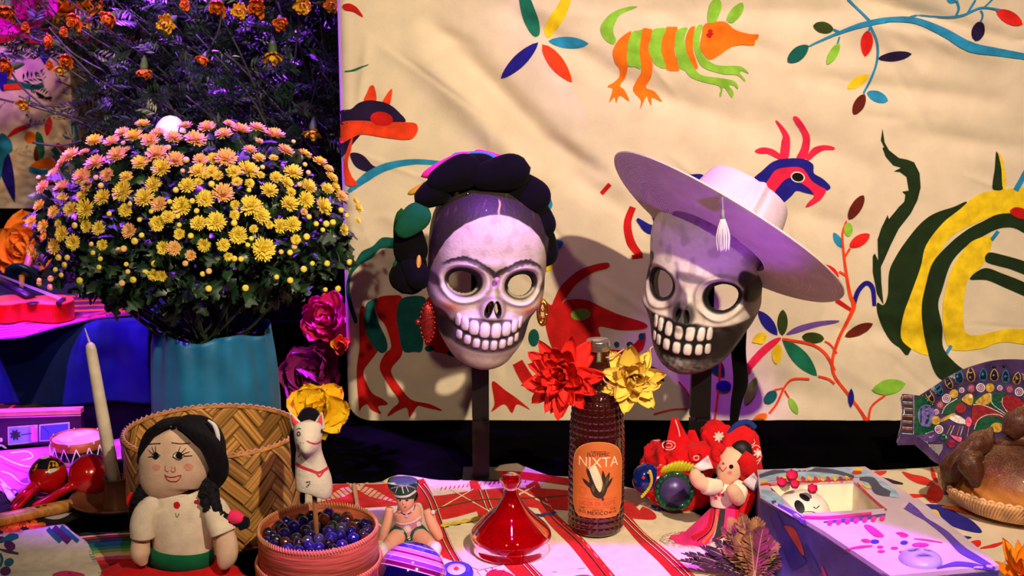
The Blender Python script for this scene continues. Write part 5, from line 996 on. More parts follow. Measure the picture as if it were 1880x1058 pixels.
# far paper flowers
orp = mat('orange_tissue', (252, 150, 20), rough=.75, bump=.1, var=.1, vs=30); mgp = mat('magenta_tissue', (216, 20, 110), rough=.75, bump=.15, var=.1, vs=30); ppp = mat('purple_tissue', (150, 20, 110), rough=.75, bump=.15, var=.15, vs=20); ylp = mat('gold_tissue', (250, 200, 10), rough=.7, bump=.15, var=.08, vs=30); hpp = mat('hot_pink_tissue', (250, 40, 190), rough=.75, bump=.1)
paper_flower('orange_paper_flower', PY(52, 462, 2.97), .088, (-.1, -1, .35), orp, 'large orange paper flower standing behind the dark green spinning top', [(8, 1.0, 10), (8, .95, 38), (7, .8, 60), (5, .6, 78)], 0, 5, .06, W=1.0)
paper_flower('pink_paper_flower', PY(48, 34, 3.35), .092, (0, -.9, .5), hpp, 'hot pink paper flower on top of the far painted box, upper left corner', [(10, 1.0, 6), (9, .9, 34), (8, .7, 56), (6, .5, 76)], 0, 6, .06, W=.7)
paper_flower('pale_yellow_paper_flower', PY(140, 14, 3.4), .08, (0, -.9, .5), ylp, 'yellow paper flower at the top left edge behind the marigold stems', [(9, 1.0, 10), (8, .8, 40), (6, .6, 70)], 0, 61, .06, W=.8)
paper_flower('magenta_paper_flower', PY(602, 588, 2.52), .052, (-.2, -1, .4), mgp, 'magenta paper flower resting on the purple one beside the panel edge', [(11, 1.05, 8), (10, .9, 34), (9, .7, 56), (6, .5, 76)], 0, 7, .08, W=.8)
paper_flower('purple_paper_flower', PY(574, 690, 2.52), .064, (-.1, -1, .3), ppp, 'large shaded purple paper flower standing behind the yellow one', [(9, 1.05, 6), (9, .95, 30), (8, .8, 54), (5, .6, 76)], 0, 8, .05, W=1.05)
paper_flower('yellow_paper_flower', PY(588, 757, 2.38), .058, (-.1, -1, .45), ylp, 'bright yellow paper flower on the black stage behind the toy horse head', [(10, 1.0, 4), (10, .95, 30), (8, .8, 52), (6, .6, 76)], 0, 9, .07, W=.9)
paper_flower('small_orange_paper_flower', PY(628, 634, 2.47), .022, (-.3, -1, .3), orp, 'small orange paper flower wedged between the magenta and purple paper flowers', [(8, 1.0, 10), (7, .8, 44), (5, .6, 72)], 0, 10, .06, W=.9)

# ================================================================== MARIGOLD BUSH
leafg = mat('dark_leaf', (34, 66, 36), rough=.35, spec=.8, bump=.2, var=.35, vs=30, c2=(12, 30, 14)); stemg = mat('bush_stem', (60, 60, 60), rough=.5, bump=.1, var=.2)
bu = thing('marigold_bush', (-.33*1.0-.15, 2.85, .155), 'tall leafy marigold bush with scattered orange flowers behind the yellow chrysanthemums', 'plant')
def addspray(Vs, Fs, p, d, L, nl, wl, rnd):
    d = d/np.linalg.norm(d); s = np.cross(d, rnd.normal(size=3)); s /= np.linalg.norm(s)+1e-9; n_ = np.cross(s, d)
    sag = V(0, 0, -1)*L*.35
    for k in range(nl):
        t = (k+1)/(nl+1); c = p+d*L*t+sag*t*t
        for sd in (-1, 1):
            dr = s*sd*.8+d*.65+n_*rnd.uniform(-.25, .25); dr /= np.linalg.norm(dr); ll = wl*(1.1-.5*abs(t-.45))*rnd.uniform(.8, 1.2); wv_ = np.cross(dr, n_); wv_ /= np.linalg.norm(wv_)+1e-9
            i0 = len(Vs); Vs += [c, c+dr*ll*.5+wv_*ll*.13, c+dr*ll+sag*.1, c+dr*ll*.5-wv_*ll*.13]; Fs.append((i0, i0+1, i0+2, i0+3))
    i0 = len(Vs); e = p+d*L+sag; Vs += [p, p+s*.0008, e]; Fs.append((i0, i0+1, i0+2))
Vs, Fs = [], []; rb = np.random.default_rng(21)
for k in range(3300):
    px = rb.uniform(-30, 650); py = rb.uniform(-80, 400); yv = rb.uniform(2.62, 3.08)
    if px < 150 and (py > 110 and rb.random() < .80): continue
    if px < 170 and rb.random() < .68: continue
    if py > 300 and (px < 430) and rb.random() < .75: continue
    p = PY(px, py, yv)
    if p[2] > .86 or p[0] > PXL-.02: continue
    th_ = rb.uniform(0, 2*PI); d = V(math.cos(th_)*.8, math.sin(th_)*.6, rb.uniform(-.3, .8)); addspray(Vs, Fs, p, d, rb.uniform(.035, .07), int(rb.integers(4, 8)), rb.uniform(.013, .024), rb)
Vs = np.array(Vs); Vs[:, 0] = np.minimum(Vs[:, 0], PXL-.004)
o = part('foliage', (Vs, Fs), leafg, bu, smooth=False); o['kind'] = 'stuff'
stp = []
for k in range(70):
    px = rb.uniform(10, 600); py = rb.uniform(-60, 230); yv = rb.uniform(2.62, 2.95); p = PY(px, py, yv); b = V(-.42+rb.uniform(-.10, .22), 2.85+rb.uniform(-.08, .08), .16)
    if p[0] > PXL-.03: continue
    mdd = (p+b)/2+V(rb.uniform(-.05, .05), rb.uniform(-.03, .03), rb.uniform(0, .08)); part('stem', tube([b, mdd, p], [.0035, .0024, .0013], 6, sm=5), stemg, bu)
for a in ([(90, 50), (130, 95), (190, 130)], [(0, 100), (40, 160), (100, 210)], [(0, 182), (50, 192), (120, 196)], [(60, 262), (110, 268), (150, 258)], [(410, 0), (400, 60), (375, 105)], [(95, 105), (130, 130), (160, 150)], [(20, 20), (60, 70), (110, 85), (170, 140)]):
    part('stem', tube([PY(x_, y_, 2.64) for x_, y_ in a], [.0022, .002, .0018] if len(a) == 3 else [.0022]*4, 6, sm=5), stemg, bu)
mar = mat('marigold_orange', (246, 120, 10), rough=.6, bump=.2, var=.25, vs=200); mar2 = mat('marigold_gold', (250, 186, 30), rough=.6, bump=.2, var=.2, vs=200); grn2 = mat('calyx_green', (70, 100, 50), rough=.6)
pmm = [petal_mesh(1, .75, .3, .3, 0, mar, 'petal', 91, .12), petal_mesh(1, .7, .5, .3, 0, mar, 'petal', 92, .14)]; pmy = [petal_mesh(1, .75, .3, .3, 0, mar2, 'petal', 93, .12), petal_mesh(1, .7, .5, .3, 0, mar2, 'petal', 94, .14)]
cal = mesh('calyx', *tube([(0, 0, 0), (0, 0, -.4), (0, 0, -.9), (0, 0, -1.3)], [.34, .36, .24, .1], 10, sm=3), grn2)
def fl_mesh(pms, seed):                                    # ragged marigold head joined as one mesh
    r = random.Random(seed); VV, FF, n = [], [], 0
    for li, (cnt_, ln, tilt) in enumerate(((9, 1, 5), (8, .9, 35), (6, .7, 62))):
        for k in range(cnt_):
            me = pms[k % 2]; M = Matrix.Rotation(2*PI*(k+r.uniform(-.3, .3))/cnt_+li, 4, 'Z')@Matrix.Rotation(math.radians(tilt+r.uniform(-14, 14)), 4, 'X')@Matrix.Scale(ln*r.uniform(.75, 1.1), 4)
            VV += [tuple(M@v.co) for v in me.vertices]; FF += [tuple(i+n for i in p.vertices) for p in me.polygons]; n += len(me.vertices)
    return mesh('flower_head', np.array(VV), FF, me.materials[0])
fo = [fl_mesh(pmm, k) for k in (1, 2, 3)]; fy_ = [fl_mesh(pmy, k) for k in (4, 5)]
for (px, py, r, kind, ax) in [(12, 18, 26, 0, (0, -.6, -.5)), (140, 38, 22, 0, (-.3, -.8, -.2)), (205, 32, 25, 0, (-.4, -.7, -.3)), (95, 78, 20, 0, (-.7, -.6, .3)), (122, 108, 20, 0, (.1, -.8, -.4)), (18, 122, 24, 0, (-.6, -.7, -.1)), (45, 190, 18, 1, (-.2, -.7, -.5)), (48, 50, 12, 0, (0, -1, 0)), (308, 42, 24, 1, (-.3, -.7, -.3)), (400, 10, 24, 0, (0, -.8, -.5)), (470, 10, 26, 0, (.2, -.8, -.4)), (264, 128, 22, 0, (0, -.35, -.9)), (375, 106, 18, 0, (-.4, -.6, -.6)), (500, 98, 25, 1, (0, -.3, -.9)), (515, 40, 20, 0, (.2, -.8, -.4)), (575, 240, 22, 1, (0, -.4, -.8)), (556, 12, 22, 1, (0, -1, 0)), (440, 20, 20, 1, (0, -1, -.2)), (118, 58, 12, 0, (0, -1, 0)), (92, 120, 12, 0, (0, -1, 0)), (340, 8, 14, 0, (0, -1, 0)), (610, 10, 20, 1, (0, -1, 0)), (110, 125, 14, 1, (0, -.5, -.8))]:
    c = Vector(PY(px, py, 2.64)); q = Vector(ax).normalized().to_track_quat('Z', 'Y').to_matrix().to_4x4(); s = r/1000*.95
    f_ = inst('flower_head', (fo if kind == 0 else fy_)[int(px) % 2], bu, Matrix.Translation(c)@q@Matrix.Diagonal((s, s, s, 1)))
    cb = inst('calyx', cal, bu, Matrix.Translation(c)@q@Matrix.Scale(s, 4))

# ================================================================== CHRYSANTHEMUM
PCX = float(PY(392, 640, 2.30)[0]); pot = thing('potted_chrysanthemum', (PCX, 2.30, 0), 'big round yellow chrysanthemum in a teal cloth wrapped pot, left of the painted panel', 'plant')
tealc = cloth('teal_wrap', (22, 112, 165), bump=.2, bs=60, var=.2, vs=14, rough=.5, sheen=.1, spec=.5)
na, nh = 128, 30; vv = []
for i in range(na):
    a = 2*PI*i/na
    for j in range(nh):
        t = j/(nh-1); r = .100-.004*t*1+.005*math.sin(PI*t)+.0035*math.sin(a*7+t*3)*t+.002*math.sin(a*17+2)*t+.0025*math.sin(a*3+1)*(1-t)*0; r += .004*sst(.9, 1, t)*math.sin(a*11); z_ = .001+.222*t+.006*t*math.sin(a*5+.5)
        vv.append((PCX+(r+.008*(1-t))*math.cos(a), 2.30+(r+.008*(1-t))*math.sin(a), z_))
part('cloth_wrap', (np.array(vv), gridf(na, nh, cu=True)), tealc, pot).modifiers.new('thickness', 'SOLIDIFY').thickness = .001
part('inner_pot', lathe([(.0001, .01), (.07, .01), (.088, .195), (.091, .20), (.083, .197), (.0001, .19)], 40, (PCX, 2.30, 0)), mat('dark_soil_pot', (24, 14, 14)), pot)
DC = V(float(PY(356, 430, 2.29)[0]), 2.29, .375); DRX, DRY, DRZ = .268, .215, .192
cleaf = mat('mum_leaf', (34, 70, 36), rough=.38, spec=.8, bump=.25, var=.3, vs=40, c2=(16, 44, 18)); stm = mat('mum_stem', (44, 62, 34), rough=.6)
def lobed(seed, m):
    r = random.Random(seed); n = 26; P_ = []
    for k in range(n+1):
        t = k/n; w_ = .30*math.sin(PI*t**.8)**.8*(1+.42*math.sin(t*PI*7))+.02; P_.append((w_, t))
    vv = []
    for w_, t in P_:
        z0 = .12*math.sin(PI*t)-.25*t*t
        vv += [(-w_, t, z0-.06), (0, t, z0), (w_, t, z0-.06)]
    return mesh('leaf', np.array(vv), gridf(len(P_), 3), m, smooth=True)
lf = [lobed(1, cleaf), lobed(2, cleaf)]
rm_ = random.Random(17)
def dirq(d, spin): return Vector(d).normalized().to_track_quat('Y', 'Z').to_matrix().to_4x4()@Matrix.Rotation(spin, 4, 'Y')
def dome(az, el, k=1.): # az around, el from -90..90, returns point + outward normal
    d = V(math.cos(el)*math.sin(az), -math.cos(el)*math.cos(az), math.sin(el)); rz = DRZ if el > 0 else DRZ*.85; rx = DRX*(1 if el > -.2 else 1); p = DC+d*V(DRX, DRY, rz)*k; n = d/V(DRX, DRY, rz); return p, n/np.linalg.norm(n)
nl = 0
while nl < 300:
    el = math.asin(rm_.uniform(-.72, .95)); az = rm_.uniform(-1.75, 1.75); k = rm_.uniform(.70, .97)
    if el < -.25: k *= .98-.35*((-el-.25)/1.0)
    p, n = dome(az, el, k)
    d = n*.6+V(rm_.uniform(-.8, .8), rm_.uniform(-.8, .3), rm_.uniform(-.7, .6)); L_ = rm_.uniform(.022, .038)
    if p[0]+L_ > PXL+.06 and p[1] > PYF-.06: continue
    inst('leaf', lf[nl % 2], pot, Matrix.Translation(Vector(p))@dirq(d, rm_.uniform(-1, 1))@Matrix.Scale(L_, 4)); nl += 1
# inner foliage mass
Vs, Fs = [], []; base = [np.array([tuple(v.co) for v in lf[0].vertices])]; bf = [tuple(p.vertices) for p in lf[0].polygons]
keepn = range(0, 27*3)
for k in range(2300):
    el = math.asin(rm_.uniform(-.85, .97)); az = rm_.uniform(-PI, PI); kk_ = rm_.uniform(.45, .95)
    if el < -.25: kk_ *= .95-.4*((-el-.25)/1.0)
    p, n = dome(az, el, kk_)
    if p[1] > PYF-.04 and p[0] > PXL-.03: continue
    M = np.array(dirq(n*.5+V(rm_.uniform(-.8, .8), rm_.uniform(-.8, .8), rm_.uniform(-.6, .6)), rm_.uniform(-2, 2)).to_3x3())*rm_.uniform(.022, .036); v = base[0][::3]*0; i0 = len(Vs)
    q = base[0].reshape(27, 3, 3)[[0, 4, 7, 11, 14, 18, 22, 26]].reshape(-1, 3)@M.T+p; Vs += list(q); Fs += gridf(8, 3, off=i0)
o = part('foliage', (np.array(Vs), Fs), cleaf, pot); o['kind'] = 'stuff'
for k in range(60):
    el = math.asin(rm_.uniform(-.5, .9)); az = rm_.uniform(-1.6, 1.6); p, n = dome(az, el, .93 if el > -.2 else .75); b = V(PCX+rm_.uniform(-.04, .04), 2.29+rm_.uniform(-.04, .04), .19)
    if p[0] > PXL-.02: continue
    part('stem', tube([b, b*.55+p*.45-V(0, 0, .02), p], [.003, .0022, .0014], 6, sm=5), stm, pot)
# flower heads: many narrow rays around a button
mumy = [mat('mum_yellow', (250, 226, 84), rough=.55, bump=.1, var=.08, vs=200), mat('mum_peach', (250, 200, 128), rough=.55, bump=.1, var=.08, vs=200)]; mumc = [mat('mum_centre', (206, 170, 20), rough=.6, bump=.6, bs=900), mat('mum_centre_peach', (226, 170, 60), rough=.6, bump=.6, bs=900)]
def mum(seed, k, openn):
    r = random.Random(seed); VV, FF, fm = [], [], []
    for li, (cnt_, ln, tilt) in enumerate(((26, 1, 2+openn), (24, .92, 18+openn), (20, .76, 36+openn), (14, .56, 56+openn*.5))):
        for q in range(cnt_):
            M = Matrix.Rotation(2*PI*(q+r.uniform(-.3, .3))/cnt_+li*.3, 3, 'Z')@Matrix.Rotation(math.radians(tilt+r.uniform(-7, 7)), 3, 'X'); l_ = ln*r.uniform(.88, 1.1); i0 = len(VV); w_ = .075
            for y_, ww, z_ in ((.05, .5, 0), (.6, 1.0, .03), (.92, .9, .07), (1.0, .35, .10)):
                VV += [tuple(M@Vector((-w_*ww, y_*l_, z_*l_+.02))), tuple(M@Vector((0, y_*l_, z_*l_-.005))), tuple(M@Vector((w_*ww, y_*l_, z_*l_+.02)))]
            g_ = gridf(4, 3, off=i0); FF += g_; fm += [0]*len(g_)
    v, f = ell((0, 0, .10), (.24, .24, .16), 12, 8); i0 = len(VV); VV += [tuple(q) for q in v]; FF += [tuple(i+i0 for i in q) for q in f]; fm += [1]*len(f)
    v, f = tube([(0, 0, .02), (0, 0, -.18), (0, 0, -.3)], [.24, .2, .05], 8); i0 = len(VV); VV += [tuple(q) for q in v]; FF += [tuple(i+i0 for i in q) for q in f]; fm += [2]*len(f)
    return mesh('flower_head', np.array(VV), FF, [mumy[k], mumc[k], stm], fm=fm)
mums = [[mum(11+k, k, 0), mum(21+k, k, 10)] for k in (0, 1)]
def budm(k):
    v, f = ell((0, 0, 0), (.5, .5, .42), 14, 9); rad = np.hypot(v[:, 0], v[:, 1]); v[:, 2] -= .18*np.exp(-(rad/.16)**2)*(v[:, 2] > 0); v2, f2 = tube([(0, 0, -.3), (0, 0, -.9)], [.12, .07], 6); n = len(v); return mesh('bud', np.concatenate([v, v2]), list(f)+[tuple(i+n for i in q) for q in f2], [mumy[k], stm], fm=[0]*len(f)+[1]*len(f2))
buds = [budm(0), budm(1)]
# hand placed large heads read off the plant (photo px -> nearest point on the dome), then filled at random
def dome_px(px, py, k=1.03):
    d = rays(px, py); s = V(DRX, DRY, DRZ)*k; o_ = (O-DC)/s; dd = d/s; a, b, c = dd@dd, 2*o_@dd, o_@o_-1; D_ = b*b-4*a*c
    if D_ < 0: return None
    p = O+d*((-b-math.sqrt(D_))/(2*a)); n = (p-DC)/s**2; return p, n/np.linalg.norm(n)
big = [(483, 458, 21), (409, 357, 20), (456, 312, 20), (437, 432, 16), (396, 410, 18), (230, 355, 20), (358, 258, 20), (290, 290, 20), (175, 300, 20), (300, 318, 18), (333, 378, 18), (345, 345, 15), (414, 296, 20), (440, 250, 20), (500, 260, 20), (540, 315, 18), (564, 345, 16), (492, 355, 16), (592, 380, 18), (460, 380, 20), (478, 398, 16), (515, 415, 14), (532, 415, 15), (240, 425, 14), (288, 410, 14), (365, 412, 14), (376, 365, 16), (268, 368, 18), (195, 368, 16), (165, 388, 18), (150, 325, 18), (130, 285, 18), (112, 345, 18), (158, 415, 12), (118, 430, 14), (220, 295, 18), (258, 300, 16), (322, 298, 18), (320, 262, 16), (380, 245, 16), (250, 262, 18), (205, 262, 16), (290, 245, 15), (340, 235, 14), (180, 270, 16), (265, 240, 14), (410, 255, 16), (470, 245, 16), (520, 285, 16), (560, 282, 14), (585, 300, 14), (605, 330, 14), (625, 310, 13), (620, 365, 13), (640, 350, 10), (330, 430, 10), (298, 505, 10), (320, 456, 13), (300, 455, 12), (418, 470, 8), (140, 445, 14), (100, 390, 12), (88, 350, 14), (78, 380, 12), (98, 320, 16), (125, 305, 14), (228, 385, 12), (350, 470, 10), (375, 450, 12), (410, 450, 12), (285, 503, 11), (195, 450, 10), (310, 400, 12), (150, 360, 12), (400, 330, 10), (505, 330, 12), (540, 440, 9), (435, 335, 10), (368, 295, 14), (392, 290, 12), (475, 290, 12), (235, 330, 12), (200, 325, 14), (165, 345, 12)]
used = []
def addmum(px, py, r, bud=False):
    h = dome_px(px, py)
    if h is None: return
    p, n = h
    if p[0] > PXL-.02 and p[1] > PYF-.03: return
    d = n*.9+V(rm_.uniform(-.25, .25), -.15+rm_.uniform(-.2, .2), rm_.uniform(-.1, .35)); q = Vector(d).normalized().to_track_quat('Z', 'Y').to_matrix().to_4x4(); s = r/1080.
    k = 1 if (py < 300-(px-350)*.25 and rm_.random() < .8) or rm_.random() < .12 else 0
    me = buds[k] if bud else mums[k][rm_.randrange(2)]
    inst('bud' if bud else 'flower_head', me, pot, Matrix.Translation(Vector(p)+Vector(n)*rm_.uniform(-.004, .010))@q@Matrix.Rotation(rm_.uniform(0, 6), 4, 'Z')@Matrix.Scale(s*(1.5 if bud else 1), 4)); used.append((px, py, r))
for q in big: addmum(*q)
tries = 0; nb = 0
while tries < 5000 and nb < 140:
    tries += 1; px = rm_.uniform(60, 655); py = rm_.uniform(228, 470); top_y = 228+190*((px-350)/310)**2*.75; lim = top_y+ (190 if px < 550 else 110)*rm_.random()**1.5
    if py > lim: continue
    r = rm_.uniform(11, 17) if rm_.random() < .62 else rm_.uniform(7, 11)
    if all(math.hypot(px-a, py-b) > (r+c)*.72 for a, b, c in used): addmum(px, py, r); nb += 1
tries = 0; nb = 0
while tries < 5000 and nb < 120:
    tries += 1; px = rm_.uniform(70, 655); py = rm_.uniform(240, 530); 
    if py > 420 and rm_.random() < .55: continue
    if all(math.hypot(px-a, py-b) > (7+c)*.8 for a, b, c in used): addmum(px, py, rm_.uniform(5.5, 8), True); nb += 1
# white skull top peeking behind the flowers
sc0 = PY(314, 246, 2.56); sk_ = thing('white_skull', (float(sc0[0]), 2.56, .001), 'rounded white skull top peeking out above the chrysanthemum flowers', 'figurine')
part('skull', tube([sc0+V(0, 0, .033), sc0+V(0, 0, .029), sc0+V(0, 0, .015), sc0, sc0-V(0, .002, .018), sc0-V(0, .004, .034), sc0-V(0, .004, .046)], [.003, .014, .026, .0285, .024, .019, .012], 32, sm=5), mat('white_ceramic', (236, 226, 226), rough=.5), sk_); part('support_stick', tube([sc0-V(0, 0, .044), V(float(sc0[0]), 2.56, .001)], .004, 10), mat('dark_stick', (30, 20, 16)), sk_)

# ================================================================== CANDLE, DRUM, MARACAS, FLUTE, BOX
clay = mat('brown_glazed_clay', (110, 66, 44), rough=.35, bump=.2, var=.2, vs=30, coat=.2)
hc_ = V(*G(214, 922, .010)); hc_[2] = 0.003
ch_ = thing('candle_holder', tuple(hc_), 'brown glazed clay plate candle holder beside the basket', 'candle holder')
part('plate', lathe([(.0001, .004), (.045, .004), (.052, .007), (.066, .014), (.0705, .017), (.0715, .0155), (.066, .010), (.05, .002), (.046, 0), (.0001, 0)], 72, tuple(hc_), 1, .93), clay, ch_); ang_ = hc_
part('socket', lathe([(.022, .004), (.0175, .020), (.0165, .036), (.0185, .046), (.0195, .0475), (.0150, .0470), (.0125, .040), (.0115, .020), (.0001, .018)], 40, tuple(hc_)), clay, ch_)
cb0 = hc_+V(0, 0, .024); ctop = PY(165, 630, float(hc_[1])+.0)
cn = thing('white_candle', tuple(cb0), 'tall thin white candle leaning left in the brown clay holder', 'candle')
dv = (ctop-cb0)/np.linalg.norm(ctop-cb0)
part('wax', tube([cb0, cb0+(ctop-cb0)*.5, ctop-dv*.012, ctop-dv*.003, ctop+dv*.001], [.0108, .0095, .0082, .0068, .003], 24), mat('white_wax', (236, 220, 200), rough=.4, bump=.15, sss=.15), cn); part('wick', tube([ctop, PY(160, 616, hc_[1]), PY(156, 603, hc_[1])], [.002, .0013, .0008], 8, sm=3), cloth('wick_white', (210, 200, 210)), cn)
# drum
dc_ = V(*G(143, 802, .0415)); dc_[2] = .004
dr = thing('toy_drum', tuple(dc_), 'small toy drum with white skin and white lacing behind the maracas', 'drum')
rw = mat('drum_hoop', (176, 96, 40), rough=.4); wsk = mat('drum_skin', (240, 214, 226), rough=.6, var=.08); bsh = mat('drum_shell', (16, 24, 40), rough=.25)
part('shell', lathe([(.0001, 0), (.040, 0), (.0415, .004), (.0415, .032), (.0001, .032)], 56, tuple(dc_)), bsh, dr); part('hoop', lathe([(.0405, .0225), (.045, .0225), (.0455, .024), (.0455, .037), (.0440, .0380), (.0425, .0368), (.0405, .034)], 56, tuple(dc_)), rw, dr); part('hoop', lathe([(.0405, -.001), (.044, -.001), (.0445, .0), (.0445, .005), (.041, .0055)], 56, tuple(dc_)), mat('drum_cream_hoop', (190, 170, 140)), dr); part('skin', lathe([(.0001, .0345), (.030, .0345), (.0415, .0355), (.0425, .034)], 56, tuple(dc_)), wsk, dr)
for k in range(14):
    a, b = 2*PI*k/14, 2*PI*(k+.5)/14; P0 = lambda q, z: dc_+V(.0465*math.cos(q), .0465*math.sin(q), z); part('lacing', tube([P0(a, .030), P0((a+b)/2, .0165), P0(b, .001)], .0010, 6), wht, dr); part('lacing', tube([P0(b, .001), P0((3*b-a)/2, .0165), P0(2*b-a, .030)], .0010, 6), wht, dr)
for k in range(7): a = 2*PI*k/7+.2; part('hoop_peg', ell(dc_+V(.0462*math.cos(a), .0462*math.sin(a), .036), (.0016, .0016, .003), 8, 6), wht, dr)
# maracas
mred = mat('maraca_red', (196, 14, 18), rough=.18, coat=.6, bump=.1, bs=60, var=.15, vs=20)
def maraca(px, py, hx, hy, R_, label, lb):
    c = G(px, py, R_+.004); e = G(hx, hy, .012); d = e-c; L_ = np.linalg.norm(d); d /= L_; t = thing('maraca', (c[0], c[1], .003), label, 'maraca')
    hs2 = part('gourd', tube([c-d*R_*1.04, c-d*R_*.98, c-d*R_*.8, c-d*R_*.4, c, c+d*R_*.5, c+d*R_*.85, c+d*R_*1.08, c+d*R_*1.2], [.002, R_*.3, R_*.66, R_*.94, R_, R_*.88, R_*.58, R_*.3, .0078], 40, sm=5), mred, t)
    part('handle', tube([c+d*R_*1.1, c+d*R_*1.35, c+d*(R_*1.5), e-d*.012, e], [.0068, .0078, .0062, .0074, .0062], 16, sm=4), mred, t); return t, hs2
t1, g1 = maraca(88, 873, 24, 938, .0295, 'red maraca with painted flower on its head, left of the pair', 0)
t2, g2 = maraca(165, 872, 62, 934, .0320, 'plain glossy red maraca beside the clay candle holder', 1)
Sg = Surf(g1)
for c_, p in (((26, 30, 40), sm(62, 858, 80, 838, 104, 836, 118, 846, 108, 858, 80, 862)), ((190, 24, 20), sm(68, 866, 72, 846, 86, 846, 86, 862, 78, 872)), ((236, 160, 30), sm(88, 864, 92, 848, 104, 850, 108, 862, 98, 866)), ((230, 225, 225), L2(74, 844, 96, 836, 7)), ((230, 225, 225), L2(84, 868, 106, 862, 7)), ((236, 160, 30), L2(60, 868, 70, 852, 5)), ((20, 20, 30), L2(56, 872, 64, 858, 5))): paint('painted_flower', [p], mat('mg_%d%d%d' % c_, c_, rough=.2, coat=.5), Sg, t1, off=.0006+.0001*(c_[0] % 7), step=6)
# flat red rattle stick under
q0, q1 = G(24, 928, .012), G(62, 890, .03); part('red_handle', tube([q0, q1], [.0062, .0062], 10), mred, None); 
bpy.data.objects['red_handle'].name = 'red_whistle'; o = bpy.data.objects['red_whistle']; meta(o, 'flat red wooden whistle under the flower painted maraca', 'whistle'); ORG['red_whistle'] = ORG['red_handle']
# flute
fl0, fl1 = G(-30, 962, .013), G(131, 927, .013); ft = thing('bamboo_flute', (fl0[0], fl0[1], .004), 'pale bamboo flute lying below the maraca handles at the left edge', 'flute')
P = [fl0+(fl1-fl0)*t for t in (0, .3, .48, .5, .52, .8, 1)]; part('tube', tube(P, [.0105, .0102, .0100, .0108, .0100, .0096, .0092], 24), mat('bamboo_pale', (206, 140, 70), rough=.4, stretch=(2, 8, 2), var=.2, vs=30), ft)
for t in (.62, .70): c = fl0+(fl1-fl0)*t+V(0, -.004, .0092); part('burnt_mark', ell(c, (.004, .003, .0008), 10, 6), mat('burnt', (90, 44, 20)), ft)
# palm picture box
xb1 = float(PY(150, 790, 2.33)[0]); bxz = .064
def skew(v): v = np.array(v, float); v[:, 1] -= (v[:, 0]-xb1)*(-.10); return v
bo_ = thing('picture_box', (-.75, 2.33, .003), 'long dark purple box with palm tree picture card and pink edge, lying at the left', 'box')
pub = mat('box_purple', (56, 16, 60), rough=.45, bump=.05); v, f = box(-1.05, xb1, 2.33, 2.345, .004, bxz-.006); part('tray', (skew(v), f), pub, bo_, smooth=False); v, f = box(-1.05, xb1+.001, 2.328, 2.347, bxz-.006, bxz+.002); part('lid_edge', (skew(v), f), mat('box_edge', (216, 120, 120), rough=.5), bo_, smooth=False)
for z_ in (bxz+.0022, bxz-.0075): v, f = box(-1.05, xb1+.0015, 2.3268, 2.3282, z_-.0012, z_); part('pink_trim', (skew(v), f), mat('pink_trim', (240, 120, 220)), bo_, smooth=False)
def bx2(px, py, d): p = PY(px, py, 2.33-.0); x_ = p[0]; yy_ = 2.33-(x_-xb1)*(-.10)-d; return PY(px, py, yy_)
def bpoly(nm, poly, m, d):
    v2, f = tri(poly, 8); return part(nm, (np.array([bx2(x_, y_, d) for x_, y_ in v2]), f), m, bo_)
bpoly('picture_card', np.array([(14, 784), (69, 780), (70, 812), (15, 818)]), mat('card_edge', (214, 180, 220)), .0012); bpoly('picture_card', np.array([(72, 780), (128, 775), (128, 808), (72, 811)]), mat('card_edge'), .0012)
bpoly('picture_sky', np.array([(16, 786), (67, 782.5), (68.5, 810), (16.5, 815.5)]), mat('card_sky', (130, 140, 236)), .0018); bpoly('picture_sky', np.array([(74, 782), (125, 778), (125, 806), (74, 809)]), mat('card_sky2', (70, 70, 220)), .0018); bpoly('picture_sea', np.array([(56, 783.4), (67, 782.5), (68.5, 810), (57, 811)]), mat('card_sand', (230, 150, 190)), .0022)
pg_ = mat('palm_green', (40, 50, 50))
for a in range(8): bpoly('palm_frond', L2(28, 799, 28+11*math.cos(a*PI/4+.3), 799+11*math.sin(a*PI/4+.3), 5), pg_, .0026)
bpoly('palm_trunk', ST(1.6, 38, 799, 58, 796), pg_, .0026); bpoly('letter_swash', sm(0, 816, 7, 818, 12, 822, 13, 824, 9, 824, 3, 820, 0, 820), mat('pale_print', (220, 200, 220)), .002); bpoly('letter_swash', el2(2, 808, 3, 4), mat('pale_print'), .002); bpoly('ribbon_print', ST(1.2, 78, 784, 86, 790, 90, 798), pg_, .0026)
text2('LA PALMERA', 'card_lettering', mat('print_rose'), bo_, lambda v: np.array([bx2(64+q[1]*1000*.5, 797+q[0]*1000*-.55, .003) for q in v]), .0045)
# orange patterned dark cloth on stage behind
dk_ = gsheet('dark_patterned_cloth', [(-60, 760), (-60, 725), (30, 735), (90, 752), (60, 762)], .002, lambda x, y: .004*np.sin(x*30)**2, cloth('dark_red_cloth', (60, 16, 20)), 'dark cloth with orange zigzag behind the palm picture box', 'cloth'); paint('zigzag', [ST(4, 0, 742, 30, 740, 16, 754, 50, 752, 40, 760, 76, 756)], cloth('zig_orange', (200, 60, 20)), Surf(dk_), dk_)
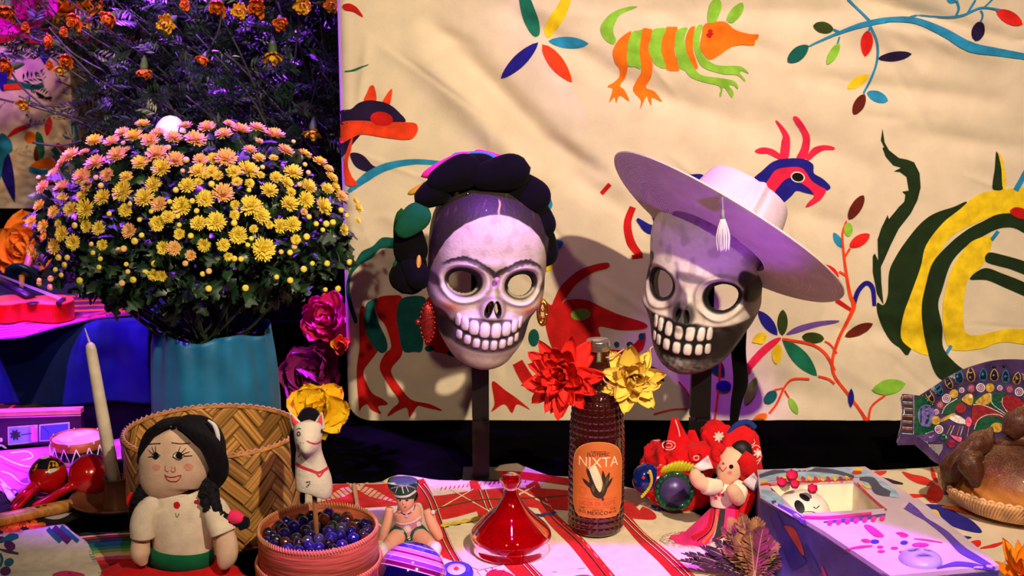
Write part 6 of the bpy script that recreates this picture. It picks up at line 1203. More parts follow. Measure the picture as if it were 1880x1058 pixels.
# ================================================================== RAG DOLL
RY = 1.775
rp_ = lambda px, py, d=0: PY(px, py, RY+d)
rd = thing('rag_doll', (*rp_(335, 1058)[:2], .004), 'cloth rag doll with black braids, embroidered face, cream blouse and red skirt', 'doll')
skin = cloth('calico_skin', (228, 190, 168), bump=.4, bs=900); hair = cloth('black_yarn', (10, 7, 16), bump=1, bs=260, sheen=.1, stretch=(1, 1, .12)) if False else mat('black_yarn', (14, 9, 22), rough=.75, bump=.9, bs=160, stretch=(3, 3, .35), var=.4, vs=60, sheen=.02, spec=.3)
blc = cloth('doll_blouse', (232, 214, 196), bump=.35); k_ = 1/1345.
hd = part('head', tube([rp_(318, 912), rp_(314, 902), rp_(312, 885), rp_(318, 862), rp_(324, 838), rp_(329, 812), rp_(334, 790), rp_(338, 778)], np.array([20, 40, 55, 63, 65, 60, 42, 8])*k_, 48, np.array([14, 26, 34, 38, 38, 34, 24, 5])*k_, sm=6, up=(0, -1, 0)), skin, rd)
SD = Surf(hd)
# yarn hair: a shell over the head with the face left open
hv, hf = tube([rp_(352, 905, .03), rp_(345, 890, .012), rp_(338, 870, .008), rp_(338, 845, .008), rp_(342, 815, .007), rp_(345, 790, .007), rp_(346, 772, .007), rp_(345, 762, .008)], np.array([24, 44, 66, 72, 72, 62, 42, 6])*k_, 90, np.array([20, 34, 44, 48, 48, 42, 28, 5])*k_, sm=7, up=(0, -1, 0))
fp = sm(318, 781, 296, 792, 276, 812, 266, 838, 264, 864, 262, 888, 272, 925, 330, 940, 378, 925, 380, 892, 388, 868, 380, 842, 362, 815, 340, 795, n=6)
def proj(v): d = v-O; dep = d[:, 1]*CP-d[:, 2]*SP; return np.stack([940+F*d[:, 0]/dep, 529-F*(d[:, 1]*SP+d[:, 2]*CP)/dep], 1)
pp = proj(hv); ins_ = inpoly(pp, fp) & (hv[:, 1] < RY+.012)
keep = [q for q in hf if not any(ins_[i] for i in q)]
# snap the cut edge to the face outline
hr_ = part('yarn_hair', (hv, keep), hair, rd); hr_.modifiers.new('thickness', 'SOLIDIFY').thickness = .004
part('hair_swoop', tube([rp_(322, 777, -.022), rp_(350, 788, -.030), rp_(378, 808, -.030), rp_(396, 838, -.024), rp_(402, 868, -.014), rp_(394, 892, -.006)], np.array([4, 13, 18, 20, 17, 10])*k_, 16, np.array([5, 8, 9, 9, 9, 8])*k_, sm=6, up=(0, -1, 0)), hair, hr_)
part('hair_swoop', tube([rp_(318, 777, -.022), rp_(296, 783, -.024), rp_(276, 797, -.018), rp_(264, 822, -.010), rp_(258, 850, -.002)], np.array([3, 7, 9, 9, 7])*k_, 16, np.array([4, 7, 8, 8, 6])*k_, sm=6, up=(0, -1, 0)), hair, hr_)
def braid(pts, rs, n=7):
    P = catmull(np.array(pts), 10); L_ = []; rs = np.interp(np.linspace(0, 1, len(P)), np.linspace(0, 1, len(rs)), rs); T = np.gradient(P, axis=0); T /= np.linalg.norm(T, axis=1)[:, None]; nn = np.cross(T, V(0, 1, 0)); s = np.linspace(0, 1, len(P))
    for ph0 in (0, 2*PI/3, 4*PI/3): a = s*n*PI+ph0; L_.append(tube(P+nn*(rs*.5*np.sin(a))[:, None]+V(0, 1, 0)*(rs*.35*np.cos(2*a))[:, None], rs*.62, 10))
    return join(*L_)
part('braid', braid([rp_(388, 885, -.006), rp_(384, 905, -.016), rp_(390, 930, -.022), rp_(404, 950, -.024), rp_(428, 962, -.024)], np.array([12, 15, 13, 11, 9])*k_*1.3), hair, rd); part('braid', braid([rp_(282, 888, .006), rp_(272, 905, .0), rp_(260, 925, -.004), rp_(250, 948, -.006)], np.array([15, 17, 15, 11])*k_*1.3), hair, rd)
part('braid_tuft', tube([rp_(434, 957, -.024), rp_(448, 962, -.024), rp_(456, 968, -.024)], np.array([7, 14, 4])*k_, 14, sm=4), fur, rd); pkr = cloth('hot_pink_ribbon', (250, 50, 110), bump=.1); part('braid_ribbon', tube([rp_(420, 945, -.026), rp_(432, 950, -.026), rp_(446, 954, -.026)], np.array([9, 13, 8])*k_, 14, np.array([10, 13, 8])*k_, sm=4), pkr, rd)
rrb = cloth('red_ribbon', (230, 30, 34), bump=.1); part('braid_ribbon', tube([rp_(242, 905, -.002), rp_(240, 920, -.002), rp_(246, 940, -.004), rp_(246, 962, -.006)], np.array([4, 9, 6, 2])*k_, 10, np.array([2, 2, 2, 1])*k_, sm=5, up=(0, -1, 0)), rrb, rd)
part('hair_ribbon', tube([rp_(382, 772, -.012), rp_(394, 782, -.016), rp_(400, 800, -.018), rp_(402, 822, -.018)], np.array([2, 4, 4, 1])*k_, 8, np.array([2, 2, 2, 1])*k_, sm=5, up=(0, -1, 0)), cloth('ribbon_white', (230, 225, 235)), rd)
def pf_(c, *p, nm='embroidery', off=.0006, s=None):
    for q in p: paint(nm, [q], cloth('doll_%d%d%d' % c, c, bump=.5), s or SD, rd, off=off, step=5)
eb = (16, 10, 14); ex = lambda x_, y_: (220+x_/6.61, 740+y_/6.61)
def EX_(w_, *a): pts = np.array(a, float).reshape(-1, 2); return stroke2(np.stack([220+pts[:, 0]/6.61, 740+pts[:, 1]/6.61], 1).ravel(), w_)
pf_((238, 226, 214), sm(*np.array([[395, 630, 440, 600, 495, 635, 440, 670]]).reshape(-1, 2).dot(np.eye(2)/6.61)+V(220, 740)) if False else el2(287.5, 836, 7.4, 5), el2(328, 836, 9.5, 6))
pf_(eb, el2(286.8, 836.5, 5, 6.2), el2(329, 836.3, 6.3, 6.4), off=.0009)
pf_(eb, EX_(1.2, 395, 650, 440, 680, 495, 632), EX_(1.2, 640, 650, 720, 690, 780, 640), EX_(1.2, 395, 640, 430, 605, 495, 635), EX_(1.2, 645, 635, 700, 595, 785, 640), EX_([.8, 1.6], 352, 568, 405, 622), EX_([.8, 1.6], 395, 535, 425, 612), EX_([.8, 1.6], 438, 520, 440, 605), EX_([.8, 1.6], 345, 657, 410, 650), EX_([.8, 1.6], 738, 525, 705, 605), EX_([.8, 1.6], 805, 545, 745, 610), EX_([.8, 1.6], 850, 590, 765, 620), EX_([.8, 1.6], 880, 638, 785, 645), EX_(1.3, 342, 502, 410, 496, 498, 492), EX_(1.3, 632, 482, 740, 496, 852, 486), off=.0011)
pf_((196, 50, 70), EX_(1, 560, 760, 552, 800, 575, 830, 595, 820), EX_(1, 625, 810, 640, 835, 672, 820, 668, 770), EX_(1, 640, 772, 630, 790), off=.0011); pf_((206, 30, 44), EX_(1.4, 545, 870, 590, 893, 660, 893, 745, 870), EX_(1.4, 548, 875, 590, 935, 650, 950, 710, 935, 745, 875), off=.0011)
pf_((226, 156, 136), el2(287, 858, 8, 6), el2(346, 858, 9, 6.5), off=.0005, nm='rouge')
to = part('blouse', tube([rp_(322, 903, .004), rp_(322, 910, .003), rp_(328, 925, .002), rp_(332, 950, .0), rp_(334, 980, -.002), rp_(336, 1005, -.002), rp_(336, 1020, 0)], np.array([36, 52, 66, 62, 56, 54, 50])*k_, 48, np.array([24, 30, 36, 38, 38, 38, 36])*k_, sm=6, up=(0, -1, 0)), blc, rd); SBl = Surf(to)
part('sleeve', tube([rp_(290, 916, -.006), rp_(272, 935, -.012), rp_(262, 958, -.016), rp_(262, 986, -.018)], np.array([14, 21, 24, 26])*k_, 28, np.array([14, 20, 22, 22])*k_, sm=6), blc, rd); part('sleeve', tube([rp_(372, 914, -.006), rp_(392, 932, -.014), rp_(404, 958, -.020), rp_(412, 978, -.024)], np.array([15, 24, 27, 28])*k_, 28, np.array([15, 21, 24, 24])*k_, sm=6), blc, rd)
part('arm', tube([rp_(262, 978, -.016), rp_(258, 1000, -.020), rp_(258, 1020, -.024), rp_(264, 1038, -.026)], np.array([15, 17, 17, 7])*k_, 24, sm=6), skin, rd); part('arm', tube([rp_(412, 970, -.022), rp_(416, 1000, -.028), rp_(416, 1022, -.032), rp_(410, 1038, -.034), rp_(406, 1044, -.034)], np.array([16, 20, 19, 12, 4])*k_, 24, sm=6), skin, rd)
for a in ((271, 912, 2.5, 4), (325, 928, 6, 6.5), (362, 922, 6, 4)):
    for q in range(5): b_ = q*2*PI/5; pf_((196, 20, 34), el2(a[0]+a[2]*.45*math.cos(b_), a[1]+a[3]*.45*math.sin(b_), a[2]*.6, a[3]*.6, n=10), s=SBl, off=.0007+.00008*q, nm='embroidered_rose')
pf_((60, 60, 40), stroke2([322, 942, 325, 950, 329, 943], 1), stroke2([370, 922, 378, 920, 384, 924], 1), s=SBl)
part('sash', tube([rp_(334, 1004, -.002), rp_(334, 1018, -.002), rp_(334, 1034, -.002)], np.array([57, 58, 60])*k_, 48, np.array([41, 42, 43])*k_, up=(0, -1, 0)), cloth('green_sash', (10, 96, 60)), rd)
n1, n2 = 96, 26; vv = []
for i in range(n1):
    a = 2*PI*i/n1
    for j in range(n2):
        t = j/(n2-1); fold = 1+.06*t*math.sin(a*9+1)+.05*t*math.sin(a*5); rx = (.044+.062*t**.8)*fold; ry = (.030+.055*t)*fold; c = rp_(325, 1028)
        vv.append((c[0]-.010*t+rx*math.cos(a), c[1]-.020*t+ry*math.sin(a), max(.006, c[2]-.002-.030*t**1.6+.006*t*math.sin(a*7+2))))
part('skirt', (np.array(vv), gridf(n1, n2, cu=True)), cloth('red_skirt', (214, 16, 24), bump=.3), rd)

# ================================================================== SMALL DOLL
QY = 1.93
qp = lambda px, py, d=0: PY(px, py, QY+d)
k3 = 1/1290.
sd_ = thing('small_folk_doll', (*qp(1320, 990)[:2], .004), 'small cloth folk doll in pink striped skirt with red headscarf beside the coffin', 'doll')
sk2 = cloth('doll_skin', (238, 190, 164), bump=.3, bs=900); h_ = part('head', tube([qp(1342, 888), qp(1338, 882), qp(1338, 870), qp(1342, 855), qp(1346, 840), qp(1350, 828), qp(1352, 823)], np.array([8, 17, 23, 26, 26, 18, 4])*k3, 36, np.array([8, 16, 22, 25, 24, 16, 4])*k3, sm=6, up=(0, -1, 0)), sk2, sd_); SQ = Surf(h_)
part('hair_cap', tube([qp(1352, 846, .012), qp(1358, 832, .008), qp(1356, 824, .004), qp(1345, 822, .0)], np.array([24, 25, 20, 6])*k3, 24, sm=4), mat('doll_black_hair', (16, 10, 12), rough=.6), sd_)
redy = cloth('red_yarn_braid', (206, 16, 24), bump=.8, bs=300); part('yarn_loop', tube([qp(1360, 838, -.012), qp(1372, 850, -.014), qp(1372, 862, -.012), qp(1362, 870, -.010)], np.array([14, 17, 16, 7])*k3, 20, sm=5), redy, sd_); part('yarn_loop', tube([qp(1330, 828, -.006), qp(1318, 822, -.002), qp(1314, 838, -.002), qp(1322, 848, -.008)], np.array([6, 10, 10, 5])*k3, 16, sm=5), redy, sd_)
scf = cloth('red_scarf', (214, 22, 30), bump=.4); part('headscarf', tube([qp(1340, 828, .010), qp(1352, 812, .014), qp(1366, 796, .016), qp(1374, 785, .016)], np.array([20, 27, 23, 14])*k3, 28, np.array([12, 15, 13, 6])*k3, sm=6, up=(0, -1, 0)), scf, sd_); part('scarf_edge', tube([qp(1334, 806, .012), qp(1345, 788, .014), qp(1358, 778, .015), qp(1374, 776, .015), qp(1386, 786, .015)], .0042, 10, sm=5), cloth('blue_edging', (30, 50, 130)), sd_)
def pq(c, *p, s=None, off=.0005, nm='embroidery'):
    for q in p: paint(nm, [q], cloth('fd_%d%d%d' % c, c), s or SQ, sd_, off=off, step=4)
pq((14, 10, 14), el2(1342.5, 857, 4, 4), el2(1316.5, 844, 2, 3)); pq((200, 24, 36), stroke2([1321, 858, 1327, 866, 1334, 858], 2, 1), np.array([(1325, 853), (1331, 853), (1328, 848.5)])); pq((240, 130, 120), el2(1340, 868, 4, 3))
bls = cloth('white_doll_blouse', (236, 220, 206)); b_ = part('blouse', tube([qp(1340, 882, .002), qp(1335, 890, .002), qp(1332, 902, 0), qp(1330, 918, 0), qp(1330, 926)], np.array([14, 26, 30, 27, 26])*k3, 32, np.array([12, 20, 23, 22, 22])*k3, sm=5, up=(0, -1, 0)), bls, sd_); Sq2 = Surf(b_)
pq((206, 30, 80), *[np.array([(1318+x_*6, 882+y_*6), (1323.4+x_*6, 882+y_*6), (1323.4+x_*6, 887.4+y_*6), (1318+x_*6, 887.4+y_*6)], float) for x_, y_ in ((-2, 0), (-1, 1), (0, 0), (0, 2), (-1, 3), (-2, 2), (1, 1), (-2, 4), (0, 4), (-1, 5), (-2, 1), (0, 3), (1, 4))], s=Sq2, off=.0007); pq((230, 170, 30), el2(1318, 893, 3, 3), s=Sq2, off=.001)
part('sleeve', tube([qp(1322, 892, -.010), qp(1306, 894, -.016), qp(1294, 892, -.020)], np.array([12, 16, 16])*k3, 20, sm=5), bls, sd_); part('arm', tube([qp(1298, 893, -.019), qp(1284, 884, -.022), qp(1278, 872, -.022), qp(1282, 864, -.020)], np.array([13, 14, 13, 6])*k3, 20, sm=5), sk2, sd_)
part('sleeve', tube([qp(1350, 890, -.008), qp(1358, 900, -.016), qp(1354, 914, -.024)], np.array([12, 15, 15])*k3, 20, sm=5), bls, sd_); part('arm', tube([qp(1358, 918, -.022), qp(1350, 908, -.030), qp(1343, 898, -.034), qp(1340, 892, -.034)], np.array([13, 14, 12, 5])*k3, 20, sm=5), sk2, sd_)
n1, n2 = 72, 20; vv = []
c0_, c1_ = qp(1334, 922), qp(1294, 1004, -.02); c1_[2] = .010
for i in range(n1):
    a = 2*PI*i/n1
    for j in range(n2):
        t = j/(n2-1); c = c0_*(1-t)+c1_*t; fo_ = 1+.09*t*math.sin(a*7); rx = (.020+.031*t)*fo_; ry = (.016+.014*t)*fo_; dd_ = V(math.cos(a)*rx, math.sin(a)*ry, math.cos(a)*rx*.42); vv.append(c+dd_)
vv = np.array(vv); vv[:, 2] = np.maximum(vv[:, 2], .005)
skr = part('skirt', (vv, gridf(n1, n2, cu=True)), cloth('pink_skirt', (240, 40, 130), bump=.5, bs=900), sd_); Sk = Surf(skr)
for c_, a in (((190, 20, 40), [6, 9], ), ((30, 20, 26), None)): pass
for c_, w_, a in (((200, 24, 40), [5, 9], (1310, 930, 1300, 970, 1272, 990)), ((20, 16, 20), [1.4, 2], (1314, 930, 1306, 972, 1280, 994)), ((236, 110, 60), [3, 6], (1318, 935, 1310, 972, 1290, 998)), ((56, 50, 56), [9, 15], (1328, 930, 1322, 970, 1314, 1000)), ((180, 150, 160), [2, 4], (1318, 950, 1312, 980, 1300, 1002)), ((200, 20, 40), [5, 7], (1352, 930, 1352, 965, 1346, 985))): pq(c_, stroke2(a, w_), s=Sk, off=.0006+.0001*(c_[1] % 5), nm='skirt_stripe')
# lace hem
lace = mat('lace_white', (226, 206, 186), rough=.8, bump=1, bs=500, var=.3, vs=300); lv = []
for i in range(61):
    a = 2*PI*i/60
    for j in range(5):
        t = 1+j*.05; c = c0_*(1-t)+c1_*t; q = V(math.cos(a)*(.020+.031*t)*(1.03+.02*math.sin(i*1.3)), math.sin(a)*(.016+.014*t)*1.05, math.cos(a)*.051*.42)
        lv.append(c+q)
lv = np.array(lv); lv[:, 2] = np.maximum(lv[:, 2], .0045); part('lace_hem', (lv, gridf(61, 5)), lace, sd_).modifiers.new('thickness', 'SOLIDIFY').thickness = .0008
part('yarn_braid', braid([qp(1378, 880, -.006), qp(1378, 905, -.012), qp(1368, 935, -.02), qp(1354, 970, -.028)], np.array([9, 9, 8, 6])*k3*1.3), redy, sd_)
for k in range(9): q = qp(1346+k*2.2, 968, -.028); part('fringe', tube([q, q+V(-.003+.0007*k, -.002, -.016)], .0011, 5), redy, sd_)
wsat = mat('white_satin', (226, 210, 226), rough=.35, bump=.2, bs=60)
def bowsheet(nm, pts, parent, m, th=.0015):
    p = [np.array(q) for q in pts]; nu_ = 8; vv = np.array([(p[0]*(1-u_)+p[1]*u_)*(1-v_)+(p[3]*(1-u_)+p[2]*u_)*v_+V(0, -.004*math.sin(u_*PI*2)*math.sin(v_*PI), 0) for u_ in np.linspace(0, 1, nu_) for v_ in np.linspace(0, 1, nu_)]); o = part(nm, (vv, gridf(nu_, nu_)), m, parent); o.modifiers.new('thickness', 'SOLIDIFY').thickness = th; return o
bowsheet('satin_bow', [qp(1364, 884, -.022), qp(1384, 868, -.026), qp(1396, 886, -.022), qp(1384, 902, -.026)], sd_, wsat); bowsheet('satin_bow', [qp(1272, 858, -.01), qp(1300, 836, -.012), qp(1310, 860, -.008), qp(1284, 864, -.012)], sd_, wsat)
part('green_ribbon', tube([qp(1396, 886, -.01), qp(1412, 896, -.012), qp(1424, 908, -.012), qp(1414, 914, -.012), qp(1400, 902, -.012)], .0045, 10, .002, sm=4), grnv, sd_)

# ================================================================== BANDANA
redb = cloth('bandana_red', (214, 14, 24), bump=.4, var=.1)
ban = thing('red_bandana', (*PY(1285, 880, 2.14)[:2], .002), 'crumpled red bandana with white paisley print heaped round the man mask post', 'bandana')
def crump(nm, px, py, Y, rx, ry, rz, seed, amp=.12, rz_=0, n=90):
    v, f = ell((0, 0, 0), (1, 1, 1), n, n//2); r = np.random.default_rng(seed); d = np.zeros(len(v))
    for k in range(6):
        ax = r.normal(size=3); ax /= np.linalg.norm(ax); q = r.uniform(2.5, 6); d += amp*1.7*(1-np.abs(np.sin(v@ax*q+r.uniform(0, 6))))**2.2/2.0
    v = v*(.80+d)[:, None]*V(rx, ry, rz); v = v@rot('Y', rz_).T+PY(px, py, Y); v[:, 2] = np.maximum(v[:, 2], .003+.002*np.sin(v[:, 0]*90)); return part(nm, (v, f), redb, ban)
bp1 = crump('cloth_fold', 1222, 862, 2.12, .046, .045, .046, 1); bp2 = crump('cloth_fold', 1262, 850, 2.10, .05, .04, .036, 2); bp3 = crump('cloth_fold', 1360, 840, 2.13, .032, .04, .052, 3, .14); bp4 = crump('cloth_fold', 1316, 806, 2.17, .030, .03, .03, 4)
def peak(nm, base, tip, wb, m=redb):                       # standing cloth peak
    P = np.array([PY(*base), (PY(*base)+PY(*tip))/2+V(.002, -.004, 0), PY(*tip)]); return part(nm, tube(P, [wb, wb*.75, .005], 24, [wb*.4, wb*.16, .002], sm=6, up=(0, -1, 0)), m, ban)
bp5 = peak('cloth_peak', (1246, 862, 2.09), (1238, 768, 2.11), .026); peak('cloth_peak', (1266, 850, 2.12), (1270, 790, 2.14), .02); bp6 = peak('cloth_peak', (1368, 862, 2.11), (1362, 788, 2.12), .028)
SBn = Surf(bp1, bp2, bp3, bp4, bp5, bp6); wpt = cloth('bandana_white', (236, 214, 214)); bpt_ = cloth('bandana_black', (30, 8, 12))
def pbn(m, *p):
    for q in p: paint('bandana_print', [q], m, SBn, ban, off=.0007, step=5)
def ring2(cx, cy, rx, ry, w_): t = np.linspace(0, 2*PI*.96, 14); return stroke2(np.stack([cx+rx*np.cos(t), cy+ry*np.sin(t)], 1).ravel(), w_, 2)
pbn(wpt, ring2(1228, 818, 12, 8, 1.6), ring2(1228, 818, 6, 4, 1.3), ring2(1206, 806, 8, 4, 1.3), ring2(1278, 841, 4.5, 4, 1.6), el2(1181, 853, 3, 3), el2(1213, 856, 3, 3), stroke2([1240, 772, 1246, 790, 1248, 802], 1.6), stroke2([1196, 808, 1214, 798, 1228, 796], 1.4), *[L2(1320, 802, 1320+11*math.cos(a), 802+11*math.sin(a), 4) for a in np.arange(0, 6.2, .78)], *[L2(1392, 832, 1392+10*math.cos(a), 832+10*math.sin(a), 3.4) for a in np.arange(0, 6.2, .9)], ring2(1388, 832, 10, 14, 1.3), stroke2([1384, 858, 1392, 850, 1396, 842], 1.3), ring2(1378, 812, 8, 6, 1.3))
pbn(bpt_, stroke2([1264, 832, 1268, 846, 1282, 848, 1288, 838, 1280, 834], 1.1), stroke2([1184, 844, 1190, 856, 1196, 862], 1), stroke2([1208, 866, 1216, 862, 1222, 852], 1))

# ================================================================== FISH ORNAMENT
FY = 2.03
fp_ = lambda px, py, d=0: PY(px, py, FY+d)
fs = thing('painted_fish', (*fp_(1240, 950)[:2], .003), 'glazed red fish ornament with round mirror and coloured fins leaning on the bandana', 'ornament')
gl = lambda k, c=(9, 9, 9), **a: mat('glaze_'+k, c, rough=.15, coat=.8, bump=a.pop('bump', .1), bs=80, **a)
Rf = rot('Y', 14)@rot('X', -14); fc = fp_(1246, 898)
v, f = ell((0, 0, 0), (.058, .020, .036), 56, 36); v[:, 2] *= 1-.25*sst(.0, .06, v[:, 0]); fb = part('body', (v@Rf.T+fc, f), gl('red', (196, 12, 16)), fs)
v, f = ell((-.052, 0, .004), (.022, .017, .024), 36, 24); part('head', (v@Rf.T+fc, f), gl('blue', (10, 30, 110)), fs)
part('lips', tube([fp_(1168, 892, -.004), fp_(1172, 886, -.006), fp_(1178, 888, -.008)], [.003, .004, .002], 12, sm=3), gl('lip', (200, 40, 40)), fs); part('eye', ell(fp_(1181, 878, -.016), (.0028,)*3, 12, 8), gl('lip', (200, 40, 40)), fs)
for k in range(15):
    t = k/14; part('bead', ell(fp_(1193+9*math.sin(t*PI)-14*t, 866+46*t, -.022+.008*t), (.0027,)*3, 10, 6), gl('gold', (216, 190, 60)), fs)
mrc = fp_(1238, 902, -.0215); Rm_ = rot('X', 90-12)@rot('Y', 0)
part('mirror_frame', xf(lathe([(.0215, .002), (.024, .0045), (.029, .004), (.031, 0), (.0215, 0)], 48), Rm_, mrc), gl('green', (8, 60, 44)), fs); part('mirror', xf(lathe([(.0001, .0022), (.0215, .0022), (.0215, 0)], 40), Rm_, mrc), mat('dusky_mirror', (84, 64, 130), rough=.35, metal=.3, bump=0), fs)
for k in range(20): a = 2*PI*k/20; part('scallop', ell(mrc+Rm_@V(.0262*math.cos(a), .0262*math.sin(a), .004), (.0032, .003, .0032), 10, 6), gl('dark_green', (10, 80, 56)), fs)
def fin(nm, base, tips, m, y=-.004):
    for a, b in zip(base, tips): part(nm, tube([fp_(*a, y), fp_((a[0]+b[0])/2+2, (a[1]+b[1])/2-3, y-.002), fp_(*b, y)], [.0034, .0042, .0014], 8, [.003, .003, .001], sm=3), m, fs)
fin('top_fin_ray', [(1214+6*k, 868-k*.4) for k in range(11)], [(1222+6.4*k, 856-10*math.sin(k*.35)) for k in range(11)], gl('yellow', (190, 180, 30))); fin('tail_fin_ray', [(1262+4*k, 925-6*k) for k in range(8)], [(1276+4.6*k, 940-8*k) for k in range(8)], gl('teal', (10, 120, 110)), -.010)
fin('bottom_fin_ray', [(1196+7*k, 930+1.2*k) for k in range(11)], [(1204+8*k, 946+2*k-(k-5)**2*.2) for k in range(11)], gl('violet', (40, 26, 110))); fin('back_fin_ray', [(1268+3*k, 868+k*2) for k in range(5)], [(1284+4*k, 856+6*k) for k in range(5)], gl('blue'))
# ================================================================== FEATHERS
fe = thing('feather_tuft', (*G(1392, 1056, .01)[:2], .004), 'tuft of olive brown and magenta tipped feathers at the bottom in front of the doll', 'feathers')
fe1 = mat('feather_olive', (150, 120, 44), rough=.7, bump=.5, bs=300, c2=(70, 34, 26), vs=60, stretch=(1, 1, 1)); fe2 = mat('feather_dark', (60, 34, 40), rough=.7, bump=.5, bs=300, c2=(20, 10, 16), vs=80); fe3 = mat('feather_plum', (140, 40, 90), rough=.7, bump=.4, c2=(70, 50, 20), vs=60)
def feather(b, tip, W, lift, m, seed):
    r = random.Random(seed); nL = 16; B, T_ = np.array(b), np.array(tip); d = T_-B; L_ = np.linalg.norm(d); d /= L_; s = np.cross(d, V(0, -.5, 1)); s /= np.linalg.norm(s); n_ = np.cross(s, d); VV, FF = [], []
    q = []
    for i in range(nL+1):
        t = i/nL; c = B+d*L_*t+V(0, 0, lift*math.sin(t*PI*.7)); q.append(c)
        w_ = W*math.sin(PI*min(.98, t*.93+.05))**.7
        for sd in (-1, 1):
            jit = r.uniform(.8, 1.15); c2_ = c+s*sd*w_*jit+d*w_*.9; i0 = len(VV); VV += [c, c+d*L_/nL*1.05, c2_+d*L_/nL*.9, c2_]; FF.append((i0, i0+1, i0+2, i0+3))
    a = part('vane', (np.array(VV), FF), m, fe); part('quill', tube(q, np.linspace(.0009, .0003, len(q)), 5), mat('quill', (190, 160, 110)), a)
fb0 = G(1385, 1064, .012)
for k, (px, py, z_, w_, mm) in enumerate([(1340, 968, .07, .012, fe1), (1362, 962, .085, .013, fe1), (1388, 968, .085, .014, fe1), (1400, 985, .075, .013, fe3), (1412, 1000, .06, .012, fe3), (1425, 1012, .045, .011, fe1), (1436, 1022, .03, .010, fe2), (1440, 1035, .02, .010, fe3), (1434, 1046, .015, .009, fe3), (1328, 985, .05, .010, fe1), (1312, 1005, .035, .009, fe2), (1290, 1018, .03, .009, fe2), (1258, 1030, .02, .008, fe2), (1250, 1042, .012, .007, fe2), (1300, 1030, .02, .01, fe1), (1350, 1000, .06, .012, fe1), (1376, 990, .07, .012, fe1), (1330, 1020, .035, .010, fe1), (1402, 1030, .03, .011, fe2)]):
    d = rays(px, py); p = O+d*((z_-H)/d[2]); feather(fb0, p, w_, .012, mm, k)
o = part('flat_green_fan', prism([(1392, 960), (1398, 958), (1400, 1010), (1370, 1012), (1364, 990)], lambda u, v, w_: PY(u, v, 1.86)+V(0, w_, 0), .003), cloth('dark_green_velvet', (8, 40, 30)), None, smooth=False); meta(o, 'dark green velvet scrap with pale edge standing between the small doll and the coffin', 'fabric')

# ================================================================== COFFIN
CZ = .100
cf = thing('painted_coffin', (*G(1560, 960, CZ)[:2], .003), 'pale painted toy coffin box with open head end, small skull inside and glitter trim', 'box')
outer = [(1390, 864), (1588, 858), (1664, 905), (1834, 1047), (1634, 1066), (1510, 982), (1396, 915)]; opn = [(1409, 890), (1567, 885), (1630, 941), (1474, 951)]
cw = mat('coffin_paint', (200, 176, 204), rough=.5, bump=.3, bs=120, var=.06, vs=20); side_m = mat('coffin_side', (60, 60, 120), rough=.5, bump=.2, var=.4, vs=10); inner_m = mat('coffin_inside', (236, 224, 206), rough=.7, bump=.2, bs=60)
gz = lambda p, z: G(np.array(p, float)[:, 0], np.array(p, float)[:, 1], CZ)[:, :2]
oz = gz(outer, 0); iz = gz(opn, 0); n = len(oz)
vv = [(*q, CZ) for q in oz]+[(*q, .004) for q in oz]; part('side_walls', (np.array(vv), [(i, (i+1) % n, n+(i+1) % n, n+i) for i in range(n)]+[tuple(range(n, 2*n))]), side_m, cf, smooth=False)
def slab(nm, poly2, z0, z1, m): k = len(poly2); return part(nm, (np.array([(*q, z0) for q in poly2]+[(*q, z1) for q in poly2]), [tuple(range(k, 2*k)), tuple(range(k-1, -1, -1))]+[(i, (i+1) % k, k+(i+1) % k, k+i) for i in range(k)]), m, cf, smooth=False)
lid_poly = [iz[3], iz[2]]+[oz[2]*.86+oz[3]*.14, oz[3], oz[4], oz[5], oz[5]*.55+oz[6]*.45]
fr1 = slab('head_rim', [oz[0], oz[1], iz[1], iz[0]], CZ-.003, CZ+.001, cw); fr2 = slab('side_rim', [oz[1], oz[2], oz[2]*.86+oz[3]*.14, iz[2], iz[1]], CZ-.003, CZ+.001, cw); fr3 = slab('side_rim', [oz[0], iz[0], iz[3], oz[5]*.55+oz[6]*.45, oz[6]], CZ-.003, CZ+.001, cw); ld = slab('lid', lid_poly, CZ-.002, CZ+.006, cw)
part('inside_wall', (np.array([(*q, CZ-.003) for q in iz]+[(*q, .035) for q in iz]), [(i, 4+i, 4+(i+1) % 4, (i+1) % 4) for i in range(4)]+[(4, 5, 6, 7)]), inner_m, cf, smooth=False)
SL = Surf(fr1, fr2, fr3, ld); CC = dict(navy=(26, 28, 66), ltb=(150, 180, 214), red=(206, 36, 30), yel=(226, 190, 50), mag=(236, 30, 150), vio=(56, 18, 170), pur=(110, 90, 200)); LCN = [0]
def pc(k, *p, nm='painted_pattern', glit=False):
    LCN[0] += 1; m = mat('glitter_'+k, CC[k], rough=.3, metal=.4, bump=1, bs=1500, c2=tuple(min(255, q+60) for q in CC[k]), vs=1400, thr=(.55, .72)) if glit else mat('cof_'+k, CC[k], rough=.5, var=.2, vs=60)
    for q in p: paint(nm, [q], m, SL, cf, off=.0006+.0001*(LCN[0] % 10), step=10)
pc('ltb', sm(1394, 868, 1480, 860, 1580, 862, 1590, 876, 1500, 880, 1400, 884), sm(1600, 874, 1640, 898, 1650, 915, 1610, 905, 1584, 885), sm(1396, 900, 1420, 905, 1460, 935, 1440, 935, 1400, 915)); pc('navy', ST([6, 9, 8, 8, 5], 1394, 876, 1430, 866, 1480, 863, 1530, 867, 1568, 877), ST([4, 14, 18, 10], 1578, 880, 1600, 884, 1612, 900, 1634, 908), ST([3, 8, 4], 1394, 916, 1410, 924, 1425, 922), glit=True)
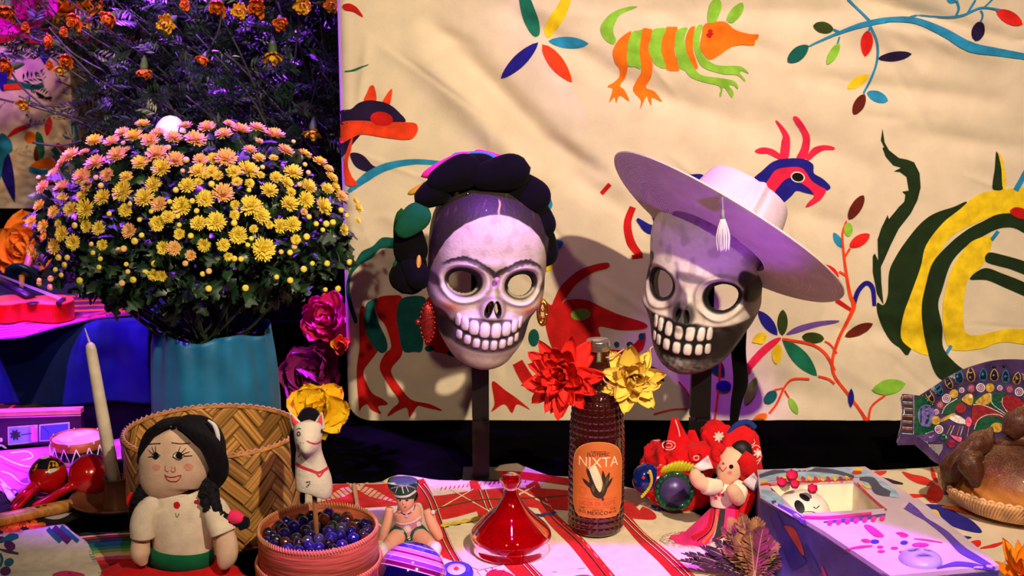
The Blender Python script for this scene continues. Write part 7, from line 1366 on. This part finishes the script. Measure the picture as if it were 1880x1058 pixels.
pc('red', ST(3, 1396, 891, 1450, 887, 1510, 884, 1566, 881), ST(3, 1573, 888, 1600, 915, 1628, 938), *[L2(1432+k*23, 886, 1426+k*23, 876, 7, .5) for k in range(6)], el2(1573, 869, 9, 4)); pc('yel', *[L2(1444+k*23, 885, 1437+k*23, 875, 7, .5) for k in range(6)], el2(1576, 863, 9, 3), ST([2, 5, 2], 1582, 890, 1592, 896, 1600, 896), ST(4, 1398, 886, 1410, 886))
pc('vio', ST([4, 7, 9, 7, 5], 1428, 928, 1460, 945, 1475, 958, 1478, 966, 1470, 962), ST([3, 8, 10, 8, 8, 6], 1460, 965, 1500, 992, 1530, 1012, 1560, 1025, 1590, 1042, 1630, 1060), ST([2, 7, 7, 3], 1512, 960, 1550, 957, 1590, 952, 1626, 946), ST([16, 13, 5, 10, 14, 12, 6], 1660, 926, 1680, 940, 1700, 955, 1735, 980, 1765, 1010, 1790, 1025, 1826, 1045), ST([2, 9, 8, 3], 1720, 1045, 1755, 1037, 1790, 1040, 1822, 1047), glit=True)
pc('mag', ST([5, 6, 5], 1474, 951, 1520, 952, 1600, 944), *[L2(1520+k*16, 966-k*1.4, 1528+k*16, 957-k*1.4, 9, .5) for k in range(7)], sm(1586, 967, 1600, 967, 1622, 984, 1618, 988, 1604, 985), ST([2, 5, 2], 1553, 1010, 1580, 1006, 1602, 1004), ST([1, 3, 1], 1678, 991, 1700, 993, 1730, 998), L2(1650, 1014, 1676, 1022, 8), L2(1580, 993, 1600, 996, 7), L2(1644, 980, 1668, 984, 6), el2(1690, 1002, 16, 4), el2(1642, 1008, 7, 2.5), el2(1616, 1006, 6, 2.5), el2(1618, 1014, 7, 2.4), el2(1660, 985, 8, 3)); pc('vio', el2(1606, 996, 8, 3.6), el2(1660, 998, 7, 3.4))
SSd = Surf(bpy.data.objects['side_walls'])
for c_, p in (((150, 60, 20), sm(1440, 966, 1460, 972, 1474, 1005, 1476, 1020, 1455, 1005, 1440, 985)), ((26, 30, 90), ST([10, 20, 30], 1420, 940, 1440, 985, 1470, 1040)), ((26, 30, 90), ST([6, 14, 16], 1478, 1000, 1490, 1030, 1500, 1055)), ((170, 24, 30), ST([2, 6], 1510, 1040, 1516, 1058))): paint('painted_pattern', [p], mat('cs_%d%d%d' % c_, c_, rough=.5, var=.2), SSd, cf, off=.0008+.0001*(c_[0] % 3), step=10)
# skull on the lid
fc_ = G(1690, 1030, CZ+.006); v, f = ell((0, 0, 0), (.026, .026, .013), 40, 24); zz_n = v[:, 2]
for ex_, ey_ in ((-.008, .006), (.009, .006)): v[:, 2] -= .006*np.exp(-(((v[:, 0]-ex_)/.005)**2+((v[:, 1]-ey_)/.004)**2))*(v[:, 2] > 0)
v[:, 2] += .004*np.exp(-(((v[:, 0])/.003)**2+((v[:, 1]+.001)/.006)**2))*(v[:, 2] > 0)
cs_ = np.ones((len(v), 3))*V(160, 150, 190)
for ex_, ey_ in ((-.008, .006), (.009, .006)): m_ = np.exp(-(((v[:, 0]-ex_)/.0055)**4+((v[:, 1]-ey_)/.0042)**4)); cs_ = cs_*(1-m_[:, None])+V(30, 24, 60)*m_[:, None]
m_ = np.exp(-((v[:, 0]/.009)**4+((v[:, 1]+.012)/.002)**2)); cs_ = cs_*(1-m_[:, None])+V(40, 30, 80)*m_[:, None]
part('skull_relief', (v+V(*fc_)+V(0, 0, .001), f), mat('relief_paint', attr=True, rough=.35, coat=.3, bump=.3), cf, col=cs_)
# small skull lying inside the coffin
sc_ = PY(1470, 930, 1.79); sc_ = G(1480, 934, .082); ss = thing('small_white_skull', (*sc_[:2], .036), 'small white skull with black eyes and pink flowers lying inside the open coffin', 'figurine')
v, f = ell((0, 0, 0), (.040, .042, .034), 48, 32); v[:, 2] += .0; shl = part('skull', (v+sc_+V(-.004, .008, -.012), f), mat('skull_white', (240, 232, 230), rough=.5), ss); Ss = Surf(shl)
def pk_(c, *p, off=.0006):
    for q in p: paint('painted_mark', [q], mat('sk_%d%d%d' % c, c, rough=.5), Ss, ss, off=off, step=5)
pk_((20, 14, 40), el2(1468, 931, 8, 13, -30), el2(1477, 914, 11, 5, 32), stroke2([1493, 931, 1498, 934, 1504, 929], 1.6)); pk_((30, 16, 60), *[stroke2([1474+k*6, 942, 1475+k*6, 951], 1.3, 1) for k in range(7)], stroke2([1472, 941, 1490, 940, 1512, 948], 1.3))
mp2 = mat('fuchsia_petal', (224, 30, 100), rough=.6, bump=.2); pm3 = petal_mesh(1, .9, .3, .4, 0, mp2, 'petal', 300, .05)
for cx, cy, r in ((1452, 882, .016), (1434, 893, .013), (1458, 896, .012), (1490, 905, .013)):
    c = G(cx, cy, .112)
    for k in range(6): inst('petal', pm3, ss, Matrix.Translation(Vector(c))@Matrix.Rotation(.5, 4, 'X')@Matrix.Rotation(k*1.05, 4, 'Z')@Matrix.Rotation(.7, 4, 'X')@Matrix.Scale(r, 4))

# ================================================================== FISH PLATE
pb0, pb1 = PY(1816, 862, 2.165), PY(1816, 662, 2.25); upv = (pb1-pb0); Lp = np.linalg.norm(upv); upv /= Lp; rtv = V(1, 0, 0); nv = np.cross(rtv, upv); PCn = (pb0+pb1)/2+rtv*.012
def pl(u_, v_, w_=0): return PCn+np.multiply.outer(np.asarray(u_, float), rtv)+np.multiply.outer(np.asarray(v_, float), upv)+np.multiply.outer(np.asarray(w_, float), nv)
fpz = thing('fish_shaped_plate', tuple(pb0), 'fish shaped plate with intricate dotted bird pattern leaning behind the bread', 'plate')
def uvof(px, py): d = rays(px, py); t = ((PCn-O)@nv)/(d@nv); p = O+d*np.asarray(t)[..., None]; return (p-PCn)@rtv, (p-PCn)@upv
e0 = np.array(uvof(np.array([1650., 1685]), np.array([740., 740.]))); AX = .135; AY = Lp/2
out_px = [(1684, 714), (1652, 709), (1650, 716), (1656, 740), (1655, 770), (1648, 797), (1652, 803), (1684, 804), (1700, 818), (1733, 845), (1775, 862), (1820, 868), (1870, 862), (1920, 840), (1960, 800), (1975, 760), (1960, 715), (1925, 683), (1880, 667), (1830, 661), (1790, 665), (1745, 678), (1712, 697)]
ouv = np.stack(uvof(np.array([p[0] for p in out_px], float), np.array([p[1] for p in out_px], float)), 1); ouv = np.concatenate([ouv[:8], catmull(ouv[7:], 4)[1:]])
cu_, cv_ = uvof(1822., 762.)
def plz(u_, v_):
    e = np.sqrt(((u_-cu_)/.105)**2+((v_-cv_)/.064)**2); return -.012*sst(1.12, .92, e)+.004*sst(1.2, 1.6, e)
v2, f = tri(ouv, .004); top = pl(v2[:, 0], v2[:, 1], plz(v2[:, 0], v2[:, 1])); plate = part('plate_body', (top, f), mat('plate_glaze', (70, 50, 96), rough=.15, coat=.9, bump=.05, var=.25, vs=40), fpz); plate.modifiers.new('thickness', 'SOLIDIFY').thickness = .005; SP_ = Surf(plate)
PCC = dict(green=(16, 76, 50), purple=(86, 60, 130), navy=(26, 30, 70), red=(140, 26, 36), gold=(190, 150, 50), white=(226, 220, 214), cyan=(50, 130, 160), pink=(226, 90, 130), lil=(120, 100, 190)); LP = [0]
def pp_(k, *p, nm='painted_pattern', stuff=False):
    LP[0] += 1; m = mat('pl_'+k, PCC[k], rough=.2, coat=.7, bump=0, var=.25, vs=200)
    if stuff: paint(nm, list(p), m, SP_, fpz, off=.0007+.0001*(LP[0] % 20), step=40, stuff=True); return
    for q in p: paint(nm, [q], m, SP_, fpz, off=.0007+.0001*(LP[0] % 20), step=8)
T3 = lambda a, b: (1640+a/4.808, 640+b/4.808)
def TP(*a): q = np.array(a, float).reshape(-1, 2); return np.stack([1640+q[:, 0]/4.808, 640+q[:, 1]/4.808], 1)
def TS(w_, *a): return stroke2(TP(*a).ravel(), w_)
for k, y in enumerate(range(360, 760, 14)): pp_(('white', 'gold', 'red', 'green')[k % 4], TS(.9, 75+8*math.sin((y-360)/120.), y, 165, y+6))
pp_('green', catmull(TP(200, 370, 340, 500, 340, 600, 340, 720, 200, 770, 185, 600), 4, True)); pp_('lil', el2(*T3(290, 595), 16, 21, 0)); pp_('red', catmull(TP(215, 350, 270, 330, 340, 470, 300, 430), 4, True)); pp_('purple', catmull(TP(200, 780, 300, 755, 350, 745, 400, 770, 330, 830), 4, True))
tears = [(345, 470, 270, 330, 11), (420, 400, 350, 280, 12), (505, 345, 455, 240, 12), (590, 305, 560, 170, 16), (688, 290, 678, 170, 15), (790, 285, 795, 180, 14), (890, 285, 890, 185, 15), (988, 300, 990, 195, 14), (1080, 310, 1100, 215, 14), (1180, 340, 1210, 240, 14)]
for i, (x0, y0, x1, y1, w_) in enumerate(tears):
    a, b = V(*T3(x0, y0)), V(*T3(x1, y1)); d = b-a; t = np.linspace(0, 1, 12); pw_ = np.sqrt(np.clip(t, 0, 1))*(1-t)**.8*1.9*w_/2
    def tear(k): nn = V(-d[1], d[0])/np.linalg.norm(d); a2 = a-d*.05*k; d2 = d*(1+.12*k); return np.concatenate([a2+np.outer(t, d2)+np.outer(pw_*(1+.35*k), nn), (a2+np.outer(t, d2)-np.outer(pw_*(1+.35*k), nn))[-2:0:-1]])
    pp_(('gold', 'cyan')[i % 2 == 1], tear(1.)); pp_('navy', tear(0.))
for i, (x, y) in enumerate([(398, 718), (372, 638), (378, 562), (412, 498), (466, 443), (530, 403), (602, 370), (685, 355), (768, 348), (848, 350), (938, 350), (1024, 362), (1108, 385), (1190, 420), (445, 785), (508, 845)]):
    pp_(('white', 'gold', 'green', 'red')[i % 4], el2(*T3(x, y), 8.2, 8.2)); pp_('purple', el2(*T3(x, y), 6.4, 6.4)); pp_(('white', 'gold')[i % 2], el2(*T3(x, y), 4.6, 4.6)); pp_('purple', el2(*T3(x, y), 3.6, 3.6)); pp_('pink', el2(*T3(x, y), 2.4, 2.4))
pp_('green', catmull(TP(430, 580, 470, 500, 560, 440, 600, 470, 540, 560, 520, 580), 4, True), catmull(TP(720, 430, 850, 400, 980, 400, 1000, 420, 940, 480, 960, 560, 1010, 600, 900, 560, 860, 500, 780, 500, 700, 500), 4, True), catmull(TP(710, 720, 730, 650, 800, 600, 900, 590, 960, 640, 900, 700, 800, 730), 4, True))
pp_('gold', catmull(TP(600, 450, 660, 400, 700, 420, 690, 500, 640, 490), 4, True), catmull(TP(720, 480, 800, 410, 860, 400, 860, 470, 800, 500), 4, True), catmull(TP(415, 630, 520, 575, 540, 590, 430, 650), 4, True), el2(*T3(1120, 540), 12, 12), el2(*T3(910, 700), 12, 9)); pp_('red', el2(*T3(590, 530), 10, 9), catmull(TP(700, 510, 800, 500, 950, 580, 1000, 620, 900, 600, 780, 610, 700, 680), 4, True), catmull(TP(960, 440, 1020, 415, 1100, 440, 1150, 500, 1060, 540, 1040, 600, 980, 550), 4, True))
pp_('white', catmull(TP(490, 620, 540, 590, 600, 610, 680, 680, 620, 670, 560, 660), 4, True)); pp_('pink', el2(*T3(660, 650), 6, 9), catmull(TP(500, 770, 560, 780, 600, 790, 580, 830), 4, True)); pp_('white', TS(1, 425, 580, 460, 510, 560, 445), TS(1, 700, 500, 780, 500, 900, 550, 1010, 610), TS(1, 850, 400, 870, 490, 960, 560, 1020, 600), TS(1, 710, 720, 740, 640, 820, 590, 930, 590, 1000, 640), TS(1, 960, 440, 960, 500, 1030, 600), el2(*T3(676, 425), 3.4, 3.4)); pp_('navy', el2(*T3(676, 425), 1.8, 1.8))
for i in range(7): pp_(('gold', 'white', 'red')[i % 3], TS(1, 510+i*26, 680+i*2, 470+i*30, 760+i*3))
dots = [el2(*T3(205+k*13.5, 372+k*12), .8, .8, n=6) for k in range(11)]+[el2(*T3(180-abs(k-15)*.3, 380+k*13), .8, .8, n=6) for k in range(30)]+[el2(*T3(205+k*13, 778-k*4), .8, .8, n=6) for k in range(12)]
for W_p in ([(440, 215), (550, 165), (540, 270), (500, 260)], [(285, 310), (345, 275), (370, 395)], [(300, 850), (430, 845), (432, 900), (400, 950)], [(215, 785), (350, 770), (300, 840)], [(1130, 220), (1200, 230), (1170, 330)], [(500, 600), (560, 590), (640, 660), (560, 655)]):
    W_a = np.array(W_p, float); q_ = np.array([(x_+(5 if (k_ % 2) else 0), y_) for k_, y_ in enumerate(np.arange(150, 960, 9.)) for x_ in np.arange(210, 1250, 11.)]); q_ = q_[inpoly(q_, W_a)]
    for a_ in q_: dots.append(el2(*T3(a_[0]+rng.uniform(-1.5, 1.5), a_[1]+rng.uniform(-1.5, 1.5)), .7, .7, n=6))
pp_('white', *dots, nm='white_dots', stuff=True)
pp_('gold', *[el2(*T3(rng.uniform(720, 1150), rng.uniform(420, 720)), .7, .7, n=6) for _ in range(160)], nm='gold_dots', stuff=True)
for x_ in (848, 936): part('hang_hole', ell(pl(*[float(q) for q in uvof(*T3(x_, 158))], .004), (.0028, .0028, .0028), 12, 8), blk, fpz)

# ================================================================== TRAY AND BREAD
tcn = G(1880, 915, .02); tcn[2] = .004; tcn = V(tcn[0]+.0, tcn[1], .004)
tray = thing('straw_tray', tuple(tcn), 'pale woven straw tray holding the sugared bread at the right edge', 'tray'); stw = mat('straw_pale', (226, 176, 130), rough=.55, bump=.4, bs=200, var=.2, vs=50)
TR = .128
part('tray_bowl', lathe([(.0001, .004), (.085, .004), (.105, .012), (.120, .028), (TR, .042), (TR-.003, .044), (.116, .031), (.100, .015), (.083, .008), (.0001, .008)], 96, tuple(tcn), 1, .92), stw, tray)
for i in range(150):
    a = 2*PI*i/150
    if math.sin(a) > .55: continue
    q = [tcn+V(r_*math.cos(a+da)*1.0, r_*math.sin(a+da)*.92, z_) for r_, z_, da in ((.090, .0055, -.10), (.108, .0140, -.03), (.123, .0300, .04), (TR+.001, .0435, .10))]; part('straw_strand', tube(q, .0026, 5, .0012, sm=2), stw, tray)
tw2 = [tcn+V((TR-.001)*math.cos(a)+.0012*math.cos(a*60)*math.cos(a), ((TR-.001)*math.sin(a)+.0012*math.cos(a*60)*math.sin(a))*.92, .0445+.0014*math.sin(a*60)) for a in np.linspace(0, 2*PI, 700)]; part('rim_coil', tube(np.array(tw2), .0022, 6, cap=False), stw, tray)
bcn = tcn+V(-.008, .006, .008)
br = thing('sugared_bread', tuple(bcn), 'round dark crusted bread with bone shaped knobs dusted in sugar on the straw tray', 'bread')
v, f = ell((0, 0, 0), (1, 1, 1), 140, 90); rb2 = np.random.default_rng(8)
def nz3(v, s, seed):
    r = np.random.default_rng(seed); o_ = np.zeros(len(v))
    for k in range(8): ax = r.normal(size=3); o_ += np.sin(v@ax*s*r.uniform(.6, 1.6)+r.uniform(0, 6))
    return o_/4
def breadcol(v, hz):
    c = np.ones((len(v), 3))*V(226, 150, 76); n_ = nz3(v*1000, .06, 4); h = hz+n_*.05
    c = c*(1-sst(.12, .55, h)[:, None])+V(120, 52, 24)*sst(.12, .55, h)[:, None]; c = c*(1-.9*sst(.45, .85, h)[:, None])+V(62, 26, 14)*.9*sst(.45, .85, h)[:, None]
    return c
sugar = mat('bread_crust', attr=True, rough=.5, bump=.5, bs=120, var=.15, vs=50, coat=.15)
nt = sugar.node_tree; b_n = nt.nodes['Principled BSDF']; sn = nt.nodes.new('ShaderNodeTexNoise'); sn.inputs['Scale'].default_value = 1500; sn2 = nt.nodes.new('ShaderNodeTexNoise'); sn2.inputs['Scale'].default_value = 28; gm = nt.nodes.new('ShaderNodeNewGeometry'); sx_ = nt.nodes.new('ShaderNodeSeparateXYZ'); tcx = nt.nodes.new('ShaderNodeTexCoord')
for q in (sn, sn2): nt.links.new(tcx.outputs['Object'], q.inputs['Vector'])
nt.links.new(tcx.outputs['Normal'], sx_.inputs[0]); ma = nt.nodes.new('ShaderNodeMath'); ma.operation = 'MULTIPLY_ADD'; ma.inputs[1].default_value = .10; nt.links.new(sx_.outputs[2], ma.inputs[0]); mb_ = nt.nodes.new('ShaderNodeMath'); mb_.operation = 'MULTIPLY_ADD'; mb_.inputs[1].default_value = .25; mb_.inputs[2].default_value = -.19; nt.links.new(sn2.outputs[0], mb_.inputs[0]); nt.links.new(mb_.outputs[0], ma.inputs[2]); mc_ = nt.nodes.new('ShaderNodeMath'); mc_.operation = 'ADD'; nt.links.new(ma.outputs[0], mc_.inputs[0]); nt.links.new(sn.outputs[0], mc_.inputs[1]); mr_ = nt.nodes.new('ShaderNodeMapRange'); mr_.inputs[1].default_value = .61; mr_.inputs[2].default_value = .68; nt.links.new(mc_.outputs[0], mr_.inputs[0]); mxs = nt.nodes.new('ShaderNodeMix'); mxs.data_type = 'RGBA'; old = b_n.inputs['Base Color'].links[0].from_socket; nt.links.new(mr_.outputs[0], mxs.inputs[0]); nt.links.new(old, mxs.inputs[6]); mxs.inputs[7].default_value = (*s2l((214, 166, 126)), 1); nt.links.new(mxs.outputs[2], b_n.inputs['Base Color'])
R_b = V(.098, .088, .064); d_ = 1+.03*nz3(v, 5, 1)+.012*nz3(v, 14, 2); bv = v*d_[:, None]*R_b; bv[:, 2] = np.where(bv[:, 2] < -.02, -.02+(bv[:, 2]+.02)*.3, bv[:, 2]); bb = bv+bcn+V(0, 0, .034); part('crust', (bb, f), sugar, br, col=breadcol(bv, (bv[:, 2]+.012)/.075))
def bone(nm, pts, rs, tone=.85, seed=0):
    vv, ff = tube(pts, rs, 36, sm=8); c_ = np.mean(vv, axis=0); vv = vv+(vv-c_)*(.10*nz3(vv*1000, .09, seed)+.05*nz3(vv*1000, .25, seed+1))[:, None]; part(nm, (vv, ff), sugar, br, col=breadcol(vv, np.full(len(vv), tone)+.012*nz3(vv*1000, .1, seed+2)*0))
bq = lambda px, py, Y: PY(px, py, Y)
by_ = float(bcn[1])
bone('bone_knob', [bq(1742, 900, by_-.015), bq(1748, 865, by_-.03), bq(1772, 832, by_-.035), bq(1800, 812, by_-.02), bq(1816, 800, by_-.005)], [.006, .018, .016, .018, .012], .8, 3)
bone('bone_knob', [bq(1792, 893, by_-.078), bq(1788, 868, by_-.078), bq(1780, 846, by_-.070), bq(1800, 838, by_-.06)], [.006, .015, .017, .008], .85, 5)
bone('bone_knob', [bq(1850, 800, by_-.01), bq(1870, 778, by_-.008), bq(1896, 772, by_)], [.012, .022, .020], .88, 7); bone('bone_knob', [bq(1830, 822, by_+.0), bq(1850, 812, by_), bq(1885, 806, by_-.01), bq(1930, 830, by_-.03)], [.010, .013, .015, .010], .75, 9)
# orange marigold in the lower right corner
mc2 = paper_flower('orange_marigold', G(1872, 1056, .03), .042, (-.1, -.5, .8), mat('marigold_ray', (255, 150, 20), rough=.6, var=.1), 'orange petalled flower cut by the lower right corner of the view', [(8, 1.2, 30), (8, 1.1, 55), (5, .8, 75)], 1, 77, .02, W=.36, cat='flower')
mc3 = gsheet('purple_drawn_paper', [(1822, 1058), (1845, 1030), (1880, 1026), (1960, 1026), (1960, 1120), (1810, 1120)], .005, lambda x, y: 0*x, mat('drawn_paper', (232, 214, 232), rough=.6), 'white paper with violet line drawing under the orange flower, lower right', 'paper sheet')
paint('drawn_line', [stroke2([1855, 1050, 1862, 1038, 1876, 1036, 1882, 1044], 1.4)], mat('violet_line', (110, 50, 190)), Surf(mc3), mc3)
